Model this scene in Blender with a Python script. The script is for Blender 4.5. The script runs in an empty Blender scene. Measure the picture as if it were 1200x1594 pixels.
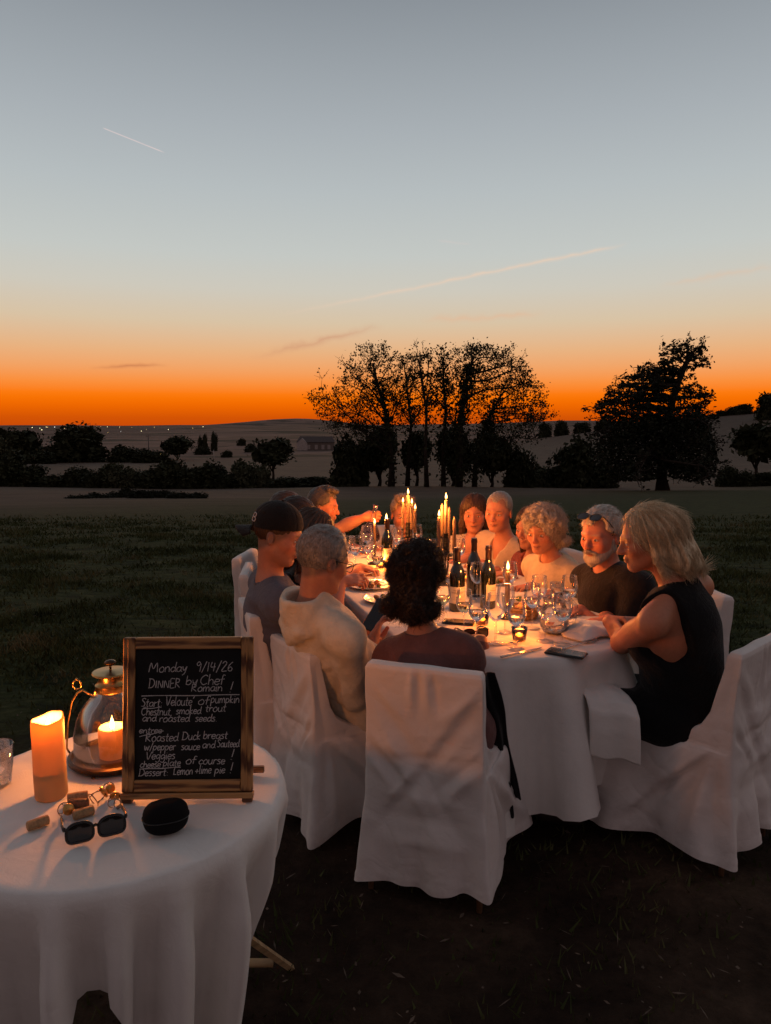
import bpy, math, random
import numpy as np
from mathutils import Vector, Matrix, Euler

random.seed(7)
rng = np.random.default_rng(11)
R = math.radians
SC = bpy.context.scene
COL = SC.collection

# ------------------------------------------------------------------ camera
CAM_H = 1.60
FPX = 1150.0                       # focal length in pixels of the 1200 x 1594 photograph
PITCH = math.atan(132 / FPX)
cam_data = bpy.data.cameras.new('camera')
cam = bpy.data.objects.new('camera', cam_data)
COL.objects.link(cam)
cam.location = (0, 0, CAM_H)
cam.rotation_euler = (math.pi / 2 - PITCH, 0, 0)
cam_data.sensor_fit = 'VERTICAL'
cam_data.sensor_height = 24.0
cam_data.lens = 24.0 * FPX / 1594.0
cam_data.clip_start = 0.05
cam_data.clip_end = 30000
SC.camera = cam


def ray(px, py):
    x = (px - 600) / FPX
    y = -(py - 797) / FPX
    return np.array((x, math.cos(PITCH) + y * math.sin(PITCH), -math.sin(PITCH) + y * math.cos(PITCH)))


def at(px, py, Y):
    r = ray(px, py)
    t = Y / r[1]
    return np.array((r[0] * t, Y, CAM_H + r[2] * t))


def onz(px, py, z):
    r = ray(px, py)
    t = (z - CAM_H) / r[2]
    return np.array((r[0] * t, r[1] * t, z))


# ------------------------------------------------------------------ render settings
SC.view_settings.view_transform = 'Standard'
SC.view_settings.look = 'None'
SC.view_settings.exposure = 0.0
SC.view_settings.gamma = 1.0
SC.render.engine = 'CYCLES'
SC.cycles.use_denoising = True
SC.cycles.use_adaptive_sampling = True
SC.cycles.adaptive_threshold = 0.01
SC.cycles.max_bounces = 8
SC.cycles.transparent_max_bounces = 24
SC.cycles.caustics_reflective = False
SC.cycles.caustics_refractive = False
SC.cycles.sample_clamp_indirect = 4.0

# ------------------------------------------------------------------ sky
def srgb(r, g, b):
    f = lambda c: (c / 255) / 12.92 if c / 255 <= 0.04045 else ((c / 255 + 0.055) / 1.055) ** 2.4
    return (f(r), f(g), f(b), 1.0)


world = bpy.data.worlds.new('World')
SC.world = world
world.use_nodes = True
NT = world.node_tree
NT.nodes.clear()


def N(tree, typ, **kw):
    n = tree.nodes.new(typ)
    for k, v in kw.items():
        setattr(n, k, v)
    return n


def lk(tree, a, b):
    tree.links.new(a, b)


def math_n(tree, op, a, b=None, c=None, clamp=False):
    n = tree.nodes.new('ShaderNodeMath')
    n.operation = op
    n.use_clamp = clamp
    for i, v in enumerate((a, b, c)):
        if v is None:
            continue
        if isinstance(v, (int, float)):
            n.inputs[i].default_value = v
        else:
            tree.links.new(v, n.inputs[i])
    return n.outputs[0]


def ramp(tree, fac, stops, interp='LINEAR'):
    n = tree.nodes.new('ShaderNodeValToRGB')
    cr = n.color_ramp
    cr.interpolation = interp
    while len(cr.elements) < len(stops):
        cr.elements.new(0.5)
    for e, (p, c) in zip(cr.elements, stops):
        e.position = p
        e.color = c
    if fac is not None:
        tree.links.new(fac, n.inputs[0])
    return n.outputs[0]


def mixc(tree, fac, a, b, blend='MIX'):
    n = tree.nodes.new('ShaderNodeMix')
    n.data_type = 'RGBA'
    n.blend_type = blend
    for s, v in ((n.inputs[0], fac), (n.inputs[6], a), (n.inputs[7], b)):
        if isinstance(v, (int, float)):
            s.default_value = v
        elif isinstance(v, tuple):
            s.default_value = v
        else:
            tree.links.new(v, s)
    return n.outputs[2]


tc = N(NT, 'ShaderNodeTexCoord')
nrm = N(NT, 'ShaderNodeVectorMath', operation='NORMALIZE')
lk(NT, tc.outputs['Generated'], nrm.inputs[0])
DIRV = nrm.outputs[0]
sep = N(NT, 'ShaderNodeSeparateXYZ')
lk(NT, DIRV, sep.inputs[0])
elev = math_n(NT, 'MULTIPLY', math_n(NT, 'ARCSINE', sep.outputs[2]), 2 / math.pi)     # 0 horizon .. 1 zenith
E_ = lambda py: max(0.0, math.degrees(math.atan((797 - py) / FPX) - PITCH) / 90)
front = ramp(NT, elev, [
    (0.0, srgb(200, 74, 8)), (E_(650), srgb(212, 84, 4)), (E_(632), srgb(240, 104, 0)), (E_(616), srgb(253, 121, 8)),
    (E_(598), srgb(251, 144, 60)), (E_(575), srgb(242, 164, 102)), (E_(548), srgb(232, 179, 130)),
    (E_(505), srgb(217, 195, 165)), (E_(455), srgb(206, 201, 188)), (E_(400), srgb(196, 200, 196)),
    (E_(300), srgb(182, 189, 191)), (E_(200), srgb(168, 175, 180)), (E_(100), srgb(154, 161, 167)),
    (E_(0), srgb(139, 146, 153)), (0.5, srgb(118, 122, 129)), (1.0, srgb(98, 100, 108))])
back = ramp(NT, elev, [
    (0.0, srgb(92, 73, 77)), (0.05, srgb(116, 91, 91)), (0.12, srgb(136, 109, 107)), (0.22, srgb(134, 115, 114)),
    (0.4, srgb(120, 113, 117)), (1.0, srgb(98, 100, 108))])
mr = N(NT, 'ShaderNodeMapRange', interpolation_type='SMOOTHSTEP')
mr.inputs[1].default_value = -0.75
mr.inputs[2].default_value = 0.72
lk(NT, sep.outputs[1], mr.inputs[0])
SKYC = mixc(NT, mr.outputs[0], back, front)


nz_ = N(NT, 'ShaderNodeTexNoise')
nz_.inputs['Scale'].default_value = 42
nz_.inputs['Detail'].default_value = 2
lk(NT, DIRV, nz_.inputs['Vector'])
SKYN = nz_.outputs[0]


def streak(base, a, b, width, col, amount, seed, rough=0.5, scale=60, fade=(0.0, 0.15, 0.85, 1.0)):
    """a thin line of vapour along the great circle between two directions of the sky"""
    va, vb = ray(*a), ray(*b)
    va /= np.linalg.norm(va)
    vb /= np.linalg.norm(vb)
    n = np.cross(va, vb)
    n /= np.linalg.norm(n)
    t = np.cross(n, va)
    ang = math.acos(float(np.dot(va, vb)))

    def dot(v):
        d = N(NT, 'ShaderNodeVectorMath', operation='DOT_PRODUCT')
        lk(NT, DIRV, d.inputs[0])
        d.inputs[1].default_value = tuple(v)
        return d.outputs['Value']
    along = math_n(NT, 'DIVIDE', math_n(NT, 'ARCTAN2', dot(t), dot(va)), ang)
    off = math_n(NT, 'ADD', dot(n), math_n(NT, 'MULTIPLY', math_n(NT, 'SUBTRACT', SKYN, 0.5), width * rough * 2))
    dist = math_n(NT, 'ABSOLUTE', off)
    core = math_n(NT, 'SUBTRACT', 1.0, math_n(NT, 'DIVIDE', dist, width), clamp=True)
    core = math_n(NT, 'MULTIPLY', core, core)
    g = lambda v: (v, v, v, 1)
    m = ramp(NT, along, [(max(0, fade[0]), g(0)), (fade[1], g(1)), (fade[2], g(1)), (min(1, fade[3]), g(0))])
    k = math_n(NT, 'MULTIPLY', math_n(NT, 'MULTIPLY', core, m), math_n(NT, 'ADD', 0.45, SKYN))
    return mixc(NT, math_n(NT, 'MULTIPLY', k, amount, clamp=True), base, col)


SKYC = streak(SKYC, (150, 195), (262, 240), 0.0012, srgb(230, 208, 205), 0.9, 3.1, rough=0.15, scale=30, fade=(0.08, 0.12, 0.86, 0.96))
SKYC = streak(SKYC, (430, 492), (985, 378), 0.0048, srgb(234, 205, 180), 0.7, 5.7, rough=0.5, scale=45, fade=(0.0, 0.4, 0.9, 0.99))
SKYC = streak(SKYC, (375, 560), (600, 505), 0.0085, srgb(200, 138, 108), 0.5, 8.2, rough=0.9, scale=38, fade=(0.05, 0.4, 0.7, 1.0))
SKYC = streak(SKYC, (130, 573), (265, 567), 0.0048, srgb(190, 112, 74), 0.6, 1.4, rough=0.7, scale=38, fade=(0.05, 0.4, 0.7, 1.0))
SKYC = streak(SKYC, (640, 500), (850, 488), 0.0085, srgb(232, 178, 140), 0.4, 2.2, rough=0.9, scale=34, fade=(0.05, 0.3, 0.8, 1.0))
SKYC = streak(SKYC, (1010, 447), (1230, 410), 0.0085, srgb(226, 190, 160), 0.4, 7.7, rough=0.9, scale=34, fade=(0.05, 0.3, 0.7, 1.0))
SKYC = streak(SKYC, (680, 375), (735, 380), 0.0030, srgb(210, 200, 195), 0.4, 9.7, rough=0.8, scale=60)
bg = N(NT, 'ShaderNodeBackground')
bg.inputs[1].default_value = 1.0
lk(NT, SKYC, bg.inputs[0])
wout = N(NT, 'ShaderNodeOutputWorld')
lk(NT, bg.outputs[0], wout.inputs[0])

# the sun has just gone below the skyline: only its afterglow is left
sun_d = bpy.data.lights.new('afterglow_sun', 'SUN')
sun_d.energy = 0.22
sun_d.angle = R(14)
sun_d.color = (1.0, 0.55, 0.25)
sun = bpy.data.objects.new('afterglow_sun', sun_d)
COL.objects.link(sun)
sun.rotation_euler = (R(-87), 0, R(4))


# ------------------------------------------------------------------ object helpers
def mesh_np(name, v, f, smooth=True):
    """mesh from numpy vertices and an (n,3|4) face array, or a list of such arrays"""
    me = bpy.data.meshes.new(name)
    v = np.asarray(v, dtype=np.float32)
    fs = [np.asarray(a, dtype=np.int32) for a in (f if isinstance(f, list) else [f]) if len(a)]
    me.vertices.add(len(v))
    me.vertices.foreach_set('co', v.ravel())
    nl = sum(a.size for a in fs)
    npoly = sum(len(a) for a in fs)
    me.loops.add(nl)
    me.polygons.add(npoly)
    me.loops.foreach_set('vertex_index', np.concatenate([a.ravel() for a in fs]))
    tot = np.concatenate([np.full(len(a), a.shape[1], np.int32) for a in fs])
    st = np.concatenate(([0], np.cumsum(tot)[:-1])).astype(np.int32)
    me.polygons.foreach_set('loop_start', st)
    me.polygons.foreach_set('loop_total', tot)
    me.polygons.foreach_set('use_smooth', np.full(npoly, smooth, dtype=bool))
    me.update(calc_edges=True)
    return me


class MB:
    """collects shapes, links them as one mesh object"""
    def __init__(s):
        s.v = []
        s.f4 = []
        s.f3 = []
        s.n = 0

    def add(s, v, f4=None, f3=None):
        v = np.asarray(v, float).reshape(-1, 3)
        s.v.append(v)
        if f4 is not None and len(f4):
            s.f4.append(np.asarray(f4, int) + s.n)
        if f3 is not None and len(f3):
            s.f3.append(np.asarray(f3, int) + s.n)
        s.n += len(v)
        return s

    def box(s, c, size, rot=None, bev=0.0):
        """box with chamfered long edges (bev) about the centre c"""
        hx, hy, hz = [a / 2 for a in size]
        b = min(bev, hx * .9, hy * .9, hz * .9)
        if b <= 0:
            v = np.array([(x, y, z) for x in (-hx, hx) for y in (-hy, hy) for z in (-hz, hz)])
            f = [(0, 1, 3, 2), (4, 6, 7, 5), (0, 4, 5, 1), (2, 3, 7, 6), (0, 2, 6, 4), (1, 5, 7, 3)]
            f3 = None
        else:
            v, idx = [], {}
            for sx in (-1, 1):
                for sy in (-1, 1):
                    for sz in (-1, 1):
                        for a in range(3):
                            p = [sx * hx, sy * hy, sz * hz]
                            for k in range(3):
                                if k != a:
                                    p[k] -= (sx, sy, sz)[k] * b
                            idx[(sx, sy, sz, a)] = len(v)
                            v.append(p)
            v = np.array(v)
            f, f3 = [], []
            for a in range(3):
                o = [k for k in range(3) if k != a]
                for sg in (-1, 1):
                    q = []
                    for (p1, p2) in ((-1, -1), (1, -1), (1, 1), (-1, 1)):
                        t = [0, 0, 0]
                        t[a] = sg
                        t[o[0]] = p1
                        t[o[1]] = p2
                        q.append(idx[(t[0], t[1], t[2], a)])
                    f.append(q)
            for a in range(3):
                o = [k for k in range(3) if k != a]
                for p1 in (-1, 1):
                    for p2 in (-1, 1):
                        q = []
                        for sg, w in ((-1, o[0]), (1, o[0]), (1, o[1]), (-1, o[1])):
                            t = [0, 0, 0]
                            t[a] = sg
                            t[o[0]] = p1
                            t[o[1]] = p2
                            q.append(idx[(t[0], t[1], t[2], w)])
                        f.append(q)
            for sx in (-1, 1):
                for sy in (-1, 1):
                    for sz in (-1, 1):
                        f3.append([idx[(sx, sy, sz, a)] for a in range(3)])
        if rot is not None:
            v = v @ np.array(rot.to_3x3() if hasattr(rot, 'to_3x3') else rot).T
        return s.add(v + np.asarray(c, float), f, f3)

    def lathe(s, prof, seg=24, c=(0, 0, 0), M=None, caps=True, jit=None):
        """prof: (radius, z) points, bottom to top"""
        prof = np.asarray(prof, float)
        n = len(prof)
        th = np.linspace(0, 2 * math.pi, seg, endpoint=False)
        v = np.stack([prof[:, None, 0] * np.cos(th), prof[:, None, 0] * np.sin(th), np.repeat(prof[:, 1:2], seg, 1)], -1)
        if jit is not None:
            v = jit(v, th)
        v = v.reshape(-1, 3)
        i = np.arange(n - 1)[:, None] * seg
        j = np.arange(seg)[None]
        k = (j + 1) % seg
        f = np.stack([i + j, i + k, i + seg + k, i + seg + j], -1).reshape(-1, 4)
        f3 = []
        if caps:
            v = np.vstack([v, [(0, 0, prof[0, 1]), (0, 0, prof[-1, 1])]])
            a = n * seg
            for q in range(seg):
                f3.append((a, (q + 1) % seg, q))
                f3.append((a + 1, (n - 1) * seg + q, (n - 1) * seg + (q + 1) % seg))
        if M is not None:
            v = v @ np.array(M).T
        return s.add(v + np.asarray(c, float), f, f3)

    def tube(s, pts, rad, seg=8, closed=False, caps=True, flat=None):
        """tube along points; rad a number or list; flat=(w,h) scales the ring"""
        pts = np.asarray(pts, float)
        n = len(pts)
        rad = np.full(n, rad) if np.isscalar(rad) else np.asarray(rad, float)
        if closed:
            tg = np.roll(pts, -1, 0) - np.roll(pts, 1, 0)
        else:
            tg = np.gradient(pts, axis=0)
        tg /= np.linalg.norm(tg, axis=1, keepdims=True) + 1e-12
        up = np.array((0.0, 0, 1)) if abs(tg[0, 2]) < 0.9 else np.array((1.0, 0, 0))
        a = np.cross(tg[0], up)
        a /= np.linalg.norm(a)
        A = []
        for i in range(n):
            a = a - tg[i] * np.dot(a, tg[i])
            a /= np.linalg.norm(a) + 1e-12
            A.append(a)
        A = np.array(A)
        B = np.cross(tg, A)
        th = np.linspace(0, 2 * math.pi, seg, endpoint=False)
        w, h = flat or (1, 1)
        v = pts[:, None] + rad[:, None, None] * (A[:, None] * np.cos(th)[None, :, None] * w + B[:, None] * np.sin(th)[None, :, None] * h)
        v = v.reshape(-1, 3)
        m = n if closed else n - 1
        i = np.arange(m)[:, None]
        j = np.arange(seg)[None]
        k = (j + 1) % seg
        i2 = (i + 1) % n
        f = np.stack([i * seg + j, i * seg + k, i2 * seg + k, i2 * seg + j], -1).reshape(-1, 4)
        f3 = []
        if caps and not closed:
            v = np.vstack([v, pts[:1], pts[-1:]])
            c0 = n * seg
            for q in range(seg):
                f3.append((c0, (q + 1) % seg, q))
                f3.append((c0 + 1, (n - 1) * seg + q, (n - 1) * seg + (q + 1) % seg))
        return s.add(v, f, f3)

    def ball(s, c, r, seg=12, rings=8, M=None):
        r = np.array((r, r, r) if np.isscalar(r) else r, float)
        ph = np.linspace(-math.pi / 2, math.pi / 2, rings + 1)
        th = np.linspace(0, 2 * math.pi, seg, endpoint=False)
        v = np.stack([np.cos(ph)[:, None] * np.cos(th), np.cos(ph)[:, None] * np.sin(th), np.repeat(np.sin(ph)[:, None], seg, 1)], -1).reshape(-1, 3) * r
        if M is not None:
            v = v @ np.array(M).T
        i = np.arange(rings)[:, None] * seg
        j = np.arange(seg)[None]
        k = (j + 1) % seg
        f = np.stack([i + j, i + k, i + seg + k, i + seg + j], -1).reshape(-1, 4)
        return s.add(v + np.asarray(c, float), f)

    def mesh(s, name, smooth=True):
        fs = []
        if s.f4:
            fs.append(np.concatenate(s.f4))
        if s.f3:
            fs.append(np.concatenate(s.f3))
        return mesh_np(name, np.concatenate(s.v), fs, smooth)

    def build(s, name, mat, parent=None, smooth=True, auto=None):
        return obj(name, s.mesh(name, smooth), mat, parent, auto)


def obj(name, me, mat=None, parent=None, auto=None):
    o = bpy.data.objects.new(name, me)
    COL.objects.link(o)
    if mat is not None and me is not None and not me.materials:
        me.materials.append(mat)
    if parent is not None:
        o.parent = parent
    if auto:
        sharp_by_angle(me, auto)
    return o


def sharp_by_angle(me, deg):
    try:
        me.set_sharp_from_angle(angle=R(deg))
    except Exception:
        pass


def tag(o, label=None, cat=None, group=None, kind=None):
    if label:
        o['label'] = label
    if cat:
        o['category'] = cat
    if group:
        o['group'] = group
    if kind:
        o['kind'] = kind
    return o


def empty(name, loc=(0, 0, 0), rz=0.0, label=None, cat=None, group=None):
    o = bpy.data.objects.new(name, None)
    COL.objects.link(o)
    o.location = tuple(float(a) for a in loc)
    o.rotation_euler = (0, 0, rz)
    o.empty_display_size = 0.05
    tag(o, label, cat, group)
    return o


def copy_tree(o, parent=None):
    c = o.copy()
    COL.objects.link(c)
    c.parent = parent
    for ch in list(o.children):
        copy_tree(ch, c)
    return c


# ------------------------------------------------------------------ materials
def new_mat(name):
    m = bpy.data.materials.new(name)
    m.use_nodes = True
    t = m.node_tree
    return m, t, t.nodes['Principled BSDF'], t.nodes['Material Output']


def noise(t, scale, detail=4, rough=0.55, vec=None, dist=0.0):
    n = t.nodes.new('ShaderNodeTexNoise')
    n.inputs['Scale'].default_value = scale
    n.inputs['Detail'].default_value = detail
    n.inputs['Roughness'].default_value = rough
    n.inputs['Distortion'].default_value = dist
    if vec is not None:
        t.links.new(vec, n.inputs['Vector'])
    return n.outputs[0]


def coords(t, kind='Object', scale=None):
    c = t.nodes.new('ShaderNodeTexCoord').outputs[kind]
    if scale:
        m = t.nodes.new('ShaderNodeMapping')
        m.inputs['Scale'].default_value = scale
        t.links.new(c, m.inputs[0])
        return m.outputs[0]
    return c


def bump(t, b, h, strength=0.3, dist=0.01):
    n = t.nodes.new('ShaderNodeBump')
    n.inputs['Strength'].default_value = strength
    n.inputs['Distance'].default_value = dist
    t.links.new(h, n.inputs['Height'])
    t.links.new(n.outputs[0], b.inputs['Normal'])


def plain(name, c, rough=0.5, metal=0.0, var=0.25, scale=30.0, bmp=0.0, bscale=None, spec=None, sss=0.0, coat=0.0, stretch=None):
    """principled material whose colour and gloss vary a little over the surface"""
    m, t, b, o = new_mat(name)
    vec = coords(t, 'Object', stretch)
    nz = noise(t, scale, 5, 0.6, vec)
    c1 = tuple(max(0, x * (1 - var)) for x in c[:3]) + (1,)
    c2 = tuple(min(1, x * (1 + var)) for x in c[:3]) + (1,)
    cr = ramp(t, nz, [(0.3, c1), (0.7, c2)])
    t.links.new(cr, b.inputs['Base Color'])
    t.links.new(math_n(t, 'ADD', math_n(t, 'MULTIPLY', nz, 0.2), rough - 0.1, clamp=True), b.inputs['Roughness'])
    b.inputs['Metallic'].default_value = metal
    if spec is not None:
        b.inputs['Specular IOR Level'].default_value = spec
    if sss:
        b.inputs['Subsurface Weight'].default_value = sss
        b.inputs['Subsurface Radius'].default_value = (0.012, 0.005, 0.003)
    if coat:
        b.inputs['Coat Weight'].default_value = coat
    if bmp:
        bump(t, b, noise(t, bscale or scale * 3, 4, 0.6, vec), bmp, 0.004)
    return m


def glass_mat(name, tint=(1, 1, 1), rough=0.02, opacity=0.04, gloss=1.0):
    """thin clear glass: lets light through, mirrors more towards the rim"""
    m, t, b, o = new_mat(name)
    t.nodes.remove(b)
    lw = N(t, 'ShaderNodeLayerWeight')
    lw.inputs[0].default_value = 0.35
    tr = N(t, 'ShaderNodeBsdfTransparent')
    edge = ramp(t, lw.outputs['Facing'], [(0.0, tuple(tint) + (1,)), (0.8, tuple(x * 0.97 for x in tint) + (1,)), (1.0, tuple(x * 0.84 for x in tint) + (1,))])
    t.links.new(edge, tr.inputs[0])
    gl = N(t, 'ShaderNodeBsdfGlossy')
    gl.inputs['Roughness'].default_value = rough
    gl.inputs['Color'].default_value = (1, 1, 1, 1)
    fr = N(t, 'ShaderNodeFresnel')
    fr.inputs[0].default_value = 1.5
    f = math_n(t, 'ADD', math_n(t, 'MULTIPLY', fr.outputs[0], gloss), opacity, clamp=True)
    mx = N(t, 'ShaderNodeMixShader')
    t.links.new(f, mx.inputs[0])
    t.links.new(tr.outputs[0], mx.inputs[1])
    t.links.new(gl.outputs[0], mx.inputs[2])
    t.links.new(mx.outputs[0], o.inputs[0])
    return m

# ================================================================== ground
_PY = np.array([-1e5, 5.5, 12, 30, 60, 100, 200, 350, 450, 700, 1300, 3000, 5000, 7000, 9000], float)
_PZ = np.array([0, 0, -0.22, -1.5, -3.75, -6.6, -11.5, -17.5, -20.5, -24, -27, -25, 0, 16, 20], float)


def hgt(x, y):
    x = np.asarray(x, float)
    y = np.asarray(y, float)
    z = np.interp(y, _PY, _PZ)
    z = z + 36 * np.exp(-((x - 330) / 230) ** 2 - ((y - 540) / 230) ** 2)
    z = z + 70 * np.exp(-((x + 900) / 520) ** 2 - ((y - 7300) / 900) ** 2)
    z = z + 45 * np.exp(-((x - 1500) / 900) ** 2 - ((y - 6500) / 900) ** 2)
    far = np.clip((y - 12) / 60, 0, 1)
    z = z + far * 0.25 * np.sin(x * 0.11 + 1.3) * np.sin(y * 0.09)
    vf = np.clip((y - 900) / 1500, 0, 1)
    z = z + vf * 7 * np.sin(x * 0.004 + 0.5) * np.sin(y * 0.0031)
    return z


def ground_at(px, Y):
    """ground point at depth Y below picture column px"""
    x = (px - 600) / FPX * Y * 1.006
    return np.array((x, Y, float(hgt(x, Y))))


def depth_for(px, py):
    """depth at which the ground below picture column px shows at picture row py"""
    Y = np.geomspace(9, 1600, 900)
    x = (px - 600) / FPX * Y * 1.006
    z = hgt(x, Y) - CAM_H
    d = Y * math.cos(PITCH) - z * math.sin(PITCH)
    row = 797 - FPX * (Y * math.sin(PITCH) + z * math.cos(PITCH)) / d
    k = np.argmax(row <= py)
    return float(Y[k]) if row.min() <= py else float(Y[np.argmin(row)])


def make_ground():
    rr = np.concatenate([np.linspace(0.3, 12, 60), np.geomspace(12.4, 8200, 185)])
    na = 420
    th = np.linspace(0, 2 * math.pi, na, endpoint=False)
    x = rr[:, None] * np.cos(th)
    y = rr[:, None] * np.sin(th)
    z = hgt(x, y)
    near = np.exp(-(rr[:, None] / 9) ** 2)
    z = z + near * 0.008 * (np.sin(x * 7.1 + y * 3) * np.sin(y * 6.3 - x * 2)) - 0.004
    v = np.stack([x, y, z], -1).reshape(-1, 3)
    n = len(rr)
    i = np.arange(n - 1)[:, None] * na
    j = np.arange(na)[None]
    k = (j + 1) % na
    f4 = np.stack([i + j, i + na + j, i + na + k, i + k], -1).reshape(-1, 4)
    v = np.vstack([v, [(0, 0, -0.004)]])
    f3 = np.array([(len(v) - 1, q, (q + 1) % na) for q in range(na)])
    me = mesh_np('ground', v, [f4, f3])
    m, t, b, o = new_mat('meadow')
    P = coords(t, 'Object')
    s = N(t, 'ShaderNodeSeparateXYZ')
    lk(t, P, s.inputs[0])
    big = noise(t, 0.09, 4, 0.6, P)
    mid = noise(t, 1.3, 6, 0.65, P)
    fine = noise(t, 22, 6, 0.7, P)
    streak_ = noise(t, 3.0, 5, 0.6, coords(t, 'Object', (1.0, 2.6, 1.0)), 0.6)
    earth = ramp(t, mid, [(0.32, (0.014, 0.008, 0.006, 1)), (0.5, (0.045, 0.028, 0.019, 1)), (0.68, (0.105, 0.066, 0.044, 1))])
    grass = ramp(t, streak_, [(0.33, (0.012, 0.016, 0.005, 1)), (0.52, (0.040, 0.050, 0.015, 1)), (0.72, (0.095, 0.095, 0.036, 1))])
    # bare trodden earth round the tables gives way to grass
    dx = math_n(t, 'SUBTRACT', s.outputs[0], 0.1)
    dy = math_n(t, 'SUBTRACT', s.outputs[1], 1.6)
    d = math_n(t, 'SQRT', math_n(t, 'ADD', math_n(t, 'MULTIPLY', dx, dx), math_n(t, 'MULTIPLY', dy, dy)))
    d = math_n(t, 'ADD', d, math_n(t, 'MULTIPLY', math_n(t, 'SUBTRACT', mid, 0.5), 3.5))
    k = N(t, 'ShaderNodeMapRange', interpolation_type='SMOOTHSTEP')
    k.inputs[1].default_value = 1.6
    k.inputs[2].default_value = 3.6
    lk(t, d, k.inputs[0])
    c = mixc(t, k.outputs[0], earth, grass)
    # dry mown meadow beyond the lawn
    dry = ramp(t, noise(t, 0.55, 6, 0.6, coords(t, 'Object', (0.35, 1.0, 1.0))), [(0.3, (0.090, 0.066, 0.050, 1)), (0.7, (0.170, 0.122, 0.094, 1))])
    edge = math_n(t, 'ADD', math_n(t, 'MULTIPLY', s.outputs[0], -1.15), s.outputs[1])
    edge = math_n(t, 'ADD', edge, math_n(t, 'MULTIPLY', math_n(t, 'SUBTRACT', big, 0.5), 26))
    k2 = N(t, 'ShaderNodeMapRange', interpolation_type='SMOOTHSTEP')
    k2.inputs[1].default_value = 14
    k2.inputs[2].default_value = 62
    lk(t, edge, k2.inputs[0])
    c = mixc(t, k2.outputs[0], c, dry)
    # patchwork of far fields
    vo = N(t, 'ShaderNodeTexVoronoi')
    vo.inputs['Scale'].default_value = 0.0062
    lk(t, coords(t, 'Object', (0.8, 1.0, 0.0)), vo.inputs['Vector'])
    sv = N(t, 'ShaderNodeSeparateColor')
    lk(t, vo.outputs['Color'], sv.inputs[0])
    fields = ramp(t, sv.outputs[0], [(0.0, (0.18, 0.108, 0.086, 1)), (0.3, (0.046, 0.038, 0.024, 1)), (0.45, (0.23, 0.135, 0.108, 1)), (0.62, (0.10, 0.062, 0.048, 1)), (0.8, (0.27, 0.160, 0.125, 1))], 'CONSTANT')
    fields = mixc(t, math_n(t, 'MULTIPLY', noise(t, 0.03, 5, 0.6, P), 0.5), fields, (0.085, 0.058, 0.050, 1))
    k3 = N(t, 'ShaderNodeMapRange', interpolation_type='SMOOTHSTEP')
    k3.inputs[1].default_value = 420
    k3.inputs[2].default_value = 560
    lk(t, s.outputs[1], k3.inputs[0])
    c = mixc(t, k3.outputs[0], c, fields)
    c = mixc(t, 0.55, c, ramp(t, fine, [(0.35, (0.35, 0.35, 0.35, 1)), (0.65, (1.0, 1.0, 1.0, 1))]), 'MULTIPLY')
    lk(t, c, b.inputs['Base Color'])
    b.inputs['Roughness'].default_value = 0.95
    b.inputs['Specular IOR Level'].default_value = 0.1
    bump(t, b, math_n(t, 'ADD', mid, math_n(t, 'MULTIPLY', fine, 0.5)), 0.9, 0.06)
    o = obj('ground', me, m)
    tag(o, 'dark lawn running down to dry meadows and far fields', None, kind='structure')


make_ground()


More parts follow.
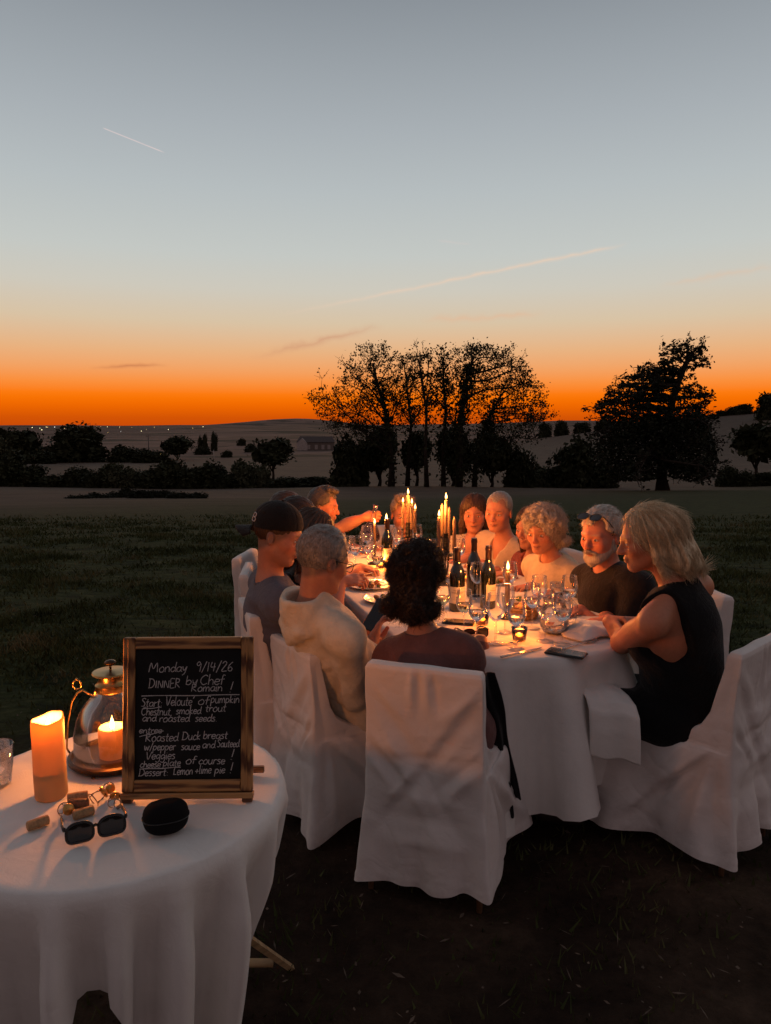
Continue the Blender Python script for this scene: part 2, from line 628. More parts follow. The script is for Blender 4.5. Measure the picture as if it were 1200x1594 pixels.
def make_grass():
    """short grass and dry bits on the lawn near the tables"""
    n = 260000
    Y = 0.9 + 18.5 * rng.random(n) ** 1.6
    X = (rng.random(n) * 2 - 1) * (Y * 0.60 + 0.5)
    d = np.hypot(X - 0.1, Y - 1.6)
    cl = np.sin(X * 2.3 + 1.1 * np.sin(Y * 1.7)) * np.sin(Y * 2.9 + np.sin(X * 3.1)) + 0.5 * np.sin(X * 6.1 + Y * 2.2) * np.sin(Y * 7.3)
    keep = rng.random(n) < np.clip((19.5 - Y) / 9, 0, 1) * np.clip((d - 1.1) / 2.4, 0.10, 1) * np.clip(0.5 + 0.65 * cl, 0.06, 1)
    X, Y = X[keep], Y[keep]
    n = len(X)
    Z = hgt(X, Y)
    cl = np.sin(X * 2.3 + 1.1 * np.sin(Y * 1.7)) * np.sin(Y * 2.9 + np.sin(X * 3.1))
    h = (0.012 + 0.026 * rng.random(n) + 0.014 * np.clip(cl, 0, 1)) * (1 + 0.05 * Y)
    w = (0.0022 + 0.002 * rng.random(n)) * (1 + 0.22 * Y)
    a = rng.random(n) * 6.283
    lean = rng.random(n) * 1.1
    b = rng.random(n) * 6.283
    base = np.stack([X, Y, Z - 0.004], -1)
    side = np.stack([np.cos(a) * w, np.sin(a) * w, np.zeros(n)], -1)
    tip = base + np.stack([np.cos(b) * h * lean, np.sin(b) * h * lean, h], -1)
    v = np.stack([base - side, base + side, tip], 1).reshape(-1, 3)
    f = np.arange(3 * n).reshape(-1, 3)
    me = mesh_np('grass', v, f, smooth=False)
    m, t, bb, o = new_mat('grass_blade')
    c = ramp(t, noise(t, 1.6, 4, 0.6, coords(t)), [(0.3, (0.018, 0.024, 0.007, 1)), (0.52, (0.050, 0.060, 0.018, 1)), (0.75, (0.15, 0.12, 0.062, 1))])
    lk(t, c, bb.inputs['Base Color'])
    bb.inputs['Roughness'].default_value = 0.8
    bb.inputs['Specular IOR Level'].default_value = 0.15
    tag(obj('grass', me, m), 'short dark grass covering the lawn', None, kind='stuff')
    # dry straw and leaf crumbs
    n = 1500
    Y = 1.0 + 5.5 * rng.random(n) ** 1.4
    X = (rng.random(n) * 2 - 1) * (Y * 0.56 + 0.3)
    a = rng.random(n) * 6.283
    L = 0.004 + 0.022 * rng.random(n) ** 3
    w = 0.0014 + 0.004 * rng.random(n) ** 2
    c0 = np.stack([X, Y, hgt(X, Y) + 0.012 + 0.01 * rng.random(n)], -1)
    dr = np.stack([np.cos(a) * L, np.sin(a) * L, (rng.random(n) - .5) * L], -1)
    sd = np.stack([-np.sin(a) * w, np.cos(a) * w, (rng.random(n) - .5) * w * 2], -1)
    v = np.stack([c0 - dr, c0 + sd, c0 + dr, c0 - sd], 1).reshape(-1, 3)
    me = mesh_np('dry_straw', v, np.arange(4 * n).reshape(-1, 4), smooth=False)
    tag(obj('dry_straw', me, plain('straw', (0.11, 0.078, 0.055), 0.8, var=0.6, scale=9)), 'dry straw and leaf crumbs scattered on the earth', None, kind='stuff')


make_grass()

# ================================================================== trees
BARK = plain('bark', (0.035, 0.026, 0.020), 0.9, var=0.4, scale=4, bmp=0.6, spec=0.1)


def leaf_mat(name, a, b):
    m, t, p, o = new_mat(name)
    c = ramp(t, noise(t, 0.55, 4, 0.65, coords(t)), [(0.32, a + (1,)), (0.68, b + (1,))])
    lk(t, c, p.inputs['Base Color'])
    p.inputs['Roughness'].default_value = 0.75
    p.inputs['Specular IOR Level'].default_value = 0.12
    return m


LEAF = leaf_mat('leaf_oak', (0.016, 0.018, 0.008), (0.045, 0.046, 0.020))
LEAF2 = leaf_mat('leaf_hedge', (0.014, 0.017, 0.008), (0.050, 0.052, 0.026))
LEAF3 = leaf_mat('leaf_pale', (0.040, 0.046, 0.026), (0.095, 0.095, 0.055))
NEEDLE = leaf_mat('cedar_needle', (0.010, 0.012, 0.007), (0.026, 0.028, 0.015))


def leaf_quads(p, size, flat=0.0, aspect=0.6, jit=0.4):
    """one small folded quad of leaves at every point"""
    p = np.asarray(p, float)
    n = len(p)
    a = rng.normal(size=(n, 3))
    a[:, 2] *= 1 - flat
    a /= np.linalg.norm(a, axis=1, keepdims=True)
    b = rng.normal(size=(n, 3))
    b[:, 2] *= 1 - flat
    b -= a * np.sum(a * b, 1, keepdims=True)
    b /= np.linalg.norm(b, axis=1, keepdims=True) + 1e-9
    s = size * (1 + jit * (rng.random((n, 1)) * 2 - 1))
    v = np.stack([p - a * s, p + b * s * aspect, p + a * s, p - b * s * aspect], 1).reshape(-1, 3)
    return v, np.arange(4 * n).reshape(-1, 4)


def curve_pts(a, b, sag=0.12, n=7, wob=0.05, up=0.0):
    a, b = np.asarray(a, float), np.asarray(b, float)
    L = np.linalg.norm(b - a)
    t = np.linspace(0, 1, n)[:, None]
    p = a + (b - a) * t
    p[:, 2] += (np.sin(t[:, 0] * math.pi) * sag * L)
    off = rng.normal(size=3) * wob * L
    off2 = rng.normal(size=3) * wob * L
    p += np.sin(t * math.pi) * off + np.sin(t * 2 * math.pi) * off2 * 0.6
    return p


def branchy_tree(name, base, trunk_pts, limbs, leaf_n, leaf_size, label, r0=0.35, twigs=9, leafmat=None, bare=0.0, twig_len=1.0, ivy=0, droop=0.0, group=None, flat=0.0, extra=None):
    """trunk + limbs that end near given points + two orders of twigs; leaves along the twigs"""
    root = empty(name, base, 0, label, 'tree', group)
    b = np.asarray(base, float)
    tm = MB()
    pts = np.asarray(trunk_pts, float) - b
    L = len(pts)
    tr = np.linspace(r0, r0 * 0.35, L)
    tr[0] *= 1.35
    tm.tube(pts, tr, 8)
    tips = []
    for (tf, tgt) in limbs:
        k = tf * (L - 1)
        i = min(int(k), L - 2)
        st = pts[i] + (pts[i + 1] - pts[i]) * (k - i)
        en = np.asarray(tgt, float) - b
        Ll = np.linalg.norm(en - st)
        p = curve_pts(st, en, 0.06, 8, 0.05)
        rr = max(0.05, min(r0 * 0.42, Ll * 0.024))
        tm.tube(p, np.linspace(rr, 0.02, 8), 5)
        tw = max(3, int(twigs * Ll / 6))
        for q in range(tw):
            u = 0.25 + 0.75 * (q + rng.random()) / tw
            j = u * 7
            jj = min(int(j), 6)
            s0 = p[jj] + (p[jj + 1] - p[jj]) * (j - jj)
            d = (p[jj + 1] - p[jj])
            d /= np.linalg.norm(d) + 1e-9
            dv = d * 0.7 + rng.normal(size=3) * 0.62 + np.array((0, 0, 0.3 - droop))
            dv /= np.linalg.norm(dv)
            tl = twig_len * (0.12 + 0.14 * rng.random()) * Ll * (1.25 - 0.6 * u) + 0.5
            e1 = s0 + dv * tl
            p2 = curve_pts(s0, e1, 0.05 - droop * 0.2, 5, 0.07)
            tm.tube(p2, np.linspace(rr * 0.35, 0.014, 5), 3, caps=False)
            for w in range(4):
                g = 1 + int(rng.random() * 3.99)
                dv2 = dv * 0.6 + rng.normal(size=3) * 0.7 + np.array((0, 0, 0.2 - droop))
                dv2 /= np.linalg.norm(dv2)
                e2 = p2[g] + dv2 * tl * (0.35 + 0.3 * rng.random())
                p3 = curve_pts(p2[g], e2, 0.03, 4, 0.06)
                tm.tube(p3, np.linspace(0.028, 0.012, 4), 3, caps=False)
                tips.append(p3)
            tips.append(p2)
    tm.build('trunk', BARK, root)
    if leaf_n > 0:
        tips = [t for t in tips if rng.random() > bare]
        P = []
        per = max(1, leaf_n // max(1, len(tips)))
        for t in tips:
            m = per + int(rng.random() * 2)
            u = rng.random(m) ** 0.6 * (len(t) - 1)
            i = np.minimum(u.astype(int), len(t) - 2)
            q = t[i] + (t[i + 1] - t[i]) * (u - i)[:, None]
            P.append(q + rng.normal(size=(m, 3)) * (0.30 if flat == 0 else 0.24) * np.array((1, 1, 0.85 - 0.4 * flat)))
        P = np.concatenate(P)
        if extra is not None:
            P = np.vstack([P, extra - b])
        v, f = leaf_quads(P, leaf_size, flat)
        mb = MB().add(v, f)
        if ivy:
            u = rng.random(ivy) ** 0.8 * (L - 1) * 0.85
            i = np.minimum(u.astype(int), L - 2)
            q = pts[i] + (pts[i + 1] - pts[i]) * (u - i)[:, None]
            v, f = leaf_quads(q + rng.normal(size=(ivy, 3)) * np.array((0.45, 0.45, 0.3)), 0.2)
            mb.add(v, f)
        mb.build('crown', leafmat or LEAF, root, smooth=False)
    return root


def blob_points(n, shell=0.55, lumps=9, seed=0, squash=1.0):
    """points through a lumpy unit crown"""
    g = np.random.default_rng(seed)
    cs = g.normal(size=(lumps, 3))
    cs /= np.linalg.norm(cs, axis=1, keepdims=True)
    cs *= (0.35 + 0.3 * g.random((lumps, 1)))
    cs[:, 2] = np.abs(cs[:, 2]) * 0.9 * squash
    cs[0] = 0
    rs = 0.32 + 0.24 * g.random(lumps)
    rs[0] = 0.5
    k = g.integers(0, lumps, n)
    d = g.normal(size=(n, 3))
    d /= np.linalg.norm(d, axis=1, keepdims=True)
    rad = rs[k] * (shell + (1 - shell) * g.random(n) ** 0.5) * (0.86 + 0.22 * g.random(n) + 0.38 * g.random(n) ** 7)
    p = cs[k] + d * rad[:, None]
    return p


def core_mesh(seed):
    """lumpy leafy inside of a crown so that no light shows straight through its middle"""
    g = np.random.default_rng(seed)
    p = blob_points(700, 0.25, 9, seed)
    return p * 0.8


BUSH = []
for s_ in range(6):
    p_ = blob_points(1500, 0.6, 10, 100 + s_)
    v1, f1 = leaf_quads(p_, 0.075, 0.1)
    v2, f2 = leaf_quads(core_mesh(100 + s_), 0.17, 0.0, 0.9)
    BUSH.append(MB().add(v1, f1).add(v2, f2).mesh('foliage', smooth=False))
for s_ in range(6):                                       # the same lumpy crowns, leafy down to the ground
    g_ = np.random.default_rng(300 + s_)
    p_ = blob_points(1500, 0.6, 11, 200 + s_)
    a_ = g_.random(1100) * 6.283
    r_ = np.sqrt(g_.random(1100)) * (0.86 + 0.10 * np.sin(3 * a_ + s_) + 0.07 * np.sin(7 * a_))
    q_ = np.stack([np.cos(a_) * r_, np.sin(a_) * r_, -0.78 + 0.95 * g_.random(1100) * (1 - 0.35 * r_)], -1)
    v1, f1 = leaf_quads(np.vstack([p_, q_]), 0.078, 0.1)
    v2, f2 = leaf_quads(np.vstack([core_mesh(200 + s_), q_[:350] * np.array((.85, .85, 1))]), 0.16, 0.0, 0.9)
    BUSH.append(MB().add(v1, f1).add(v2, f2).mesh('foliage', smooth=False))


def bush(px, top, halfw, basey, Y, label, variant=None, mat=None, name='hedge_bush', cat='bush', group='hedge bushes along the meadow', lift=0.0, trunk=False, depth=1.0):
    """crown that covers halfw pixels either side of px, from basey up to top, at depth Y"""
    if Y is None:
        Y = depth_for(px, basey)
    k = Y / FPX
    g = ground_at(px, Y)
    zt = at(px, top, Y)[2]
    zb = min(g[2], at(px, basey, Y)[2]) if not trunk else g[2]
    hx = halfw * k
    root = empty(name, (g[0], Y, zb), rng.random() * 6.28 if False else 0, label, cat, group)
    var = BUSH[(variant if variant is not None else int(rng.random() * 6)) + (0 if trunk and lift > 0.06 else 6)]
    m = mat or LEAF2
    me = var
    if var.materials and var.materials[0] != m or not var.materials:
        key = var.name + m.name
        me = bpy.data.meshes.get(key)
        if me is None:
            me = var.copy()
            me.name = key
            me.materials.clear()
            me.materials.append(m)
    o = obj('crown' if trunk else 'foliage', me, None, root)
    h = zt - zb
    low = h * lift
    hh = (h - low)
    # unit crown reaches about -0.75..1.0 in z, +-1 sideways
    o.scale = (hx, hx * depth, hh / 1.62)
    o.location = (0, 0, low + hh * 0.40)
    if trunk:
        tb = MB()
        tb.tube([(0, 0, -0.2), (0.02 * h, 0, low * 0.6), (0, 0.01 * h, low + hh * 0.35)], [h * 0.035, h * 0.026, h * 0.014], 7)
        for q in range(4):
            a = q * 1.7 + px
            tb.tube([(0, 0, low * 0.9), (math.cos(a) * hx * 0.3, math.sin(a) * hx * 0.3, low + hh * 0.3), (math.cos(a) * hx * 0.5, math.sin(a) * hx * 0.5, low + hh * 0.5)], [h * 0.016, h * 0.01, h * 0.005], 5)
        tb.build('trunk', BARK, root)
    else:
        sb = MB()
        for q in range(4):
            a = q * 1.6 + px
            sb.tube([(0, 0, -0.1), (math.cos(a) * hx * 0.15, math.sin(a) * hx * 0.1, h * 0.3), (math.cos(a) * hx * 0.4, math.sin(a) * hx * 0.3, h * 0.55)], [h * 0.02, h * 0.013, h * 0.006], 5)
        sb.build('stem', BARK, root)
    return root


# --- the open group of trees in the middle of the meadow
D = 85.0


def T(px, py, dy=0.0):
    return at(px, py, D + dy)


def rnd_limbs(items, spread=2.5):
    return [(tf, T(px, py + (13 if py < 600 else 5), (rng.random() * 2 - 1) * spread)) for tf, px, py in items]




def inside(P, q):
    x, y = q[:, 0], q[:, 1]
    c = np.zeros(len(q), bool)
    for i in range(len(P)):
        (x1, y1), (x2, y2) = P[i], P[i - 1]
        c ^= ((y1 > y) != (y2 > y)) & (x < (x2 - x1) * (y - y1) / (y2 - y1 + 1e-9) + x1)
    return c


def lace(poly, n, depth, thr=0.0, seed=0):
    """leaf points through a crown of the given outline, in sprays with gaps between"""
    poly = np.array(poly, float)
    g = np.random.default_rng(seed)
    q = np.stack([g.uniform(poly[:, 0].min(), poly[:, 0].max(), n * 4), g.uniform(poly[:, 1].min(), poly[:, 1].max(), n * 4)], -1)
    q = q[inside(poly, q)]
    dz = (g.random(len(q)) * 2 - 1) * depth
    f = np.sin(q[:, 0] * .31 + 2 * np.sin(q[:, 1] * .11) + dz * 1.1) + np.sin(q[:, 1] * .36 + 2 * np.sin(q[:, 0] * .09) - dz * .9) + .6 * np.sin(q[:, 0] * .7 + q[:, 1] * .55 + dz * 2)
    k = g.random(len(q)) < np.clip((f - thr) * 0.55, 0, 1)
    q, dz = q[k][:n], dz[k][:n]
    return np.array([T(a, b, c) for (a, b), c in zip(q, dz)])


LACE_L = lace([(482, 608), (505, 600), (530, 602), (534, 572), (545, 549), (570, 535), (600, 535), (625, 551), (640, 572), (652, 612), (655, 655), (605, 690), (560, 700), (530, 700), (512, 668), (487, 640)], 7500, 4.5, 0.15, 1)
LACE_R = lace([(668, 604), (680, 566), (700, 544), (740, 531), (790, 543), (822, 565), (826, 592), (845, 612), (857, 640), (835, 664), (815, 700), (770, 715), (700, 700), (660, 655)], 9500, 5.0, 0.15, 2)
g_ = ground_at(609, D)
branchy_tree('broadleaf_tree', g_, [g_, T(610, 720), T(606, 680), T(600, 640), T(588, 600), T(580, 565)],
             rnd_limbs([(0.25, 502, 610), (0.3, 510, 640), (0.35, 520, 622), (0.45, 520, 660), (0.5, 535, 585), (0.6, 540, 560), (0.75, 560, 540), (0.85, 578, 533),
                        (0.9, 596, 536), (0.8, 612, 545), (0.7, 625, 568), (0.5, 640, 600), (0.4, 632, 640), (0.45, 560, 610), (0.6, 575, 590), (0.6, 598, 578), (0.3, 550, 660)], 3),
             2800, 0.128, 'leftmost tall tree of the central group, wide leafy limb reaching left', extra=LACE_L, r0=0.32, twigs=11, ivy=700, group='trees standing in the open central group')
g_ = ground_at(634, D + 4)
branchy_tree('broadleaf_tree', g_, [g_, T(636, 710, 4), T(640, 660, 4), T(634, 610, 4), T(632, 580, 4)],
             rnd_limbs([(0.5, 615, 590), (0.6, 650, 575), (0.8, 640, 552), (0.95, 628, 550), (0.55, 612, 625), (0.5, 660, 612), (0.4, 655, 640)]),
             2300, 0.12, 'slender tree just right of the leftmost tall one, thin crown', r0=0.24, twigs=8, ivy=300, group='trees standing in the open central group')
g_ = ground_at(664, D - 3)
branchy_tree('bare_tree', g_, [g_, T(662, 700, -3), T(664, 640, -3), T(656, 590, -3), T(652, 560, -3)],
             rnd_limbs([(0.6, 640, 540), (0.7, 650, 530), (0.9, 657, 527), (0.75, 668, 540), (0.55, 676, 560), (0.5, 640, 575), (0.45, 680, 590)], 1.5),
             420, 0.15, 'nearly bare tree with thin upright twigs in the middle of the group', r0=0.22, twigs=6, bare=0.6, ivy=260, group='trees standing in the open central group', twig_len=0.8)
g_ = ground_at(690, D + 2)
branchy_tree('bare_tree', g_, [g_, T(690, 700, 2), T(694, 640, 2), T(690, 590, 2), T(690, 560, 2)],
             rnd_limbs([(0.7, 682, 545), (0.9, 689, 533), (0.8, 698, 540), (0.6, 675, 575), (0.55, 705, 575), (0.5, 670, 600)], 1.5),
             600, 0.15, 'sparse tree beside the bare one, right of the group middle', r0=0.24, twigs=7, bare=0.45, ivy=600, group='trees standing in the open central group', twig_len=0.8)
g_ = ground_at(714, D - 1)
branchy_tree('broadleaf_tree', g_, [g_, T(716, 710, -1), T(716, 660, -1), T(722, 610, -1), T(730, 575, -1), T(738, 555, -1)],
             rnd_limbs([(0.6, 700, 560), (0.75, 712, 540), (0.9, 732, 531), (0.95, 748, 529), (0.85, 768, 545), (0.8, 790, 542), (0.75, 812, 560), (0.7, 822, 572), (0.55, 800, 590),
                        (0.5, 770, 580), (0.6, 752, 560), (0.5, 690, 600), (0.4, 760, 620), (0.35, 700, 640), (0.45, 735, 600)], 3),
             2800, 0.128, 'tall ivy clad tree in the right half of the central group', extra=LACE_R, r0=0.34, twigs=11, ivy=1600, group='trees standing in the open central group')
g_ = ground_at(738, D + 3)
branchy_tree('broadleaf_tree', g_, [g_, T(740, 715, 3), T(752, 670, 3), T(768, 635, 3), T(785, 608, 3)],
             rnd_limbs([(0.95, 812, 585), (0.8, 835, 600), (0.75, 850, 632), (0.7, 852, 648), (0.6, 830, 655), (0.85, 795, 580), (0.6, 800, 640), (0.5, 790, 665), (0.4, 770, 660), (0.45, 820, 680)], 3),
             2800, 0.128, 'rightmost tree of the central group, leaning right with low spreading limbs', r0=0.26, twigs=11, ivy=900, group='trees standing in the open central group')
for (px, top, hw, by, dy, lab, mt, lf) in (
        (546, 676, 36, 752, 5, 'bushy dark shrub at the left foot of the central tree group', LEAF2, 0.0),
        (590, 660, 36, 748, 7, 'dark small tree behind the leftmost trunk of the central group', LEAF2, 0.12),
        (648, 668, 30, 748, 8, 'dark small tree behind the middle trunks of the central group', LEAF2, 0.2),
        (704, 658, 40, 748, 9, 'dense dark small tree behind the ivy clad tree', LEAF2, 0.1),
        (764, 664, 40, 748, 7, 'dark small tree under the right limbs of the central group', LEAF2, 0.08),
        (806, 694, 28, 752, 8, 'low shrub at the right foot of the central tree group', LEAF2, 0.0)):
    bush(px, top, hw, by, D + dy, lab, mat=mt, name='shrub', group='shrubs under the central trees', lift=lf, trunk=lf > 0)

# --- the cedar
Dc = 70.0


def Tc(px, py, dy=0.0):
    return at(px, py, Dc + dy)


g_ = ground_at(1030, Dc)
lm = []
for (tf, px, py) in ((0.95, 1095, 537), (0.93, 1078, 545), (0.9, 1040, 541), (0.92, 1060, 543), (0.85, 1100, 566), (0.85, 1030, 552), (0.8, 1000, 571), (0.78, 992, 590), (0.72, 975, 590),
                     (0.7, 960, 606), (0.62, 945, 612), (0.6, 928, 632), (0.55, 935, 650), (0.66, 1092, 610), (0.62, 1105, 622), (0.55, 1100, 645), (0.5, 1108, 660), (0.7, 985, 610), (0.75, 1015, 585)):
    for q in range(3):
        lm.append((tf, Tc(px + rng.normal() * 4, py + rng.normal() * 3, rng.normal() * 2.2)))
for (tf, px, py) in ((0.5, 930, 668), (0.45, 925, 690), (0.4, 930, 715), (0.35, 945, 738), (0.3, 975, 745), (0.3, 1000, 742), (0.3, 1050, 742), (0.3, 1085, 745), (0.35, 1108, 738),
                     (0.4, 1118, 715), (0.45, 1115, 690), (0.5, 1105, 672), (0.45, 970, 680), (0.45, 1000, 665), (0.5, 1030, 660), (0.45, 1060, 670), (0.4, 1085, 690), (0.4, 1010, 700), (0.4, 1050, 705)):
    for q in range(3):
        lm.append((tf, Tc(px + rng.normal() * 5, py + rng.normal() * 5, rng.normal() * 4)))
ex = []
for q in range(1200):                                   # the closed skirt of hanging sprays
    u = rng.random()
    a = rng.random() * 6.283
    rad = (0.40 + 0.60 * rng.random() ** 0.5) * (4.9 + 0.5 * math.sin(u * 3.0) + 0.35 * math.sin(a * 5 + u * 4))
    c0 = Tc(1021 + 2 * u, 742 - 92 * u)
    ex.append(c0 + np.array((math.cos(a) * rad, math.sin(a) * rad * 0.85, rng.normal() * 0.3)))
CEDAR = np.array([(924, 634), (944, 611), (962, 602), (974, 586), (994, 584), (992, 570), (1010, 567), (1030, 562), (1036, 547), (1048, 541), (1062, 548), (1080, 547), (1094, 536), (1100, 545), (1086, 554),
                  (1102, 567), (1082, 574), (1086, 596), (1108, 618), (1102, 632), (1092, 642), (1106, 668), (1118, 718), (1113, 744), (1076, 750), (1040, 742), (1010, 748), (960, 749), (932, 736), (926, 692), (950, 668), (936, 650)], float)


cand = np.stack([rng.uniform(920, 1120, 30000), rng.uniform(535, 750, 30000)], -1)
cand = cand[inside(CEDAR, cand)]
layer = np.sin(cand[:, 1] * 0.42 + 2.0 * np.sin(cand[:, 0] * 0.035))
hole = np.exp(-((cand[:, 0] - 1067) / 17) ** 2 - ((cand[:, 1] - 610) / 22) ** 2)
up_ = np.clip((660 - cand[:, 1]) / 60, 0, 1)
cand = cand[rng.random(len(cand)) < (1 - up_) + up_ * np.clip(0.42 + 0.45 * layer, 0.05, 1) * (1 - 0.95 * hole)]
hw_ = 2.0 + 3.4 * np.clip((cand[:, 1] - 545) / 130, 0, 1)
for (cx_, cy_), h_ in zip(cand[:14000], hw_[:14000]):
    ex.append(Tc(cx_, cy_, (rng.random() * 2 - 1) * h_))
branchy_tree('cedar_tree', g_, [g_, Tc(1030, 745), Tc(1031, 710), Tc(1036, 670), Tc(1045, 630), Tc(1056, 595), Tc(1068, 565), Tc(1078, 552)], lm,
             3000, 0.17, 'big dark cedar on the right, broad base and ragged top bent right', r0=0.55, twigs=7, leafmat=NEEDLE, droop=0.12, flat=0.3, twig_len=0.35, extra=np.array(ex))

# --- hedges, bushes and trees round the meadow (left to right)
GL = 'bushes of the hedge along the bottom of the meadow'
for (px, top, hw, by, Y, lab, mt) in (
        (8, 694, 42, 762, 98, 'rounded hedge bush at the left edge of the picture', LEAF2),
        (48, 718, 34, 762, 99, 'second hedge bush from the left edge', LEAF2),
        (84, 738, 26, 762, 98, 'low hedge bush left of the long juniper mounds', LEAF2),
        (124, 724, 30, 762, 100, 'hedge bush below the big round tree', LEAF2),
        (152, 730, 26, 762, 98, 'small hedge bush right of the one below the round tree', LEAF2),
        (178, 719, 26, 762, 99, 'paler hedge bush above the juniper mounds', LEAF3),
        (206, 726, 22, 762, 99, 'small pale hedge bush beside the paler one', LEAF3),
        (240, 728, 28, 762, 98, 'low hedge bush between the pale bushes and the tall clump', LEAF2),
        (268, 712, 34, 762, 99, 'tall dark hedge bush left of the pole', LEAF2),
        (300, 722, 28, 762, 98, 'dark hedge bush in the middle of the tall clump', LEAF2),
        (328, 714, 30, 762, 99, 'tall dark hedge bush right of the pole', LEAF2),
        (354, 734, 24, 762, 98, 'low hedge bush right of the tall clump', LEAF2),
        (380, 714, 26, 760, 99, 'hedge bush left of the round field tree', LEAF3),
        (411, 722, 17, 758, 99, 'small pale hedge bush under the round field tree', LEAF3),
        (446, 741, 30, 757, 98, 'flat hedge bush right of the round field tree', LEAF2),
        (490, 741, 30, 757, 98, 'flat hedge bush left of the central shrubs', LEAF2),
        (532, 738, 26, 757, 98, 'flat hedge bush at the left of the central trees', LEAF2),
        (838, 722, 26, 752, 99, 'hedge bush right of the central trees', LEAF3),
        (868, 726, 26, 752, 99, 'low hedge bush left of the dark round bush', LEAF2),
        (892, 671, 42, 752, 98, 'large dark round bush left of the cedar', LEAF2),
        (935, 716, 30, 752, 98, 'hedge bush half behind the cedar', LEAF2),
        (1130, 722, 22, 750, 98, 'hedge bush right of the cedar', LEAF2),
        (1152, 730, 24, 750, 97, 'low hedge bush under the broad tree at the right edge', LEAF2),
        (1190, 734, 24, 750, 98, 'low hedge bush at the right edge', LEAF2)):
    bush(px, top, hw, by, Y, lab, mat=mt, group=GL)
GT = 'field trees beyond the hedge'
bush(425, 675, 42, 742, 112, 'round dark field tree right of the poplars', name='field_tree', cat='tree', group=GT, lift=0.28, trunk=True, mat=LEAF2)
bush(1172, 653, 50, 744, 100, 'broad dark tree at the right edge of the picture', name='field_tree', cat='tree', group=GT, lift=0.3, trunk=True, mat=LEAF2)
bush(127, 655, 49, 719, None, 'big dark dome shaped tree on the left', variant=2, name='field_tree', cat='tree', group=GT, lift=0.03, trunk=True, mat=LEAF2)
bush(22, 656, 44, 726, None, 'dark spreading tree at the left edge', name='field_tree', cat='tree', group=GT, lift=0.1, trunk=True, mat=LEAF2)
bush(0, 676, 26, 738, None, 'paler tree at the far left edge', name='field_tree', cat='tree', group=GT, lift=0.1, trunk=True, mat=LEAF3)
bush(278, 677, 31, 716, None, 'dark tree left of the poplars', name='field_tree', cat='tree', group=GT, lift=0.08, trunk=True, mat=LEAF2)
for (px, top, hw, by, Y, lab) in (
        (75, 690, 24, 720, None, 'dark bush left of the dome shaped tree'), (195, 692, 26, 720, None, 'dark bush right of the dome shaped tree'),
        (232, 698, 26, 720, None, 'dark bush at the foot of the power pole'), (252, 702, 20, 720, None, 'low dark bush right of the power pole'),
        (318, 694, 16, 708, None, 'small bush left of the poplars'), (355, 700, 10, 712, None, 'small clipped bush right of the poplars'),
        (378, 681, 8, 694, None, 'tiny round tree left of the barn field'), (392, 690, 12, 704, None, 'small bush near the tiny round tree'),
        (60, 700, 30, 722, None, 'low dark bush left of the field strip')):
    bush(px, top, hw, by, Y, lab, name='far_bush', group='far bushes in the valley')
for (px, top, hw, lab) in ((314, 676, 4, 'thin left poplar'), (322, 674, 5, 'second poplar from the left'), (336, 671, 6, 'tall right poplar')):
    bush(px, top, hw, 702, None, lab + ' in the valley row', name='poplar_tree', cat='tree', group='poplars in the valley', lift=0.05, trunk=True)
# on the right hill
for (px, top, hw, by, Y, lab) in (
        (1192, 604, 28, 652, None, 'large round tree on the hill at the right edge'), (1150, 628, 15, 645, None, 'middle tree on the hilltop'), (1134, 632, 13, 646, None, 'left tree on the hilltop'),
        (1116, 638, 11, 648, None, 'small bush on the hilltop left of the trees'), (1100, 642, 9, 652, None, 'tiny bush on the hill beside the cedar'),
        (870, 652, 14, 664, None, 'bush on the far slope behind the dark round bush'), (902, 655, 16, 664, None, 'bush on the far slope left of the cedar'), (935, 650, 18, 664, None, 'bush on the far slope behind the cedar'),
        (845, 656, 12, 664, None, 'bush on the far slope right of the central trees')):
    bush(px, top, hw, by, Y, lab, name='hill_tree', cat='tree', group='trees on the right hill', trunk=False)
# low juniper mounds on the meadow
for i, (px, top, hw, by, Y) in enumerate(((122, 768, 26, 789, 38), (152, 766, 26, 788, 39), (182, 763, 24, 786, 40), (200, 758, 20, 784, 41), (222, 762, 26, 786, 39), (250, 760, 24, 784, 40), (278, 764, 26, 784, 39), (308, 766, 24, 782, 39.5))):
    bush(px, top, hw, by, Y, ['leftmost low juniper mound on the meadow', 'second low juniper mound from the left', 'third low juniper mound from the left', 'highest pointed juniper mound', 'juniper mound right of the pointed one', 'third juniper mound from the right end', 'second juniper mound from the right end', 'rightmost low juniper mound on the meadow'][i],
         mat=NEEDLE, name='juniper_mound', cat='shrub', group='low juniper mounds', depth=0.7)

# ================================================================== far things: barn, poles, town lamps
Wwall = plain('barn_wall', (0.16, 0.13, 0.11), 0.9, scale=2)
Wwhite = plain('barn_gable', (0.42, 0.36, 0.33), 0.9, scale=2)
Roof = plain('barn_roof', (0.08, 0.06, 0.055), 0.9, scale=3)


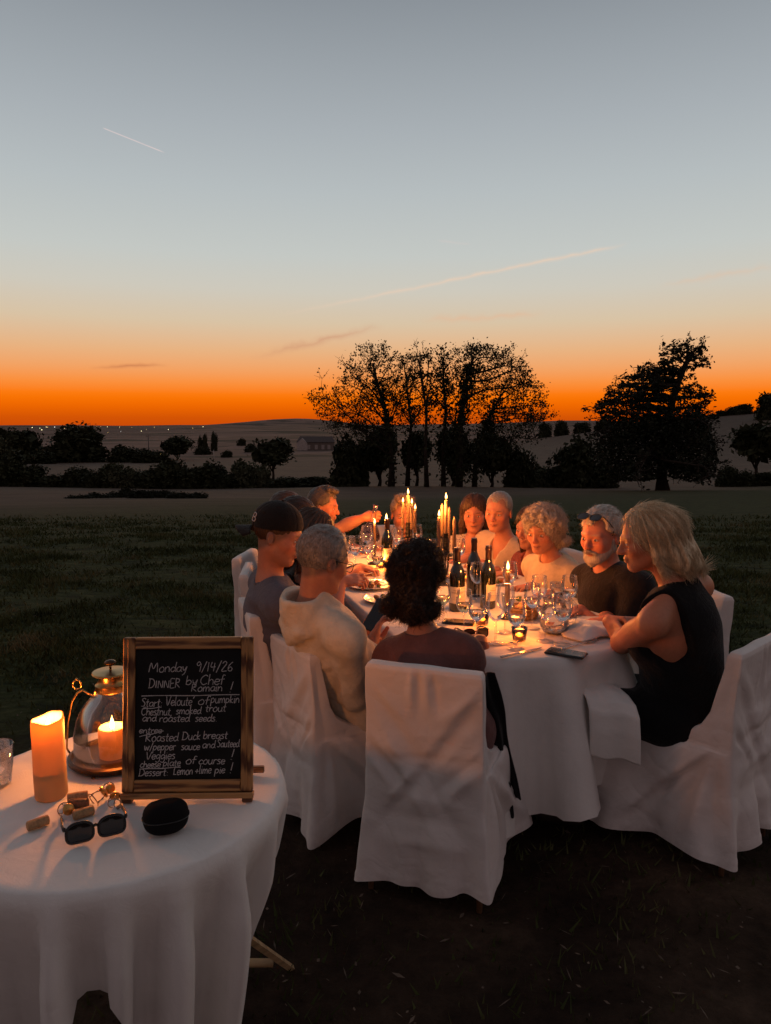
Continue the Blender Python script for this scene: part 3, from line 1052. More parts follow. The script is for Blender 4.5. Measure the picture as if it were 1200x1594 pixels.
def make_barn():
    Y = depth_for(490, 701)
    z0 = float(hgt(at(490, 700, Y)[0], Y))
    x0, x1 = at(462, 690, Y)[0], at(520, 690, Y)[0]
    cx = (x0 + x1) / 2
    w = (x1 - x0)
    k = Y / 330.0
    w = w / k
    g = empty('barn', (cx, Y, z0), 0, 'long low farm building with pale gable in the valley', 'building')
    g.scale = (k, k, k)
    MB().box((0, 4, 1.6), (w, 8, 4.2)).build('wall', Wwall, g, smooth=False)
    rb = MB()
    v = [(-w / 2 - .3, -.4, 3.6), (w / 2 + .3, -.4, 3.6), (w / 2 + .3, 8.4, 3.6), (-w / 2 - .3, 8.4, 3.6), (-w / 2 + 1, 4, 6.2), (w / 2 - 1, 4, 6.2)]
    rb.add(v, [(0, 1, 5, 4), (2, 3, 4, 5)], [(1, 2, 5), (3, 0, 4)])
    rb.build('roof', Roof, g, smooth=False)
    gb = MB()
    gw = w * 0.14
    for xx in (-w / 2 + 2.4,):
        gb.add([(xx - gw, -.6, -.5), (xx + gw, -.6, -.5), (xx + gw, -.6, 3.2), (xx, -.6, 5.4), (xx - gw, -.6, 3.2), (xx - gw, 1, -.5), (xx + gw, 1, -.5), (xx + gw, 1, 3.2), (xx, 1, 5.4), (xx - gw, 1, 3.2)],
               [(0, 1, 2, 4), (1, 6, 7, 2), (5, 0, 4, 9), (2, 7, 8, 3), (3, 8, 9, 4)], [(2, 3, 4)])
    gb.build('gable', Wwhite, g, smooth=False)
    for i, xx in enumerate((-w * 0.18, w * 0.02, w * 0.2, w * 0.36)):
        MB().box((xx, -0.1, 1.4), (1.3, 0.12, 2.0), bev=0.02).build('window', plain('barn_window', (0.35, 0.30, 0.28), 0.3), g, smooth=False)


make_barn()
POLE = plain('pole_wood', (0.12, 0.10, 0.09), 0.9)
for (px, top, by, Y, arm, lab) in ((232, 676, 716, None, 1, 'dark wooden power pole with a crossbar in the valley'), (333, 700, 718, None, 0, 'pale bare pole between the hedge and the poplars')):
    Y = depth_for(px, by)
    b_ = at(px, by, Y)
    b_[2] = float(hgt(b_[0], Y))
    h_ = at(px, top, Y)[2] - b_[2]
    r_ = empty('power_pole', b_, 0, lab, 'pole')
    MB().tube([(0, 0, 0), (0, 0, h_)], [h_ * .022, h_ * .015], 8).build('post', POLE if arm else plain('pole_pale', (0.5, 0.45, 0.42), 0.8), r_)
    if arm:
        MB().box((0, 0, h_ * 0.93), (h_ * .22, h_ * .018, h_ * .018), bev=0.01).build('crossbar', POLE, r_, smooth=False)


def emit(name, c, s):
    m, t, b, o = new_mat(name)
    b.inputs['Base Color'].default_value = (0.02, 0.02, 0.02, 1)
    b.inputs['Emission Color'].default_value = tuple(c) + (1,)
    b.inputs['Emission Strength'].default_value = s
    return m


LAMPS = [emit('lamp_warm', (1, 0.6, 0.2), 2.4), emit('lamp_yellow', (1, 0.85, 0.45), 3.0), emit('lamp_white', (0.9, 0.85, 0.8), 2.2), emit('lamp_green', (0.8, 1.0, 0.5), 2.0)]
MAST = plain('mast_grey', (0.1, 0.1, 0.1), 0.7)
town = [(50, 665.5, 1), (62, 666.5, 3), (65, 669, 1), (72, 664.7, 1), (74, 665, 0), (85, 664.7, 2), (100, 667, 0), (150, 663.8, 0), (157, 664, 0), (167, 664.4, 1), (186, 664.8, 1), (188, 671.5, 2), (168, 673, 0), (220, 671, 1), (228, 668.5, 0), (205, 665.5, 0), (262, 668.6, 1), (240, 665, 0), (316, 664.2, 1), (120, 666, 0), (300, 667.5, 0), (250, 707, 0)]
for i, (px, py, k) in enumerate(town):
    Y = 4300.0 if py < 690 else 260.0
    if py > 668 and py < 690:
        Y = 2400.0
    p = at(px, py, Y)
    gz = float(hgt(p[0], Y))
    s = Y * (0.00042 if px < 110 else 0.00030) * (0.8 + 0.5 * random.random())
    r_ = empty('town_lamp', (p[0], Y, gz), 0, 'tiny lit lamp of the far town below the left skyline' if py < 690 else 'single warm lamp glowing beside the tree left of the poplars', 'lamp', 'lamps of the far town' if py < 690 else None)
    hh = max(p[2] - gz, s)
    MB().ball((0, 0, hh), s * (1.1 if k else 0.8), 8, 6).build('bulb', LAMPS[k], r_)
    MB().tube([(0, 0, 0), (0, 0, hh)], s * 0.12, 5).build('mast', MAST, r_)

# ================================================================== cloth
def cloth_mat(name, c=(0.80, 0.77, 0.73), weave=900.0, soil=False, cr_=0.16):
    m, t, b, o = new_mat(name)
    P = coords(t, 'Object')
    nz = noise(t, 6, 5, 0.6, P)
    lk(t, ramp(t, nz, [(0.3, tuple(x * 0.90 for x in c) + (1,)), (0.7, tuple(c) + (1,))]), b.inputs['Base Color'])
    b.inputs['Roughness'].default_value = 0.92
    b.inputs['Specular IOR Level'].default_value = 0.15
    b.inputs['Sheen Weight'].default_value = 0.15
    def crease(sc, w):
        a = math_n(t, 'ABSOLUTE', math_n(t, 'SUBTRACT', noise(t, sc, 2, 0.5, P, 0.9), 0.5))
        return math_n(t, 'MINIMUM', math_n(t, 'MULTIPLY', a, w), 1.0)
    h = math_n(t, 'ADD', math_n(t, 'MULTIPLY', noise(t, 26, 5, 0.65, P, 1.2), 0.35), math_n(t, 'MULTIPLY', noise(t, weave, 2, 0.5, P), 0.12))
    h = math_n(t, 'ADD', h, math_n(t, 'ADD', math_n(t, 'MULTIPLY', crease(3.2, 9), cr_), math_n(t, 'MULTIPLY', crease(8, 8), cr_ * 0.4)))
    if soil:
        zz = N(t, 'ShaderNodeSeparateXYZ')
        lk(t, P, zz.inputs[0])
        low = N(t, 'ShaderNodeMapRange', interpolation_type='SMOOTHSTEP')
        low.inputs[1].default_value = 0.20
        low.inputs[2].default_value = 0.04
        lk(t, zz.outputs[2], low.inputs[0])
        dirt = math_n(t, 'MULTIPLY', low.outputs[0], ramp(t, noise(t, 9, 6, 0.7, P), [(0.42, (0, 0, 0, 1)), (0.7, (1, 1, 1, 1))]))
        lk(t, mixc(t, math_n(t, 'MULTIPLY', dirt, 0.35), b.inputs['Base Color'].links[0].from_socket, (0.20, 0.13, 0.09, 1)), b.inputs['Base Color'])
    bump(t, b, h, 0.42, 0.014)
    return m


LINEN = cloth_mat('linen_cloth')
COVER = cloth_mat('chair_cover_cloth', (0.78, 0.725, 0.69), soil=True, cr_=0.40)


def drape(E, nrm, L, zt, m=16, steps=170, obst=None, seed=1, fold=11, amp=0.05, inner=6, out=0.10):
    """cloth hanging from a closed table edge E (n,2); L drop length at each edge point. Position based cloth, then the flat top."""
    g = np.random.default_rng(seed)
    n = len(E)
    s = np.linspace(0, 1, m + 1)
    flat = np.zeros((m + 1, n, 3))
    flat[..., 0] = E[:, 0] + nrm[:, 0] * L * s[:, None]
    flat[..., 1] = E[:, 1] + nrm[:, 1] * L * s[:, None]
    x = np.zeros_like(flat)
    ph = np.linspace(0, 2 * math.pi, n, endpoint=False)
    wob = 1 + 0.8 * np.sin(fold * ph + 1.3 * np.sin(2 * ph)) + 0.4 * np.sin((fold + 5) * ph + 2)
    o = 0.012 + amp * s[:, None] * wob[None] + out * s[:, None]
    x[..., 0] = E[:, 0] + nrm[:, 0] * o
    x[..., 1] = E[:, 1] + nrm[:, 1] * o
    x[..., 2] = zt - L * s[:, None] * 0.93
    x[0, :, 2] = zt
    x += g.normal(size=x.shape) * 0.001
    x[0, :, :2] = E
    cons = []
    idx = np.arange((m + 1) * n).reshape(m + 1, n)
    fl = flat.reshape(-1, 3)

    def add(a, b, w=1.0, comp=False):
        a, b = a.ravel(), b.ravel()
        cons.append((a, b, np.linalg.norm(fl[a] - fl[b], axis=1), w, comp))
    r1 = np.roll(idx, -1, 1)
    add(idx[:, ::2], r1[:, ::2])
    add(idx[:, 1::2], r1[:, 1::2])
    add(idx[0:-1:2], idx[1::2][:len(idx[0:-1:2])])
    add(idx[1:-1:2], idx[2::2][:len(idx[1:-1:2])])
    for o_ in (0, 1):
        for q in (0, 1):
            a = idx[o_:-1:2, q::2]
            b = r1[o_ + 1::2, q::2][:len(a)]
            add(a, b, 0.5)
            a2 = r1[o_:-1:2, q::2]
            b2 = idx[o_ + 1::2, q::2][:len(a2)]
            add(a2, b2, 0.5)
    r2 = np.roll(idx, -2, 1)
    for q in range(4):
        if n % 4 == 0:
            add(idx[:, q::4], r2[:, q::4], 0.22, True)
    for q in range(4):
        a = idx[q:-2:4]
        add(a, idx[q + 2::4][:len(a)], 0.3, True)
    X = x.reshape(-1, 3)
    V = np.zeros_like(X)
    w = np.ones(len(X))
    w[:n] = 0
    dt = 0.02
    Ex, Ey = E[:, 0], E[:, 1]
    cx = E.mean(0)
    for it in range(steps):
        V[:, 2] -= 9.81 * dt * (w > 0)
        V *= 0.965
        P = X + V * dt
        for k in range(9):
            for (a, b, r0, kk, comp) in cons:
                d = P[b] - P[a]
                l = np.sqrt((d * d).sum(1)) + 1e-9
                c = (l - r0) / l
                if comp:
                    c = np.where(l > r0, c * 0.2, c)
                ws = w[a] + w[b]
                ws[ws == 0] = 1
                d *= (kk * c / ws)[:, None]
                P[a] += d * w[a][:, None]
                P[b] -= d * w[b][:, None]
        # stay outside the table edge, above ground
        PP = P.reshape(m + 1, n, 3)
        rel = (PP[..., 0] - Ex) * nrm[:, 0] + (PP[..., 1] - Ey) * nrm[:, 1]
        pen = np.clip(0.006 - rel, 0, None)
        pen[0] = 0
        PP[..., 0] += pen * nrm[:, 0]
        PP[..., 1] += pen * nrm[:, 1]
        P = PP.reshape(-1, 3)
        P[:, 2] = np.maximum(P[:, 2], 0.012)
        for (c, r) in (obst or ()):
            d = P - np.asarray(c)
            l = np.linalg.norm(d, axis=1)
            k_ = (l < r) & (w > 0)
            P[k_] += d[k_] / (l[k_][:, None] + 1e-9) * (r - l[k_])[:, None]
        V = (P - X) / dt
        X = P
    outv = [X]
    faces = []
    i = np.arange(m)[:, None] * n
    j = np.arange(n)[None]
    k = (j + 1) % n
    faces.append(np.stack([i + j, i + n + j, i + n + k, i + k], -1).reshape(-1, 4))
    # the top, edge inwards
    base = len(X)
    prev = np.arange(n)
    for q in range(1, inner + 1):
        f = (0.975, 0.93)[q - 1] if q < 3 else 0.93 * (1 - (q - 2) / (inner - 1.5))
        ring = np.zeros((n, 3))
        ring[:, :2] = cx + (E - cx) * f
        ring[:, 2] = zt + 0.004 + 0.0012 * np.sin(ring[:, 0] * 23 + ring[:, 1] * 9) * np.sin(ring[:, 1] * 17)
        outv.append(ring)
        cur = base + (q - 1) * n + np.arange(n)
        faces.append(np.stack([prev, np.roll(prev, -1), np.roll(cur, -1), cur], -1))
        prev = cur
    outv.append(np.array([(cx[0], cx[1], zt + 0.004)]))
    c0 = base + inner * n
    f3 = np.stack([prev, np.roll(prev, -1), np.full(n, c0)], -1)
    return np.concatenate(outv), [np.concatenate(faces), f3]


def stadium(c1, c2, r, n, inset=0.0):
    """closed edge of a long table with round ends: points and outward normals, evenly spaced"""
    c1, c2 = np.asarray(c1, float), np.asarray(c2, float)
    ax = (c2 - c1)
    L = np.linalg.norm(ax)
    ax /= L
    lf = np.array((-ax[1], ax[0]))
    per = 2 * L + 2 * math.pi * r
    P, Nn = [], []
    for q in range(n):
        s = per * q / n
        if s < L:
            p, nn = c1 + ax * s - lf * r, -lf
        elif s < L + math.pi * r:
            a = (s - L) / r
            nn = -lf * math.cos(a) + ax * math.sin(a)
            p = c2 + nn * r
        elif s < 2 * L + math.pi * r:
            t = s - L - math.pi * r
            p, nn = c2 - ax * t + lf * r, lf
        else:
            a = (s - 2 * L - math.pi * r) / r
            nn = lf * math.cos(a) - ax * math.sin(a)
            p = c1 + nn * r
        P.append(p)
        Nn.append(nn)
    return np.array(P), np.array(Nn)


OAK = plain('oak_wood', (0.30, 0.17, 0.075), 0.55, var=0.4, scale=9, stretch=(1, 1, 9), bmp=0.15)
PALEWOOD = plain('pale_wood', (0.46, 0.32, 0.17), 0.6, var=0.3, scale=9, stretch=(1, 1, 6))

# ---------------------------------------------------------------- the dining table
TZ = 0.74
TC1, TC2, TR = (0.53, 3.21), (0.10, 4.60), 0.55
dt_ = empty('dining_table', ((TC1[0] + TC2[0]) / 2, (TC1[1] + TC2[1]) / 2, 0), 0, 'long dining table under the white cloth, laid for dinner', 'table')
o_ = np.array((dt_.location.x, dt_.location.y))
E_t, N_t = stadium(TC1, TC2, TR, 96)
tm_ = MB()
vv = np.vstack([np.c_[E_t - o_, np.full(96, TZ - 0.03)], np.c_[E_t - o_, np.full(96, TZ - 0.002)], [(0, 0, TZ - 0.03), (0, 0, TZ - 0.002)]])
j_ = np.arange(96)
tm_.add(vv, np.stack([j_, (j_ + 1) % 96, 96 + (j_ + 1) % 96, 96 + j_], -1), np.vstack([np.stack([np.full(96, 192), (j_ + 1) % 96, j_], -1), np.stack([np.full(96, 193), 96 + j_, 96 + (j_ + 1) % 96], -1)]))
tm_.build('tabletop', OAK, dt_, smooth=False)
for (cx_, cy_) in ((0.75, 3.35), (0.30, 3.2), (0.32, 4.45), (-0.12, 4.35)):
    MB().box((cx_ - o_[0], cy_ - o_[1], (TZ - 0.03) / 2), (0.05, 0.05, TZ - 0.032), bev=0.005).build('leg', OAK, dt_, smooth=False)
En, Nn = stadium(TC1, TC2, TR, 192)
ang = np.arctan2(En[:, 1] - 3.9, En[:, 0] - 0.32)
fang = np.arctan2(En[:, 1] - TC1[1], En[:, 0] - TC1[0])
Ld = 0.53 + 0.10 * np.cos(2 * (fang + 2.1)) + 0.02 * np.sin(5 * ang)
Ld = np.clip(Ld, 0.42, 0.63)
kn = [((1.00, 3.04, 0.44), 0.12)]
v_, f_ = drape(En, Nn, Ld, TZ, m=16, steps=150, seed=3, fold=17, amp=0.03)
v_[:, :2] -= o_
cl = obj('tablecloth', mesh_np('tablecloth', v_, f_), LINEN)
cl.location = (o_[0], o_[1], 0)
tag(cl, 'long white cloth hanging in folds over the dining table', 'tablecloth')

# ---------------------------------------------------------------- the small round table in front
SZ = 0.74
SC_ = (-0.635, 1.665)
SR = 0.39
st = empty('round_table', (SC_[0], SC_[1], 0), 0, 'small round folding table under a white cloth, lower left', 'table')
MB().lathe([(SR - 0.03, SZ - 0.028), (SR - 0.016, SZ - 0.024), (SR - 0.016, SZ - 0.008), (SR - 0.022, SZ - 0.003)], 48).build('tabletop', PALEWOOD, st, auto=40)
for (a0, b0) in (((-0.30, -0.34, 0.0), (-0.20, 0.28, SZ - 0.03)), ((0.30, -0.34, 0.0), (0.22, 0.28, SZ - 0.03)), ((-0.26, 0.34, 0.0), (-0.16, -0.28, SZ - 0.03)), ((0.36, 0.36, 0.0), (0.18, -0.28, SZ - 0.03))):
    MB().tube([a0, b0], 0.011, 4).build('leg', PALEWOOD, st, smooth=False)
for y_ in (-0.3, 0.31):
    MB().tube([(-0.29, y_, 0.06), (0.31, y_, 0.06)], 0.012, 6).build('stretcher', PALEWOOD, st)
th_ = np.linspace(0, 2 * math.pi, 144, endpoint=False)
Es = np.stack([np.cos(th_) * SR, np.sin(th_) * SR], -1)
Ns = np.stack([np.cos(th_), np.sin(th_)], -1)
Ls = np.interp(np.mod(np.degrees(th_) + 180, 360) - 180, [-180, -150, -115, -95, -82, -72, -62, -52, -40, -26, -12, 5, 25, 90, 150, 180], [.40, .40, .42, .36, .21, .21, .36, .47, .47, .37, .28, .25, .25, .30, .38, .40])
v_, f_ = drape(Es, Ns, Ls, SZ, m=14, steps=150, seed=8, fold=8, amp=0.034, out=0.03)
hang = v_[:15 * 144].reshape(15, 144, 3)                     # deepen the folds the cloth fell into
rad_ = np.hypot(hang[..., 0], hang[..., 1])
sm_ = np.mean([np.roll(rad_, q, 1) for q in range(-13, 14)], 0)
dep = np.clip((SZ - 0.05 - hang[..., 2]) / 0.12, 0, 1)
new_ = np.maximum(sm_ + (rad_ - sm_) * (1 + 0.9 * dep), SR * 0.97)
hang[..., :2] *= (new_ / np.maximum(rad_, 1e-6))[..., None]
tv = np.degrees(np.arctan2(v_[:, 1], v_[:, 0]))
v_[:, :2] *= (1 - (0.5 + 0.9 * np.exp(-((tv - 6) / 36) ** 2)) * np.clip(SZ - 0.035 - v_[:, 2], 0, 0.4))[:, None]           # hangs in under the edge
cl = obj('tablecloth', mesh_np('tablecloth', v_, f_), LINEN)
cl.location = (SC_[0], SC_[1], 0)
tag(cl, 'white cloth draped over the small round table, lower left', 'tablecloth')

# ---------------------------------------------------------------- chairs
CHROME = plain('chair_leg_wood', (0.22, 0.12, 0.06), 0.5)


def seg_dist(p, a, b):
    a, b = np.asarray(a, float), np.asarray(b, float)
    ab = b - a
    t = np.clip(((p - a) @ ab) / (ab @ ab), 0, 1)
    return np.linalg.norm(p - a - t[:, None] * ab, axis=1), t


def vnormals(v, f):
    n = np.zeros_like(v)
    for a in (f if isinstance(f, list) else [f]):
        fn = np.cross(v[a[:, 1]] - v[a[:, 0]], v[a[:, 2]] - v[a[:, 0]])
        for k in range(a.shape[1]):
            np.add.at(n, a[:, k], fn)
    return n / (np.linalg.norm(n, axis=1, keepdims=True) + 1e-12)


def chair_cover(seed, top=0.815, hem=0.075, sit=0.44, flare=1.0, w=0.20):
    """loose white cover: skirt to near the ground, seat, sleeve over the back"""
    g = np.random.default_rng(seed)
    # levels: z, half width back, half width front, y back, y front
    prof = [(hem, .218, .262, -.275, .275), (.13, .217, .256, -.271, .266), (.20, .215, .248, -.267, .256), (.27, .214, .241, -.264, .248), (.34, .212, .234, -.261, .241),
            (.40, .211, .228, -.259, .236), (sit - .008, .210, .223, -.258, .229), (sit + .006, .209, .214, -.258, .206), (sit + .010, .208, .204, -.258, .150),
            (sit + .014, .207, .196, -.258, .080), (sit + .024, .206, .190, -.258, .005), (sit + .045, .205, .190, -.258, -.075), (sit + .085, .204, .190, -.258, -.135), (sit + .14, .202, .190, -.253, -.165),
            (sit + .20, .201, .192, -.257, -.182), (sit + .26, .200, .194, -.262, -.196), (top - .05, .199, .195, -.268, -.210), (top - .018, .197, .193, -.270, -.216), (top - .005, .190, .188, -.266, -.224), (top, .170, .170, -.254, -.236)]
    # subdivide levels
    prof = np.array(prof)
    k = np.linspace(0, len(prof) - 1, 100)
    i = np.minimum(k.astype(int), len(prof) - 2)
    prof = prof[i] + (prof[i + 1] - prof[i]) * (k - i)[:, None]
    nb, ns = 54, 40
    ub = np.linspace(-1, 1, nb, endpoint=False)
    us = np.linspace(0, 1, ns, endpoint=False)
    rings = []
    for (z, wb, wf, yb, yf) in prof:
        s_ = us
        ring = np.concatenate([
            np.stack([ub * wb, np.full(nb, yb)], -1),                                  # back, left to right
            np.stack([wb + (wf - wb) * s_, yb + (yf - yb) * s_], -1),                   # right side
            np.stack([-ub * wf, np.full(nb, yf)], -1),                                 # front
            np.stack([-wf - (wb - wf) * s_, yf + (yb - yf) * s_], -1)])                 # left side
        rings.append(np.c_[ring, np.full(len(ring), z)])
    n = len(rings[0])
    v = np.concatenate(rings)
    # hem runs unevenly
    u = np.arange(n) / n * 2 * math.pi
    low = np.clip((0.36 - v[:, 2]) / 0.3, 0, 1)
    uu = np.tile(u, len(prof))
    a1, a2, a3 = g.random(3) * 6.28
    ax_ = np.clip(np.abs(v[:, 0]) / .24, 0, 1) ** 3 * np.clip(np.abs(v[:, 1]) / .26, 0, 1) ** 3
    v[:, 2] += low * (0.016 * np.sin(2 * uu + a1) + 0.010 * np.sin(5 * uu + a2) - 0.03 * ax_)
    sw = low ** 1.3 * flare * (0.020 * np.sin(7 * uu + a2) + 0.016 * np.sin(11 * uu + a3) + 0.012 * np.sin(17 * uu + a1)) + low * 0.045 * ax_
    rad = v[:, :2] / (np.linalg.norm(v[:, :2], axis=1, keepdims=True) + 1e-9)
    v[:, :2] += rad * sw[:, None]
    m = len(prof)
    i = np.arange(m - 1)[:, None] * n
    j = np.arange(n)[None]
    kx = (j + 1) % n
    f4 = np.stack([i + j, i + kx, i + n + kx, i + n + j], -1).reshape(-1, 4)
    # round the corners of every ring, then press creases into it
    vr = v.reshape(m, n, 3)
    for _ in range(9):
        vr = 0.5 * vr + 0.25 * (np.roll(vr, 1, 1) + np.roll(vr, -1, 1))
    v = vr.reshape(-1, 3)
    nn = vnormals(v, f4)
    cr = []
    for sx in (-1, 1):
        hub = (sx * 0.21, -0.20, sit + 0.02)
        for q in range(6):
            e = (sx * (0.24 + .02 * g.random()), -0.26 + 0.48 * (q + g.random()) / 6, hem + 0.05 * g.random())
            cr.append((hub, e, 0.012 + 0.014 * g.random(), (0.014 + 0.012 * g.random()) * (1 if q % 2 else -1)))
        cr.append((hub, (sx * 0.2, -0.24, top - 0.05), 0.016, -0.008))
        cr.append((hub, (sx * 0.20, 0.2, sit), 0.02, -0.010))
        for q in range(3):
            cr.append(((sx * 0.20, -0.26, sit + 0.06 + 0.05 * q), (sx * (0.02 + .08 * g.random()), -0.27, sit - 0.02 - 0.07 * g.random()), 0.018, (-1) ** q * 0.010))
            cr.append(((sx * 0.19, -0.27, top - .06 - .05 * q), (sx * 0.05 * g.random(), -0.26, top - .2 - .08 * q), 0.016, (-1) ** q * 0.006))
    for q in range(5):
        z0 = sit - 0.24 + 0.09 * q + 0.03 * g.random()
        x0 = -0.20 + 0.1 * g.random()
        cr.append(((x0, -0.26, z0), (0.2 - 0.12 * g.random(), -0.26, z0 + 0.06 * (g.random() - .5)), 0.020 + 0.014 * g.random(), (-1) ** q * (0.004 + 0.005 * g.random())))
    for q in range(6):                                     # long slack folds across back and sides
        sx = g.choice((-1, 1))
        cr.append(((sx * 0.19, -0.268, top - 0.03 - 0.1 * g.random()), (-sx * (0.02 + 0.16 * g.random()), -0.266, sit - 0.02 - 0.26 * g.random()), 0.014 + 0.014 * g.random(), g.choice((-1, 1)) * 0.008))
        cr.append(((sx * 0.20, -0.22, top - 0.10 - 0.2 * g.random()), (sx * 0.25, -0.05 + 0.3 * g.random(), hem + 0.2 * g.random()), 0.016 + 0.012 * g.random(), g.choice((-1, 1)) * 0.009))
    for sx in (-1, 1):                                     # corner seams
        cr.append(((sx * 0.196, -0.266, top - 0.02), (sx * 0.205, -0.258, sit), 0.006, 0.005))
        cr.append(((sx * 0.205, -0.258, sit + 0.05), (sx * 0.214, -0.272, hem), 0.006, 0.005))
    # gathered pleats at the top of the back
    px_ = 0.02 * (g.random() - .5) - 0.03
    for q, s_ in ((0, 1), (0.022, -1), (0.045, 1), (0.07, -1)):
        cr.append(((px_ + q, -0.27, top - 0.01), (px_ + q * 1.4 - .008, -0.268, top - 0.15 - .03 * g.random()), 0.010, s_ * 0.008))
    for (a, b, wd, am) in cr:
        d, t = seg_dist(v, a, b)
        v = v + nn * (am * 1.45 * np.exp(-(d / wd) ** 1.25) * np.sin(np.clip(t, 0.03, 1) * math.pi * 0.9 + .1))[:, None]
    v += nn * (0.0016 * np.sin(v[:, 0] * 31 + v[:, 2] * 17 + a1) * np.sin(v[:, 2] * 27 + v[:, 1] * 21 + a2))[:, None]
    hb_ = v.reshape(-1, n, 3)
    hb_[2] += nn.reshape(-1, n, 3)[2] * 0.0022            # stitched hem
    hb_[0:2] += nn.reshape(-1, n, 3)[0:2] * 0.0012
    v = hb_.reshape(-1, 3)
    c0 = len(v)
    v = np.vstack([v, v[-n:].mean(0, keepdims=True)])
    f3 = np.stack([np.arange(c0 - n, c0), np.roll(np.arange(c0 - n, c0), -1), np.full(n, c0)], -1)
    return mesh_np('cover', v, [f4, f3])


COVERS = [chair_cover(s, flare=fl) for s, fl in ((1, 0.8), (2, 1.3), (3, 1.0), (4, 1.6))]
_leg = None


def chair(loc, face, label, variant=0, scale=1.0):
    """covered folding chair; face = direction the sitter looks"""
    global _leg
    rz = math.atan2(face[1], face[0]) - math.pi / 2
    r = empty('covered_chair', (loc[0], loc[1], float(hgt(loc[0], loc[1])) if len(loc) < 3 else loc[2]), rz, label, 'chair', 'white covered chairs round the dining table')
    r.scale = (scale,) * 3
    obj('cover', COVERS[variant], COVER, r)
    if _leg is None:
        _leg = MB().tube([(0, 0, 0.0), (0, 0, 0.40)], [0.010, 0.012], 8).mesh('leg')
        _leg.materials.append(CHROME)
    for (x, y) in ((-.19, -.235), (.19, -.235), (-.18, .20), (.18, .20)):
        o = obj('leg', _leg, None, r)
        o.location = (x, y, 0)
    return r


CH = {
    1: ((0.208, 2.545), (.335, .94), 'white covered chair of the woman in the brown top, nearest the camera', 0),
    2: ((-0.165, 2.905), (.85, .53), 'white covered chair of the man in the cream hooded top', 1),
    3: ((-0.36, 3.20), (.93, .30), 'white covered chair of the man in the backwards cap', 2),
    4: ((-0.36, 3.62), (.97, .20), 'white covered chair between the capped man and the far left sitters', 3),
    5: ((-0.52, 4.02), (.98, .1), 'white covered chair of the far left sitter in the dark cap', 0),
    6: ((-0.62, 4.45), (.98, -.1), 'white covered chair standing out furthest left by the table', 1),
    7: ((-0.48, 5.20), (.8, -.6), 'white covered chair of the man reaching with the decanter', 2),
    8: ((0.06, 5.52), (.05, -1), 'white covered chair at the far end of the table', 3),
    9: ((0.62, 5.10), (-.6, -.8), 'white covered chair of the woman in the dotted top', 0),
    10: ((0.80, 4.80), (-.75, -.55), 'white covered chair of the man in the linen shirt', 1),
    11: ((0.98, 4.42), (-.9, -.35), 'white covered chair of the dark haired woman on the right', 2),
    12: ((1.04, 4.02), (-.95, -.25), 'white covered chair of the woman with curly grey hair', 3),
    13: ((1.30, 3.46), (-.97, -.10), 'white covered chair behind the bearded man, lit pink by candles', 0),
    14: ((1.17, 2.76), (-.68, .73), 'white covered chair of the blonde woman, wide flared skirt, lower right', 3),
}
for k_, (lc, fc, lb, va) in CH.items():
    chair(lc, fc, lb, va, 0.92 if k_ == 2 else 1.0)

# ================================================================== candles
WAX_T = None


def wax_mat(name, c, transl=0.45):
    m, t, b, o = new_mat(name)
    nz = noise(t, 25, 4, 0.6, coords(t))
    lk(t, ramp(t, nz, [(0.3, tuple(x * 0.9 for x in c) + (1,)), (0.7, tuple(c) + (1,))]), b.inputs['Base Color'])
    b.inputs['Roughness'].default_value = 0.45
    b.inputs['Specular IOR Level'].default_value = 0.4
    tr = N(t, 'ShaderNodeBsdfTranslucent')
    tr.inputs[0].default_value = (1.0, 0.62, 0.20, 1)
    mx = N(t, 'ShaderNodeMixShader')
    mx.inputs[0].default_value = transl
    lk(t, b.outputs[0], mx.inputs[1])
    lk(t, tr.outputs[0], mx.inputs[2])
    lk(t, mx.outputs[0], o.inputs[0])
    return m


WAX = wax_mat('ivory_wax', (0.64, 0.50, 0.30), 0.55)
WAXT = wax_mat('taper_wax', (0.17, 0.11, 0.075), 0.10)
WICK = plain('wick', (0.02, 0.015, 0.012), 0.9)


def flame_mat():
    m, t, b, o = new_mat('flame')
    t.nodes.remove(b)
    g = N(t, 'ShaderNodeSeparateXYZ')
    lk(t, coords(t, 'Generated'), g.inputs[0])
    c = ramp(t, g.outputs[2], [(0.0, (1.0, 0.22, 0.02, 1)), (0.25, (1.0, 0.50, 0.14, 1)), (0.7, (1.0, 0.58, 0.20, 1)), (1.0, (1.0, 0.30, 0.04, 1))])
    e = N(t, 'ShaderNodeEmission')
    e.inputs[1].default_value = 4.5
    lk(t, c, e.inputs[0])
    tr = N(t, 'ShaderNodeBsdfTransparent')
    a = N(t, 'ShaderNodeAddShader')
    lk(t, e.outputs[0], a.inputs[0])
    lk(t, tr.outputs[0], a.inputs[1])
    lk(t, a.outputs[0], o.inputs[0])
    return m


FLAME = flame_mat()
FLAME_ME = MB().lathe([(0.0012, 0), (0.0042, 0.004), (0.0058, 0.010), (0.0052, 0.017), (0.0032, 0.025), (0.0012, 0.032), (0.0002, 0.037)], 12, caps=False).mesh('flame')
FLAME_ME.materials.append(FLAME)
FLAME_COL = (1.0, 0.28, 0.045)
POWER = 5.6


def add_flame(parent, loc, power, sc=1.0, lean=0.0, up=0.028):
    o = obj('flame', FLAME_ME, None, parent)
    o.location = loc
    o.scale = (sc, sc, sc)
    o.rotation_euler = (0.0, lean, 0.6)
    ld = bpy.data.lights.new('flame_light', 'POINT')
    ld.energy = power * POWER
    ld.color = FLAME_COL
    ld.shadow_soft_size = 0.012 if up > 0.03 else 0.024
    lo = bpy.data.objects.new('flame_light', ld)
    COL.objects.link(lo)
    lo.parent = parent
    lo.location = (loc[0], loc[1], loc[2] + up)


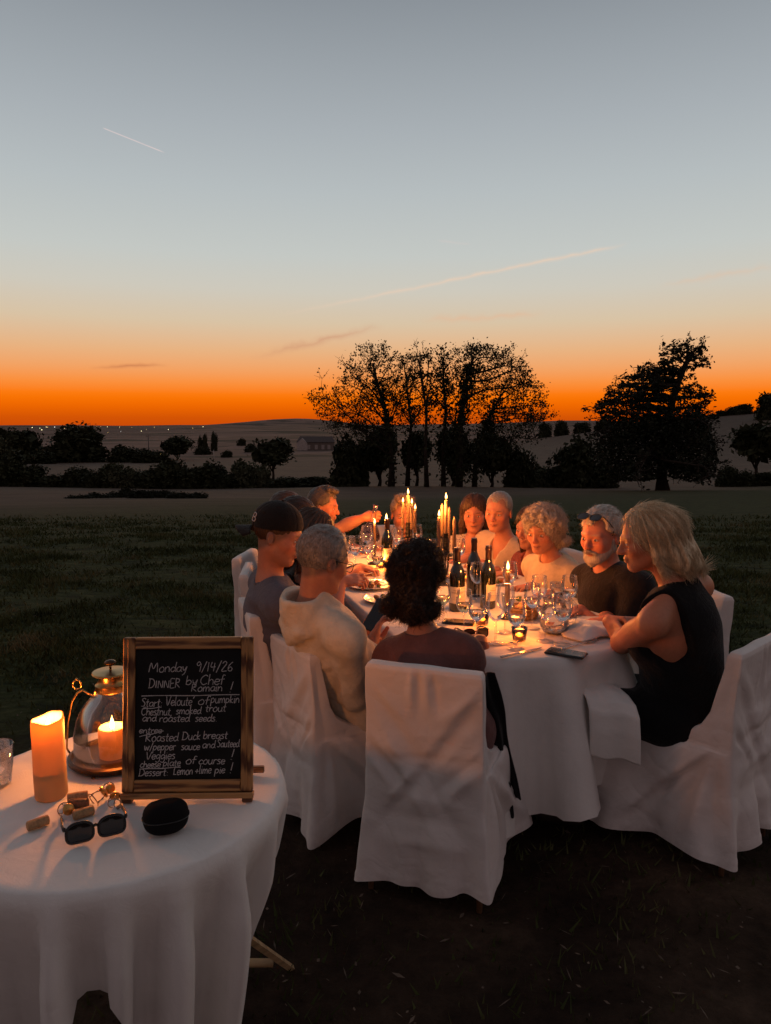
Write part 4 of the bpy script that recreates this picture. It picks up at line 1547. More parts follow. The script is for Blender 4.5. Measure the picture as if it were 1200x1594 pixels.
def taper(base, h, r, label, lit=True, power=1.0, tilt=(0, 0), group='taper candles on the dining table'):
    root = empty('taper_candle', base, 0, label, 'candle', group)
    root.rotation_euler = (tilt[0], tilt[1], 0)
    a = random.random() * 6
    MB().lathe([(r * 0.98, 0), (r, h * 0.1), (r * 0.93, h * 0.6), (r * 0.86, h - 0.006), (r * 0.62, h - 0.001), (0.002, h - (0.004 if lit else -0.012))], 14,
               jit=lambda v, th: v * (1 + 0.03 * np.sin(2 * th + a))[None, :, None] * np.array((1, 1, 0)) + v * np.array((0, 0, 1))).build('wax', WAXT, root)
    MB().tube([(0, 0, h - 0.004), (0.001, 0, h + 0.008)], 0.0011, 5).build('wick', WICK, root)
    if lit:
        add_flame(root, (0.001, 0, h + 0.003), power, 0.95 + 0.25 * random.random(), 0.12 * (random.random() - .5), 0.055)
    return root


IRON = plain('black_iron', (0.02, 0.018, 0.017), 0.45, metal=0.7, var=0.3, scale=60)


def candelabra(base, spots, label, slender=False):
    """black iron stand: round foot, slim stems of unequal height, a cup on each; spots: (dx,dy,h)"""
    root = empty('candelabra', base, 0, label, 'candelabra', 'black iron candelabra on the dining table')
    MB().lathe([(0.075, 0), (0.078, 0.004), (0.070, 0.010), (0.02, 0.018), (0.012, 0.03)], 28).build('foot', IRON, root, auto=40)
    for (dx, dy, h) in spots:
        mb = MB()
        k = 0.3
        mb.tube([(dx * 0.12, dy * 0.12, 0.014), (dx * 0.3, dy * 0.3, h * 0.16), (dx * 0.85, dy * 0.85, h * 0.36), (dx, dy, h * 0.55), (dx, dy, h)], 0.0058, 8)
        mb.build('stem', IRON, root)
        MB().lathe([(0.004, h - 0.028), (0.017, h - 0.026), (0.0185, h - 0.020), (0.0150, h - 0.016), (0.0145, h + 0.012), (0.0165, h + 0.014), (0.0165, h + 0.017), (0.0118, h + 0.017), (0.0115, h)], 16).build('cup', IRON, root, auto=40)
    MB().tube([(math.cos(a) * 0.036, math.sin(a) * 0.036, spots[0][2] * 0.6) for a in np.linspace(0, 6.283, 16, endpoint=False)], 0.004, 6, closed=True).build('ring', IRON, root)
    return root


TOP = TZ + 0.005
cA = onz(693, 908, TOP)
spA = [(0.000, 0.0, 0.262), (-0.040, -0.025, 0.205), (-0.018, 0.05, 0.250), (0.045, -0.02, 0.185), (0.02, 0.045, 0.235)]
candelabra(cA, spA, 'tall black iron candelabra with five candles near the table middle')
lbA = ['tallest lit taper candle on the near candelabra', 'lit taper at the left of the near candelabra', 'unlit taper left of the tallest on the near candelabra', 'unlit pale taper at the right of the near candelabra', 'unlit taper behind the tallest on the near candelabra']
for (sp, h_, lit, lb) in zip(spA, (0.200, 0.165, 0.175, 0.175, 0.17), (1, 1, 0, 0, 0), lbA):
    taper(cA + np.array((sp[0], sp[1], sp[2] + 0.001)), h_, 0.0105, lb, bool(lit), 1.7)
cB = onz(635, 868, TOP)
spB = [(0.0, 0.02, 0.215), (-0.035, 0.01, 0.185), (0.022, -0.02, 0.19), (0.045, 0.01, 0.165)]
candelabra(cB, spB, 'slim black candelabra with lit candles before the man at the far end')
lbB = ['highest lit taper on the far candelabra', 'lit taper at the far left of the far candelabra', 'lit taper in the front middle of the far candelabra', 'lit taper at the right of the far candelabra']
for (sp, h_, lb) in zip(spB[:4], (0.20, 0.175, 0.165, 0.15), lbB):
    taper(cB + np.array((sp[0], sp[1], sp[2] + 0.001)), h_, 0.0105, lb, True, 0.42)


def candlestick(base, h, label):
    r = empty('candlestick', base, 0, label, 'candlestick')
    MB().lathe([(0.042, 0), (0.044, 0.004), (0.036, 0.010), (0.012, 0.018), (0.008, 0.03), (0.008, h - 0.03), (0.013, h - 0.02), (0.015, h - 0.014), (0.013, h - 0.010), (0.013, h), (0.0112, h), (0.011, h - 0.01)], 20).build('stem', IRON, r, auto=50)
    return r


c_ = onz(583, 878, TOP)
candlestick(c_, 0.12, 'black candlestick on the far left of the table')
taper(c_ + np.array((0, 0, 0.111)), 0.14, 0.0105, 'lit taper candle on the left candlestick, before the decanter', True, 1.0)
c_ = onz(601, 872, TOP)
candlestick(c_, 0.13, 'black candlestick left of the far candelabra')
taper(c_ + np.array((0, 0, 0.121)), 0.14, 0.0105, 'lit taper on the candlestick left of the far candelabra', True, 1.0)
c_ = onz(789, 962, TOP)
candlestick(c_, 0.06, 'low dark candlestick among the near wine glasses')
taper(c_ + np.array((0, 0, 0.051)), 0.165, 0.0115, 'single lit taper among the near wine glasses', True, 1.3)

VOT = glass_mat('votive_glass', (1.0, 0.86, 0.62), 0.03, 0.05)
GLASS = glass_mat('clear_glass', (1, 1, 1), 0.05, 0.03, 0.75)
for (px, py, lb) in ((750, 972, 'small glass tea light left of the near wine glasses'), (808, 997, 'small glass tea light in front of the single taper'), (592, 884, 'small glass tea light among the far left glasses'), (728, 905, 'small glass tea light behind the wine bottles')):
    b_ = onz(px, py, TOP)
    r_ = empty('tea_light', b_, 0, lb, 'candle', 'tea lights on the dining table')
    MB().lathe([(0.022, 0.001), (0.026, 0.004), (0.030, 0.03), (0.033, 0.055), (0.0315, 0.055), (0.0285, 0.03), (0.0245, 0.007), (0.0, 0.006)], 24, caps=False).build('cup', VOT, r_)
    MB().lathe([(0.0195, 0.0075), (0.0195, 0.021), (0.017, 0.0205), (0.001, 0.0195)], 18).build('wax', WAX, r_, auto=40)
    add_flame(r_, (0, 0, 0.021), 0.9 if px == 592 else 0.32, 0.62)

# ================================================================== bottles, glasses, plates
BOTTLE = plain('dark_bottle_glass', (0.006, 0.008, 0.005), 0.10, var=0.2, spec=0.6, coat=0.5)
FOIL = plain('foil_capsule', (0.03, 0.012, 0.012), 0.35, metal=0.4)
LABEL = plain('paper_label', (0.62, 0.55, 0.44), 0.8, var=0.06, scale=40)
INK = plain('label_ink', (0.06, 0.05, 0.05), 0.8)
_bt = [MB().lathe([(0.030, 0.0), (0.036, 0.003), (0.0375, 0.012), (0.0378, 0.150), (0.0365, 0.172), (0.030, 0.196), (0.020, 0.216), (0.0150, 0.235), (0.0142, 0.275), (0.0158, 0.277), (0.0158, 0.288), (0.0142, 0.290), (0.0140, 0.298)], 28).mesh('glass_body'),
       MB().lathe([(0.0147, 0.222), (0.0150, 0.236), (0.0148, 0.2745), (0.0163, 0.2765), (0.0163, 0.2885), (0.0148, 0.2905), (0.0145, 0.2992), (0.002, 0.2994)], 24, caps=False).mesh('foil')]
_bt[0].materials.append(BOTTLE)
_bt[1].materials.append(FOIL)
for m_ in _bt:
    sharp_by_angle(m_, 45)


def bottle(px, py, label, turn=0.0, lab=True, z=TOP):
    b = onz(px, py, z)
    r = empty('wine_bottle', b, turn, label, 'bottle', 'wine bottles on the dining table')
    obj('glass_body', _bt[0], None, r)
    obj('foil', _bt[1], None, r)
    if lab:
        th = np.linspace(-1.25, 1.25, 20) - math.pi / 2
        v = np.concatenate([np.stack([np.cos(th) * 0.0383, np.sin(th) * 0.0383, np.full(20, z_)], -1) for z_ in (0.040, 0.118)])
        j = np.arange(19)
        lo = obj('label', mesh_np('label', v, np.stack([j, j + 1, j + 21, j + 20], -1)), LABEL, r)
        ib = MB()
        for (z_, w_, h_) in ((0.100, 0.5, 0.004), (0.088, 0.8, 0.006), (0.066, 0.35, 0.002), (0.058, 0.6, 0.002)):
            t2 = np.linspace(-w_, w_, 12) - math.pi / 2
            v2 = np.concatenate([np.stack([np.cos(t2) * 0.0386, np.sin(t2) * 0.0386, np.full(12, q)], -1) for q in (z_, z_ + h_)])
            j2 = np.arange(11)
            ib.add(v2, np.stack([j2, j2 + 1, j2 + 13, j2 + 12], -1))
        ib.build('print', plain('label_print', (0.42, 0.36, 0.28), 0.8), lo)
    return r


bottle(711, 950, 'dark wine bottle with a cream label facing the camera', -0.05)
bottle(737, 928, 'tallest looking wine bottle behind the other two, no label seen', 2.6)
bottle(759, 946, 'dark wine bottle nearest the single taper candle', 0.9)
bottle(603, 882, 'wine bottle with pale label among the far left glasses', 0.3)



def liquid(name, c, ior=1.33):
    m, t, b, o = new_mat(name)
    b.inputs['Base Color'].default_value = tuple(c) + (1,)
    b.inputs['Roughness'].default_value = 0.0
    b.inputs['IOR'].default_value = ior
    b.inputs['Transmission Weight'].default_value = 1.0
    return m


WATER = liquid('water', (0.98, 0.99, 1.0))
WHITEWINE = liquid('white_wine', (1.0, 0.88, 0.55))
_bowl = MB().lathe([(0.0045, 0.088), (0.012, 0.091), (0.026, 0.104), (0.035, 0.124), (0.0375, 0.142), (0.0355, 0.165), (0.0312, 0.1925)], 28, caps=False).mesh('bowl')
_stem = MB().lathe([(0.034, 0.0005), (0.034, 0.0018), (0.020, 0.0032), (0.006, 0.007), (0.0036, 0.014), (0.0032, 0.05), (0.0036, 0.082), (0.0050, 0.0885)], 20, caps=False).mesh('stem')
_wat = MB().lathe([(0.001, 0.0935), (0.010, 0.0945), (0.0245, 0.1065), (0.0332, 0.1255), (0.0340, 0.130), (0.0330, 0.1315), (0.001, 0.1313)], 24, caps=False).mesh('water')
_rim = MB().tube([(math.cos(a) * 0.0310, math.sin(a) * 0.0310, 0.1925) for a in np.linspace(0, 6.283, 28, endpoint=False)], 0.0012, 5, closed=True).mesh('rim')
for m_ in (_bowl, _stem, _rim):
    m_.materials.append(GLASS)
_wat.materials.append(WATER)
_wat2 = _wat.copy()
_wat2.materials.clear()
_wat2.materials.append(WHITEWINE)


def wineglass(px, py, label, fill=1, sc=1.0):
    b = onz(px, py, TOP)
    r = empty('wine_glass', b, random.random() * 6, label, 'glass', 'stemmed glasses on the dining table')
    r.scale = (sc, sc, sc)
    bo = obj('bowl', _bowl, None, r)
    obj('rim', _rim, None, bo)
    obj('stem', _stem, None, r)
    if fill:
        obj('water' if fill == 1 else 'wine', _wat if fill == 1 else _wat2, None, r)
    return r


for (px, py, lb, fl, sc) in (
        (742, 1000, 'water glass right of the folded sunglasses', 1, 0.98), (771, 1002, 'empty wine glass in front of the single taper', 0, 1.05), (803, 1010, 'water glass nearest the table edge by the knife', 1, 1.0),
        (828, 978, 'wine glass with water left of the glass jug', 1, 1.0), (848, 998, 'wine glass left of the jug handle, in front of the jug', 0, 1.0), (874, 1003, 'wine glass in front of the jug handle', 1, 1.05),
        (742, 936, 'empty wine glass in front of the tallest looking bottle', 0, 1.0), (757, 930, 'empty wine glass between the right two bottles', 0, 0.9), (689, 972, 'small wine glass beside the curly dark hair', 2, 0.95),
        (544, 884, 'leftmost far wine glass by the seated row', 1, 1.0), (553, 890, 'second wine glass from the far left', 1, 1.1), (573, 886, 'wine glass with water under the decanter', 1, 1.1), (571, 868, 'empty far wine glass behind the watered one', 0, 1.1),
        (588, 903, 'far wine glass before the left candlestick', 2, 1.0), (618, 872, 'water glass left of the far candelabra', 1, 1.1), (648, 866, 'water glass right of the far candelabra', 1, 1.1), (676, 890, 'wine glass left of the near candelabra', 1, 1.0),
        (786, 985, 'empty wine glass left of the nearest water glass', 0, 1.05), (838, 962, 'empty wine glass left behind the jug', 0, 1.0), (885, 962, 'water glass right behind the jug handle', 1, 1.0), (722, 985, 'wine glass left of the folded sunglasses', 2, 0.95),
        (793, 935, 'wine glass behind the single taper', 1, 1.0), (700, 935, 'wine glass left of the labelled bottle', 1, 1.0), (620, 893, 'wine glass behind the dark curly hair', 1, 1.05),
        (607, 862, 'empty glass in front of the man at the far end', 0, 1.0), (715, 888, 'water glass behind the near candelabra', 1, 1.0)):
    wineglass(px, py, lb, fl, sc)

# jug with a handle, tumblers
b_ = onz(862, 985, TOP)
r_ = empty('glass_jug', b_, 0, 'round glass water jug with a looped handle, right of the glasses', 'jug')
MB().lathe([(0.036, 0.001), (0.044, 0.004), (0.058, 0.03), (0.062, 0.06), (0.056, 0.095), (0.045, 0.122), (0.046, 0.14), (0.050, 0.152), (0.0485, 0.152), (0.0435, 0.139), (0.0425, 0.122), (0.0535, 0.095), (0.0595, 0.06), (0.0555, 0.031), (0.042, 0.008), (0.0, 0.007)], 32, caps=False).build('body', GLASS, r_)
MB().tube([(0.050, 0, 0.128), (0.075, 0, 0.136), (0.092, 0, 0.115), (0.093, 0, 0.075), (0.080, 0, 0.045), (0.060, 0, 0.036)], [0.006, 0.0065, 0.0065, 0.0062, 0.006, 0.006], 10).build('handle', GLASS, r_)
MB().lathe([(0.001, 0.008), (0.041, 0.009), (0.0545, 0.032), (0.0585, 0.06), (0.0575, 0.070), (0.001, 0.0702)], 28, caps=False).build('water', WATER, r_)


def tumbler(b, label, h=0.09, r0=0.028, r1=0.037, name='tumbler', wine=None):
    r = empty(name, b, 0, label, 'glass')
    MB().lathe([(r0 * 0.9, 0.0008), (r0, 0.003), ((r0 + r1) / 2 * 1.05, h * 0.5), (r1, h), (r1 - 0.0015, h), ((r0 + r1) / 2 * 1.05 - 0.002, h * 0.5), (r0 - 0.002, 0.009), (0.0, 0.008)], 28, caps=False).build('cup', GLASS, r)
    if wine is not None:
        MB().lathe([(0.001, 0.009), (r0 - 0.003, 0.0095), ((r0 + r1) / 2 * 1.05 - 0.003, h * 0.42), (0.001, h * 0.421)], 24, caps=False).build('drink', wine, r)
    return r


tumbler(onz(866, 938, TOP), 'stemless glass of rose wine before the bearded man', 0.10, 0.03, 0.034, wine=glass_mat('rose_wine', (1.0, 0.55, 0.42), 0.01, 0.03))
tumbler(onz(-4, 1222, SZ + 0.005), 'clear tumbler cut by the left edge on the small table', 0.10, 0.030, 0.040)

CHINA = plain('white_china', (0.76, 0.74, 0.72), 0.18, var=0.04, spec=0.5, coat=0.3)
FOOD = [plain('food_brown', (0.20, 0.085, 0.035), 0.5, var=0.6, scale=60), plain('food_orange', (0.45, 0.16, 0.04), 0.5, var=0.5, scale=60), plain('food_green', (0.10, 0.14, 0.04), 0.5, var=0.5, scale=60), plain('food_cream', (0.6, 0.45, 0.28), 0.5, var=0.4, scale=60)]
_plate = MB().lathe([(0.070, 0.001), (0.078, 0.002), (0.095, 0.010), (0.128, 0.017), (0.130, 0.0195), (0.126, 0.0195), (0.094, 0.0125), (0.074, 0.006), (0.0, 0.006)], 40, caps=False).mesh('dish')
_plate.materials.append(CHINA)


def plate(px, py, label, food=True, sc=1.0):
    b = onz(px, py, TOP)
    r = empty('dinner_plate', b, random.random() * 6, label, 'plate', 'dinner plates on the dining table')
    r.scale = (sc,) * 3
    obj('dish', _plate, None, r)
    if food:
        g = random.Random(int(px))
        for q in range(14):
            a, d = g.random() * 6.28, 0.062 * g.random() ** 0.6
            z = 0.009 + 0.012 * g.random()
            MB().ball((math.cos(a) * d, math.sin(a) * d, 0.008 + z * 0.5 + 0.006 * g.random()), (z * 1.3, z, z * 0.7), 9, 6, Euler((g.random(), g.random(), g.random() * 6)).to_matrix()).build(('meat', 'carrot', 'greens', 'potato')[q % 4], FOOD[q % 4], r)
    return r


plate(577, 914, 'plate of half eaten food before the man in the cap')
plate(604, 936, 'white plate with food beside the dark curly hair', True, 0.95)
plate(555, 893, 'white plate with food further up the left side', True, 0.9)
plate(770, 908, 'small white plate before the woman with curly grey hair', True, 0.7)
plate(690, 868, 'white plate at the far right of the table', True, 0.9)
plate(822, 940, 'white plate half hidden behind the near glasses', True, 0.85)

# bread basket between the glasses and the tall woman with curly hair
WICKER = plain('wicker', (0.22, 0.12, 0.05), 0.7, var=0.5, scale=90)
b_ = onz(815, 962, TOP)
r_ = empty('bread_basket', b_, 0, 'small round wicker basket of bread behind the near glasses', 'basket')
mb = MB()
for k in range(7):
    rr_ = 0.055 + 0.0035 * k
    mb.tube([(math.cos(a) * rr_ * (1 + .02 * math.sin(9 * a + k * 3.14)), math.sin(a) * rr_ * (1 + .02 * math.sin(9 * a + k * 3.14)), 0.006 + 0.0075 * k) for a in np.linspace(0, 6.283, 40, endpoint=False)], 0.0042, 6, closed=True)
mb.lathe([(0.055, 0.002), (0.055, 0.006)], 28)
mb.build('basket', WICKER, r_)
BREAD = plain('bread_crust', (0.42, 0.22, 0.08), 0.7, var=0.4, scale=50, bmp=0.3)
for q in range(4):
    MB().ball((0.024 * math.cos(q * 1.6), 0.024 * math.sin(q * 1.6), 0.046 + 0.008 * (q % 2)), (0.032, 0.018, 0.016), 12, 8, Euler((0.2 * q, 0.3, q * 1.1)).to_matrix()).build('bread', BREAD, r_)

# sunglasses, phones, knife, napkins
BLACKP = plain('black_plastic', (0.008, 0.008, 0.008), 0.25, spec=0.5)
LENS = plain('dark_lens', (0.012, 0.008, 0.008), 0.08, spec=0.6, coat=0.4)
CASE = plain('case_fabric', (0.006, 0.005, 0.006), 0.85, bmp=0.2, spec=0.15)


def sunglasses(loc, rz, label, sc=1.0, tilt=0.0, name='sunglasses'):
    """folded-open sunglasses lying on a table; local x across, y to the temples"""
    r = empty(name, loc, rz, label, 'sunglasses')
    r.scale = (sc,) * 3
    r.rotation_euler = (tilt, 0, rz)
    for s in (-1, 1):
        cx = s * 0.034
        ring = [(cx + 0.0285 * math.copysign(abs(math.cos(a)) ** 0.75, math.cos(a)), -0.004 * abs(math.cos(a)) + abs(cx) * 0.02, 0.024 + 0.0215 * math.copysign(abs(math.sin(a)) ** 0.8, math.sin(a)) - (0.003 if math.sin(a) < 0 else 0) * abs(math.cos(a))) for a in np.linspace(0, 6.283, 30, endpoint=False)]
        fo = MB().tube(ring, 0.0034, 6, closed=True).build('rim', BLACKP, r)
        v = np.array(ring + [(cx, 0, 0.024)])
        v[:, 1] -= 0.0005
        lens = mesh_np('lens', np.vstack([v, v + np.array((0, 0.0016, 0))]), np.vstack([np.array([(30, q, (q + 1) % 30) for q in range(30)]), np.array([(61, 31 + (q + 1) % 30, 31 + q) for q in range(30)])]))
        obj('lens', lens, LENS, fo)
        MB().tube([(s * 0.063, 0.0, 0.036), (s * 0.067, 0.004, 0.036), (s * 0.068, 0.03, 0.035), (s * 0.066, 0.09, 0.030), (s * 0.062, 0.125, 0.014), (s * 0.061, 0.138, 0.004)], [0.0045, 0.005, 0.005, 0.004, 0.0042, 0.0035], 6, flat=(0.6, 1.2)).build('temple', BLACKP, r)
    MB().tube([(-0.0065, 0, 0.030), (0, -0.002, 0.034), (0.0065, 0, 0.030)], 0.0036, 6).build('bridge', BLACKP, r)
    return r


sunglasses(onz(740, 993, TOP), 0.25, 'dark round sunglasses lying left of the near wine glasses', 0.85)


def phone(px, py, rz, label, w=0.074, l=0.15, screen=False):
    b = onz(px, py, TOP)
    r = empty('phone', b, rz, label, 'phone')
    MB().box((0, 0, 0.0055), (w, l, 0.010), bev=0.004).build('case', BLACKP, r, auto=50)
    MB().box((0, 0, 0.0108), (w - 0.008, l - 0.008, 0.0012), bev=0.0004).build('back', plain('phone_back', (0.06, 0.055, 0.05), 0.25), r, smooth=False)
    MB().box((-w * 0.16, l * 0.30, 0.0125), (w * 0.5, l * 0.24, 0.003), bev=0.001).build('camera_bump', BLACKP, r, smooth=False)
    for (x, y) in ((-w * 0.27, l * 0.35), (-w * 0.05, l * 0.35), (-w * 0.16, l * 0.26)):
        MB().lathe([(0.0062, 0.0138), (0.0062, 0.0155), (0.0048, 0.0156), (0.0, 0.0153)], 16, c=(x, y, 0)).build('camera_lens', LENS, r)
    return r


phone(881, 1019, 1.02, 'phone face down at the table edge by the blonde woman')
phone(714, 970, 1.35, 'phone lying right of the dark curly hair', 0.07, 0.14)
STEEL = plain('steel', (0.55, 0.52, 0.5), 0.22, metal=1.0, var=0.1)
IVORY = plain('ivory_handle', (0.72, 0.66, 0.58), 0.35)


def knife(px, py, rz, label):
    r = empty('table_knife', onz(px, py, TOP), rz, label, 'knife')
    MB().tube([(0, -0.11, 0.006), (0, -0.10, 0.0068), (0, -0.05, 0.006), (0, -0.012, 0.005)], [0.006, 0.0078, 0.0068, 0.0055], 8, flat=(1, 0.7)).build('handle', IVORY, r)
    v = [(-0.006, -0.012, 0.004), (0.006, -0.012, 0.004), (0.008, 0.06, 0.003), (0.005, 0.10, 0.003), (-0.001, 0.115, 0.003), (-0.006, 0.06, 0.003)]
    v = np.array(v + [(a, b, c + 0.0016) for a, b, c in v])
    MB().add(v, [(0, 1, 7, 6), (1, 2, 8, 7), (2, 3, 9, 8), (3, 4, 10, 9), (4, 5, 11, 10), (5, 0, 6, 11), (0, 5, 2, 1), (2, 5, 4, 3), (6, 7, 8, 11), (8, 9, 10, 11)]).build('blade', STEEL, r, smooth=False)
    return r


def fork(px, py, rz, label):
    r = empty('table_fork', onz(px, py, TOP), rz, label, 'fork')
    MB().tube([(0, -0.11, 0.003), (0, -0.06, 0.004), (0, 0.02, 0.008), (0, 0.045, 0.006)], [0.0062, 0.005, 0.003, 0.007], 8, flat=(1, 0.4)).build('handle', STEEL, r)
    for x in (-0.0075, -0.0025, 0.0025, 0.0075):
        MB().tube([(x, 0.042, 0.006), (x, 0.07, 0.004), (x, 0.092, 0.008)], 0.0013, 5).build('tine', STEEL, r)
    return r


knife(812, 1017, -0.95, 'knife with a pale handle at the near table edge')
knife(560, 897, -1.2, 'knife lying by the far left glasses')
fork(905, 1004, -1.0, 'fork lying left of the crumpled napkin by the blonde woman')
fork(775, 1004, -1.3, 'fork lying beside the folded sunglasses')


def napkin(loc, rz, label, size=(0.26, 0.2), seed=0, height=0.05):
    """crumpled cloth napkin"""
    g = np.random.default_rng(seed)
    n, m = 34, 28
    u, w = np.meshgrid(np.linspace(-1, 1, n), np.linspace(-1, 1, m), indexing='ij')
    x = u * size[0] / 2
    y = w * size[1] / 2
    z = np.zeros_like(x)
    for k in range(7):
        a = g.random() * 3.14
        f = 4 + 7 * g.random()
        z += np.abs(np.sin((x * math.cos(a) + y * math.sin(a)) * f * 5 + g.random() * 6)) / 7
    z = height * z * (1.1 - 0.6 * u ** 2 * 1) * (1 - 0.75 * np.maximum(np.abs(u), np.abs(w)) ** 3)
    x = x + 0.012 * np.sin(w * 4 + g.random() * 6)
    y = y + 0.012 * np.sin(u * 4 + g.random() * 6)
    v = np.stack([x, y, z + 0.003], -1).reshape(-1, 3)
    i, j = np.meshgrid(np.arange(n - 1), np.arange(m - 1), indexing='ij')
    q = (i * m + j).ravel()
    f = np.stack([q, q + m, q + m + 1, q + 1], -1)
    o = obj('napkin', mesh_np('napkin', v, f), LINEN)
    o.location = tuple(loc)
    o.rotation_euler = (0, 0, rz)
    sm = o.modifiers.new('thick', 'SOLIDIFY')
    sm.thickness = 0.002
    tag(o, label, 'napkin')
    return o


napkin(onz(915, 985, TOP), 0.4, 'crumpled white napkin by the hands of the blonde woman', (0.26, 0.22), 3, 0.06)
napkin(onz(845, 925, TOP), 0.9, 'folded white napkin before the bearded man', (0.2, 0.16), 5, 0.03)
napkin(onz(640, 905, TOP), 0.2, 'white napkin behind the dark curly hair', (0.22, 0.2), 6, 0.05)

# ================================================================== on the small table
S0 = SZ + 0.0052
# pillar candle with a hollowed top
b_ = onz(80, 1238, S0)
r_ = empty('pillar_candle', b_, 0.3, 'thick ivory pillar candle glowing orange at its top', 'candle')
H_ = 0.188
rp = 0.036
prof = [(rp * .97, 0), (rp, 0.004), (rp, 0.05), (rp * 0.99, 0.12), (rp * 1.0, H_ - 0.01), (rp * 0.985, H_ - 0.002), (rp * 0.93, H_ + 0.001), (rp * 0.86, H_ - 0.002), (rp * 0.80, H_ - 0.012), (rp * 0.76, H_ - 0.03), (rp * 0.66, H_ - 0.040), (rp * 0.3, H_ - 0.043), (0.001, H_ - 0.043)]
MB().lathe(prof, 40, jit=lambda v, th: v + (np.clip((v[..., 2] - 0.15) / 0.04, 0, 1) * (0.004 * np.sin(th + 1) + 0.003 * np.sin(2 * th + 0.4) + 0.0012 * np.sin(5 * th)))[..., None] * np.array((0, 0, 1)) + 0.0005 * np.sin(v[..., 2] * 90 + 3 * th)[..., None] * np.stack([np.cos(th), np.sin(th), 0 * th], -1)).build('wax', WAX, r_)
MB().lathe([(rp * 0.97, H_ - 0.130), (rp * 0.97, H_ - 0.125)], 32).build('glow_stop', plain('glow_stop_wax', (0.8, 0.66, 0.48), 0.6), r_)  # unseen disc added inside to keep the flame's glow out of the lower candle
MB().tube([(0, 0, H_ - 0.044), (0.001, 0, H_ - 0.028)], 0.0013, 5).build('wick', WICK, r_)
add_flame(r_, (0.001, 0, H_ - 0.033), 1.5, 1.0)

# lantern: bell of glass on a metal tray, brass collar, knob, wire handle
BRASS = plain('brass', (0.42, 0.25, 0.09), 0.3, metal=1.0, var=0.3, scale=40)
DARKM = plain('dark_bronze', (0.06, 0.035, 0.02), 0.35, metal=0.8, var=0.3)
b_ = onz(178, 1182, S0)
lan = empty('glass_lantern', b_, 0, 'bell shaped glass lantern with brass top behind the chalkboard', 'lantern')
MB().lathe([(0.090, 0.0), (0.104, 0.003), (0.112, 0.012), (0.112, 0.020), (0.104, 0.022), (0.098, 0.014), (0.0, 0.013)], 44, caps=False).build('tray', DARKM, lan, auto=50)
MB().lathe([(0.094, 0.020), (0.097, 0.035), (0.096, 0.075), (0.088, 0.115), (0.072, 0.148), (0.050, 0.172), (0.036, 0.182), (0.033, 0.190), (0.0315, 0.190), (0.034, 0.181), (0.048, 0.171), (0.070, 0.147), (0.0862, 0.1145), (0.0943, 0.075), (0.0953, 0.035), (0.0925, 0.021)], 44, caps=False).build('globe', GLASS, lan)
MB().lathe([(0.036, 0.186), (0.039, 0.190), (0.039, 0.203), (0.034, 0.207), (0.030, 0.214), (0.030, 0.226), (0.044, 0.230), (0.046, 0.233), (0.044, 0.236), (0.0, 0.240)], 32, caps=False).build('collar', BRASS, lan, auto=40)
kb = MB().tube([(0, 0, 0.238), (0, 0, 0.252)], 0.003, 6)
kb.ball((0, 0, 0.258), (0.015, 0.015, 0.008), 14, 8)
kb.build('knob', DARKM, lan)
MB().tube([(-0.113, 0.0, 0.014), (-0.122, 0, 0.03), (-0.116, 0, 0.10), (-0.103, 0, 0.155), (-0.088, 0, 0.178), (-0.074, 0, 0.186), (-0.06, 0, 0.176), (-0.046, 0, 0.172), (-0.038, 0, 0.19)], 0.0026, 8).build('handle', BRASS, lan)
hk = MB().tube([(-0.088 + 0.011 * math.cos(a), 0, 0.200 + 0.012 * math.sin(a)) for a in np.linspace(0, 6.283, 16, endpoint=False)], 0.002, 6, closed=True)
hk.ball((-0.088, 0, 0.214), 0.004, 8, 6)
hk.build('hook', BRASS, lan)
ci = empty('pillar_candle', b_ + np.array((0.0, -0.005, 0.0138)), 0, 'short lit candle inside the glass lantern', 'candle')
MB().lathe([(0.034, 0), (0.035, 0.004), (0.035, 0.074), (0.032, 0.078), (0.029, 0.075), (0.026, 0.062), (0.01, 0.058), (0.001, 0.058)], 32, caps=False).build('wax', WAX, ci)
MB().tube([(0, 0, 0.057), (0, 0, 0.070)], 0.0013, 5).build('wick', WICK, ci)
add_flame(ci, (0, 0, 0.067), 1.7, 1.1)

# chalkboard -------------------------------------------------------
bl, br = onz(203, 1249, S0), onz(381, 1247, S0)
bc = (bl + br) / 2
WB = 0.298
HB = 0.352
ZL = 0.024
cb = empty('chalkboard_sign', (bc[0], bc[1], S0), math.atan2(br[1] - bl[1], br[0] - bl[0]) + 0.0, 'wood framed chalkboard with a handwritten dinner menu', 'menu board')
TILT = R(9)


def bp(x, y, z):
    """board space: x right, y away, z up along the leaning board"""
    return np.array((x, y * math.cos(TILT) + z * math.sin(TILT), z * math.cos(TILT) - y * math.sin(TILT)))


RB = Euler((-TILT, 0, 0)).to_matrix()


def wood_mat(name, a, b, axis):
    m, t, p, o = new_mat(name)
    sc = (3, 3, 3)
    sc = (1.2, 9, 9) if axis == 0 else (9, 9, 1.2)
    P = coords(t, 'Object', sc)
    wv = N(t, 'ShaderNodeTexWave', wave_type='RINGS')
    wv.inputs['Scale'].default_value = 4.2
    wv.inputs['Distortion'].default_value = 5.0
    wv.inputs['Detail'].default_value = 3
    wv.inputs['Detail Scale'].default_value = 1.2
    lk(t, P, wv.inputs['Vector'])
    lk(t, ramp(t, wv.outputs['Fac'], [(0.1, a + (1,)), (0.75, b + (1,))]), p.inputs['Base Color'])
    p.inputs['Roughness'].default_value = 0.5
    bump(t, p, wv.outputs['Fac'], 0.15, 0.002)
    return m


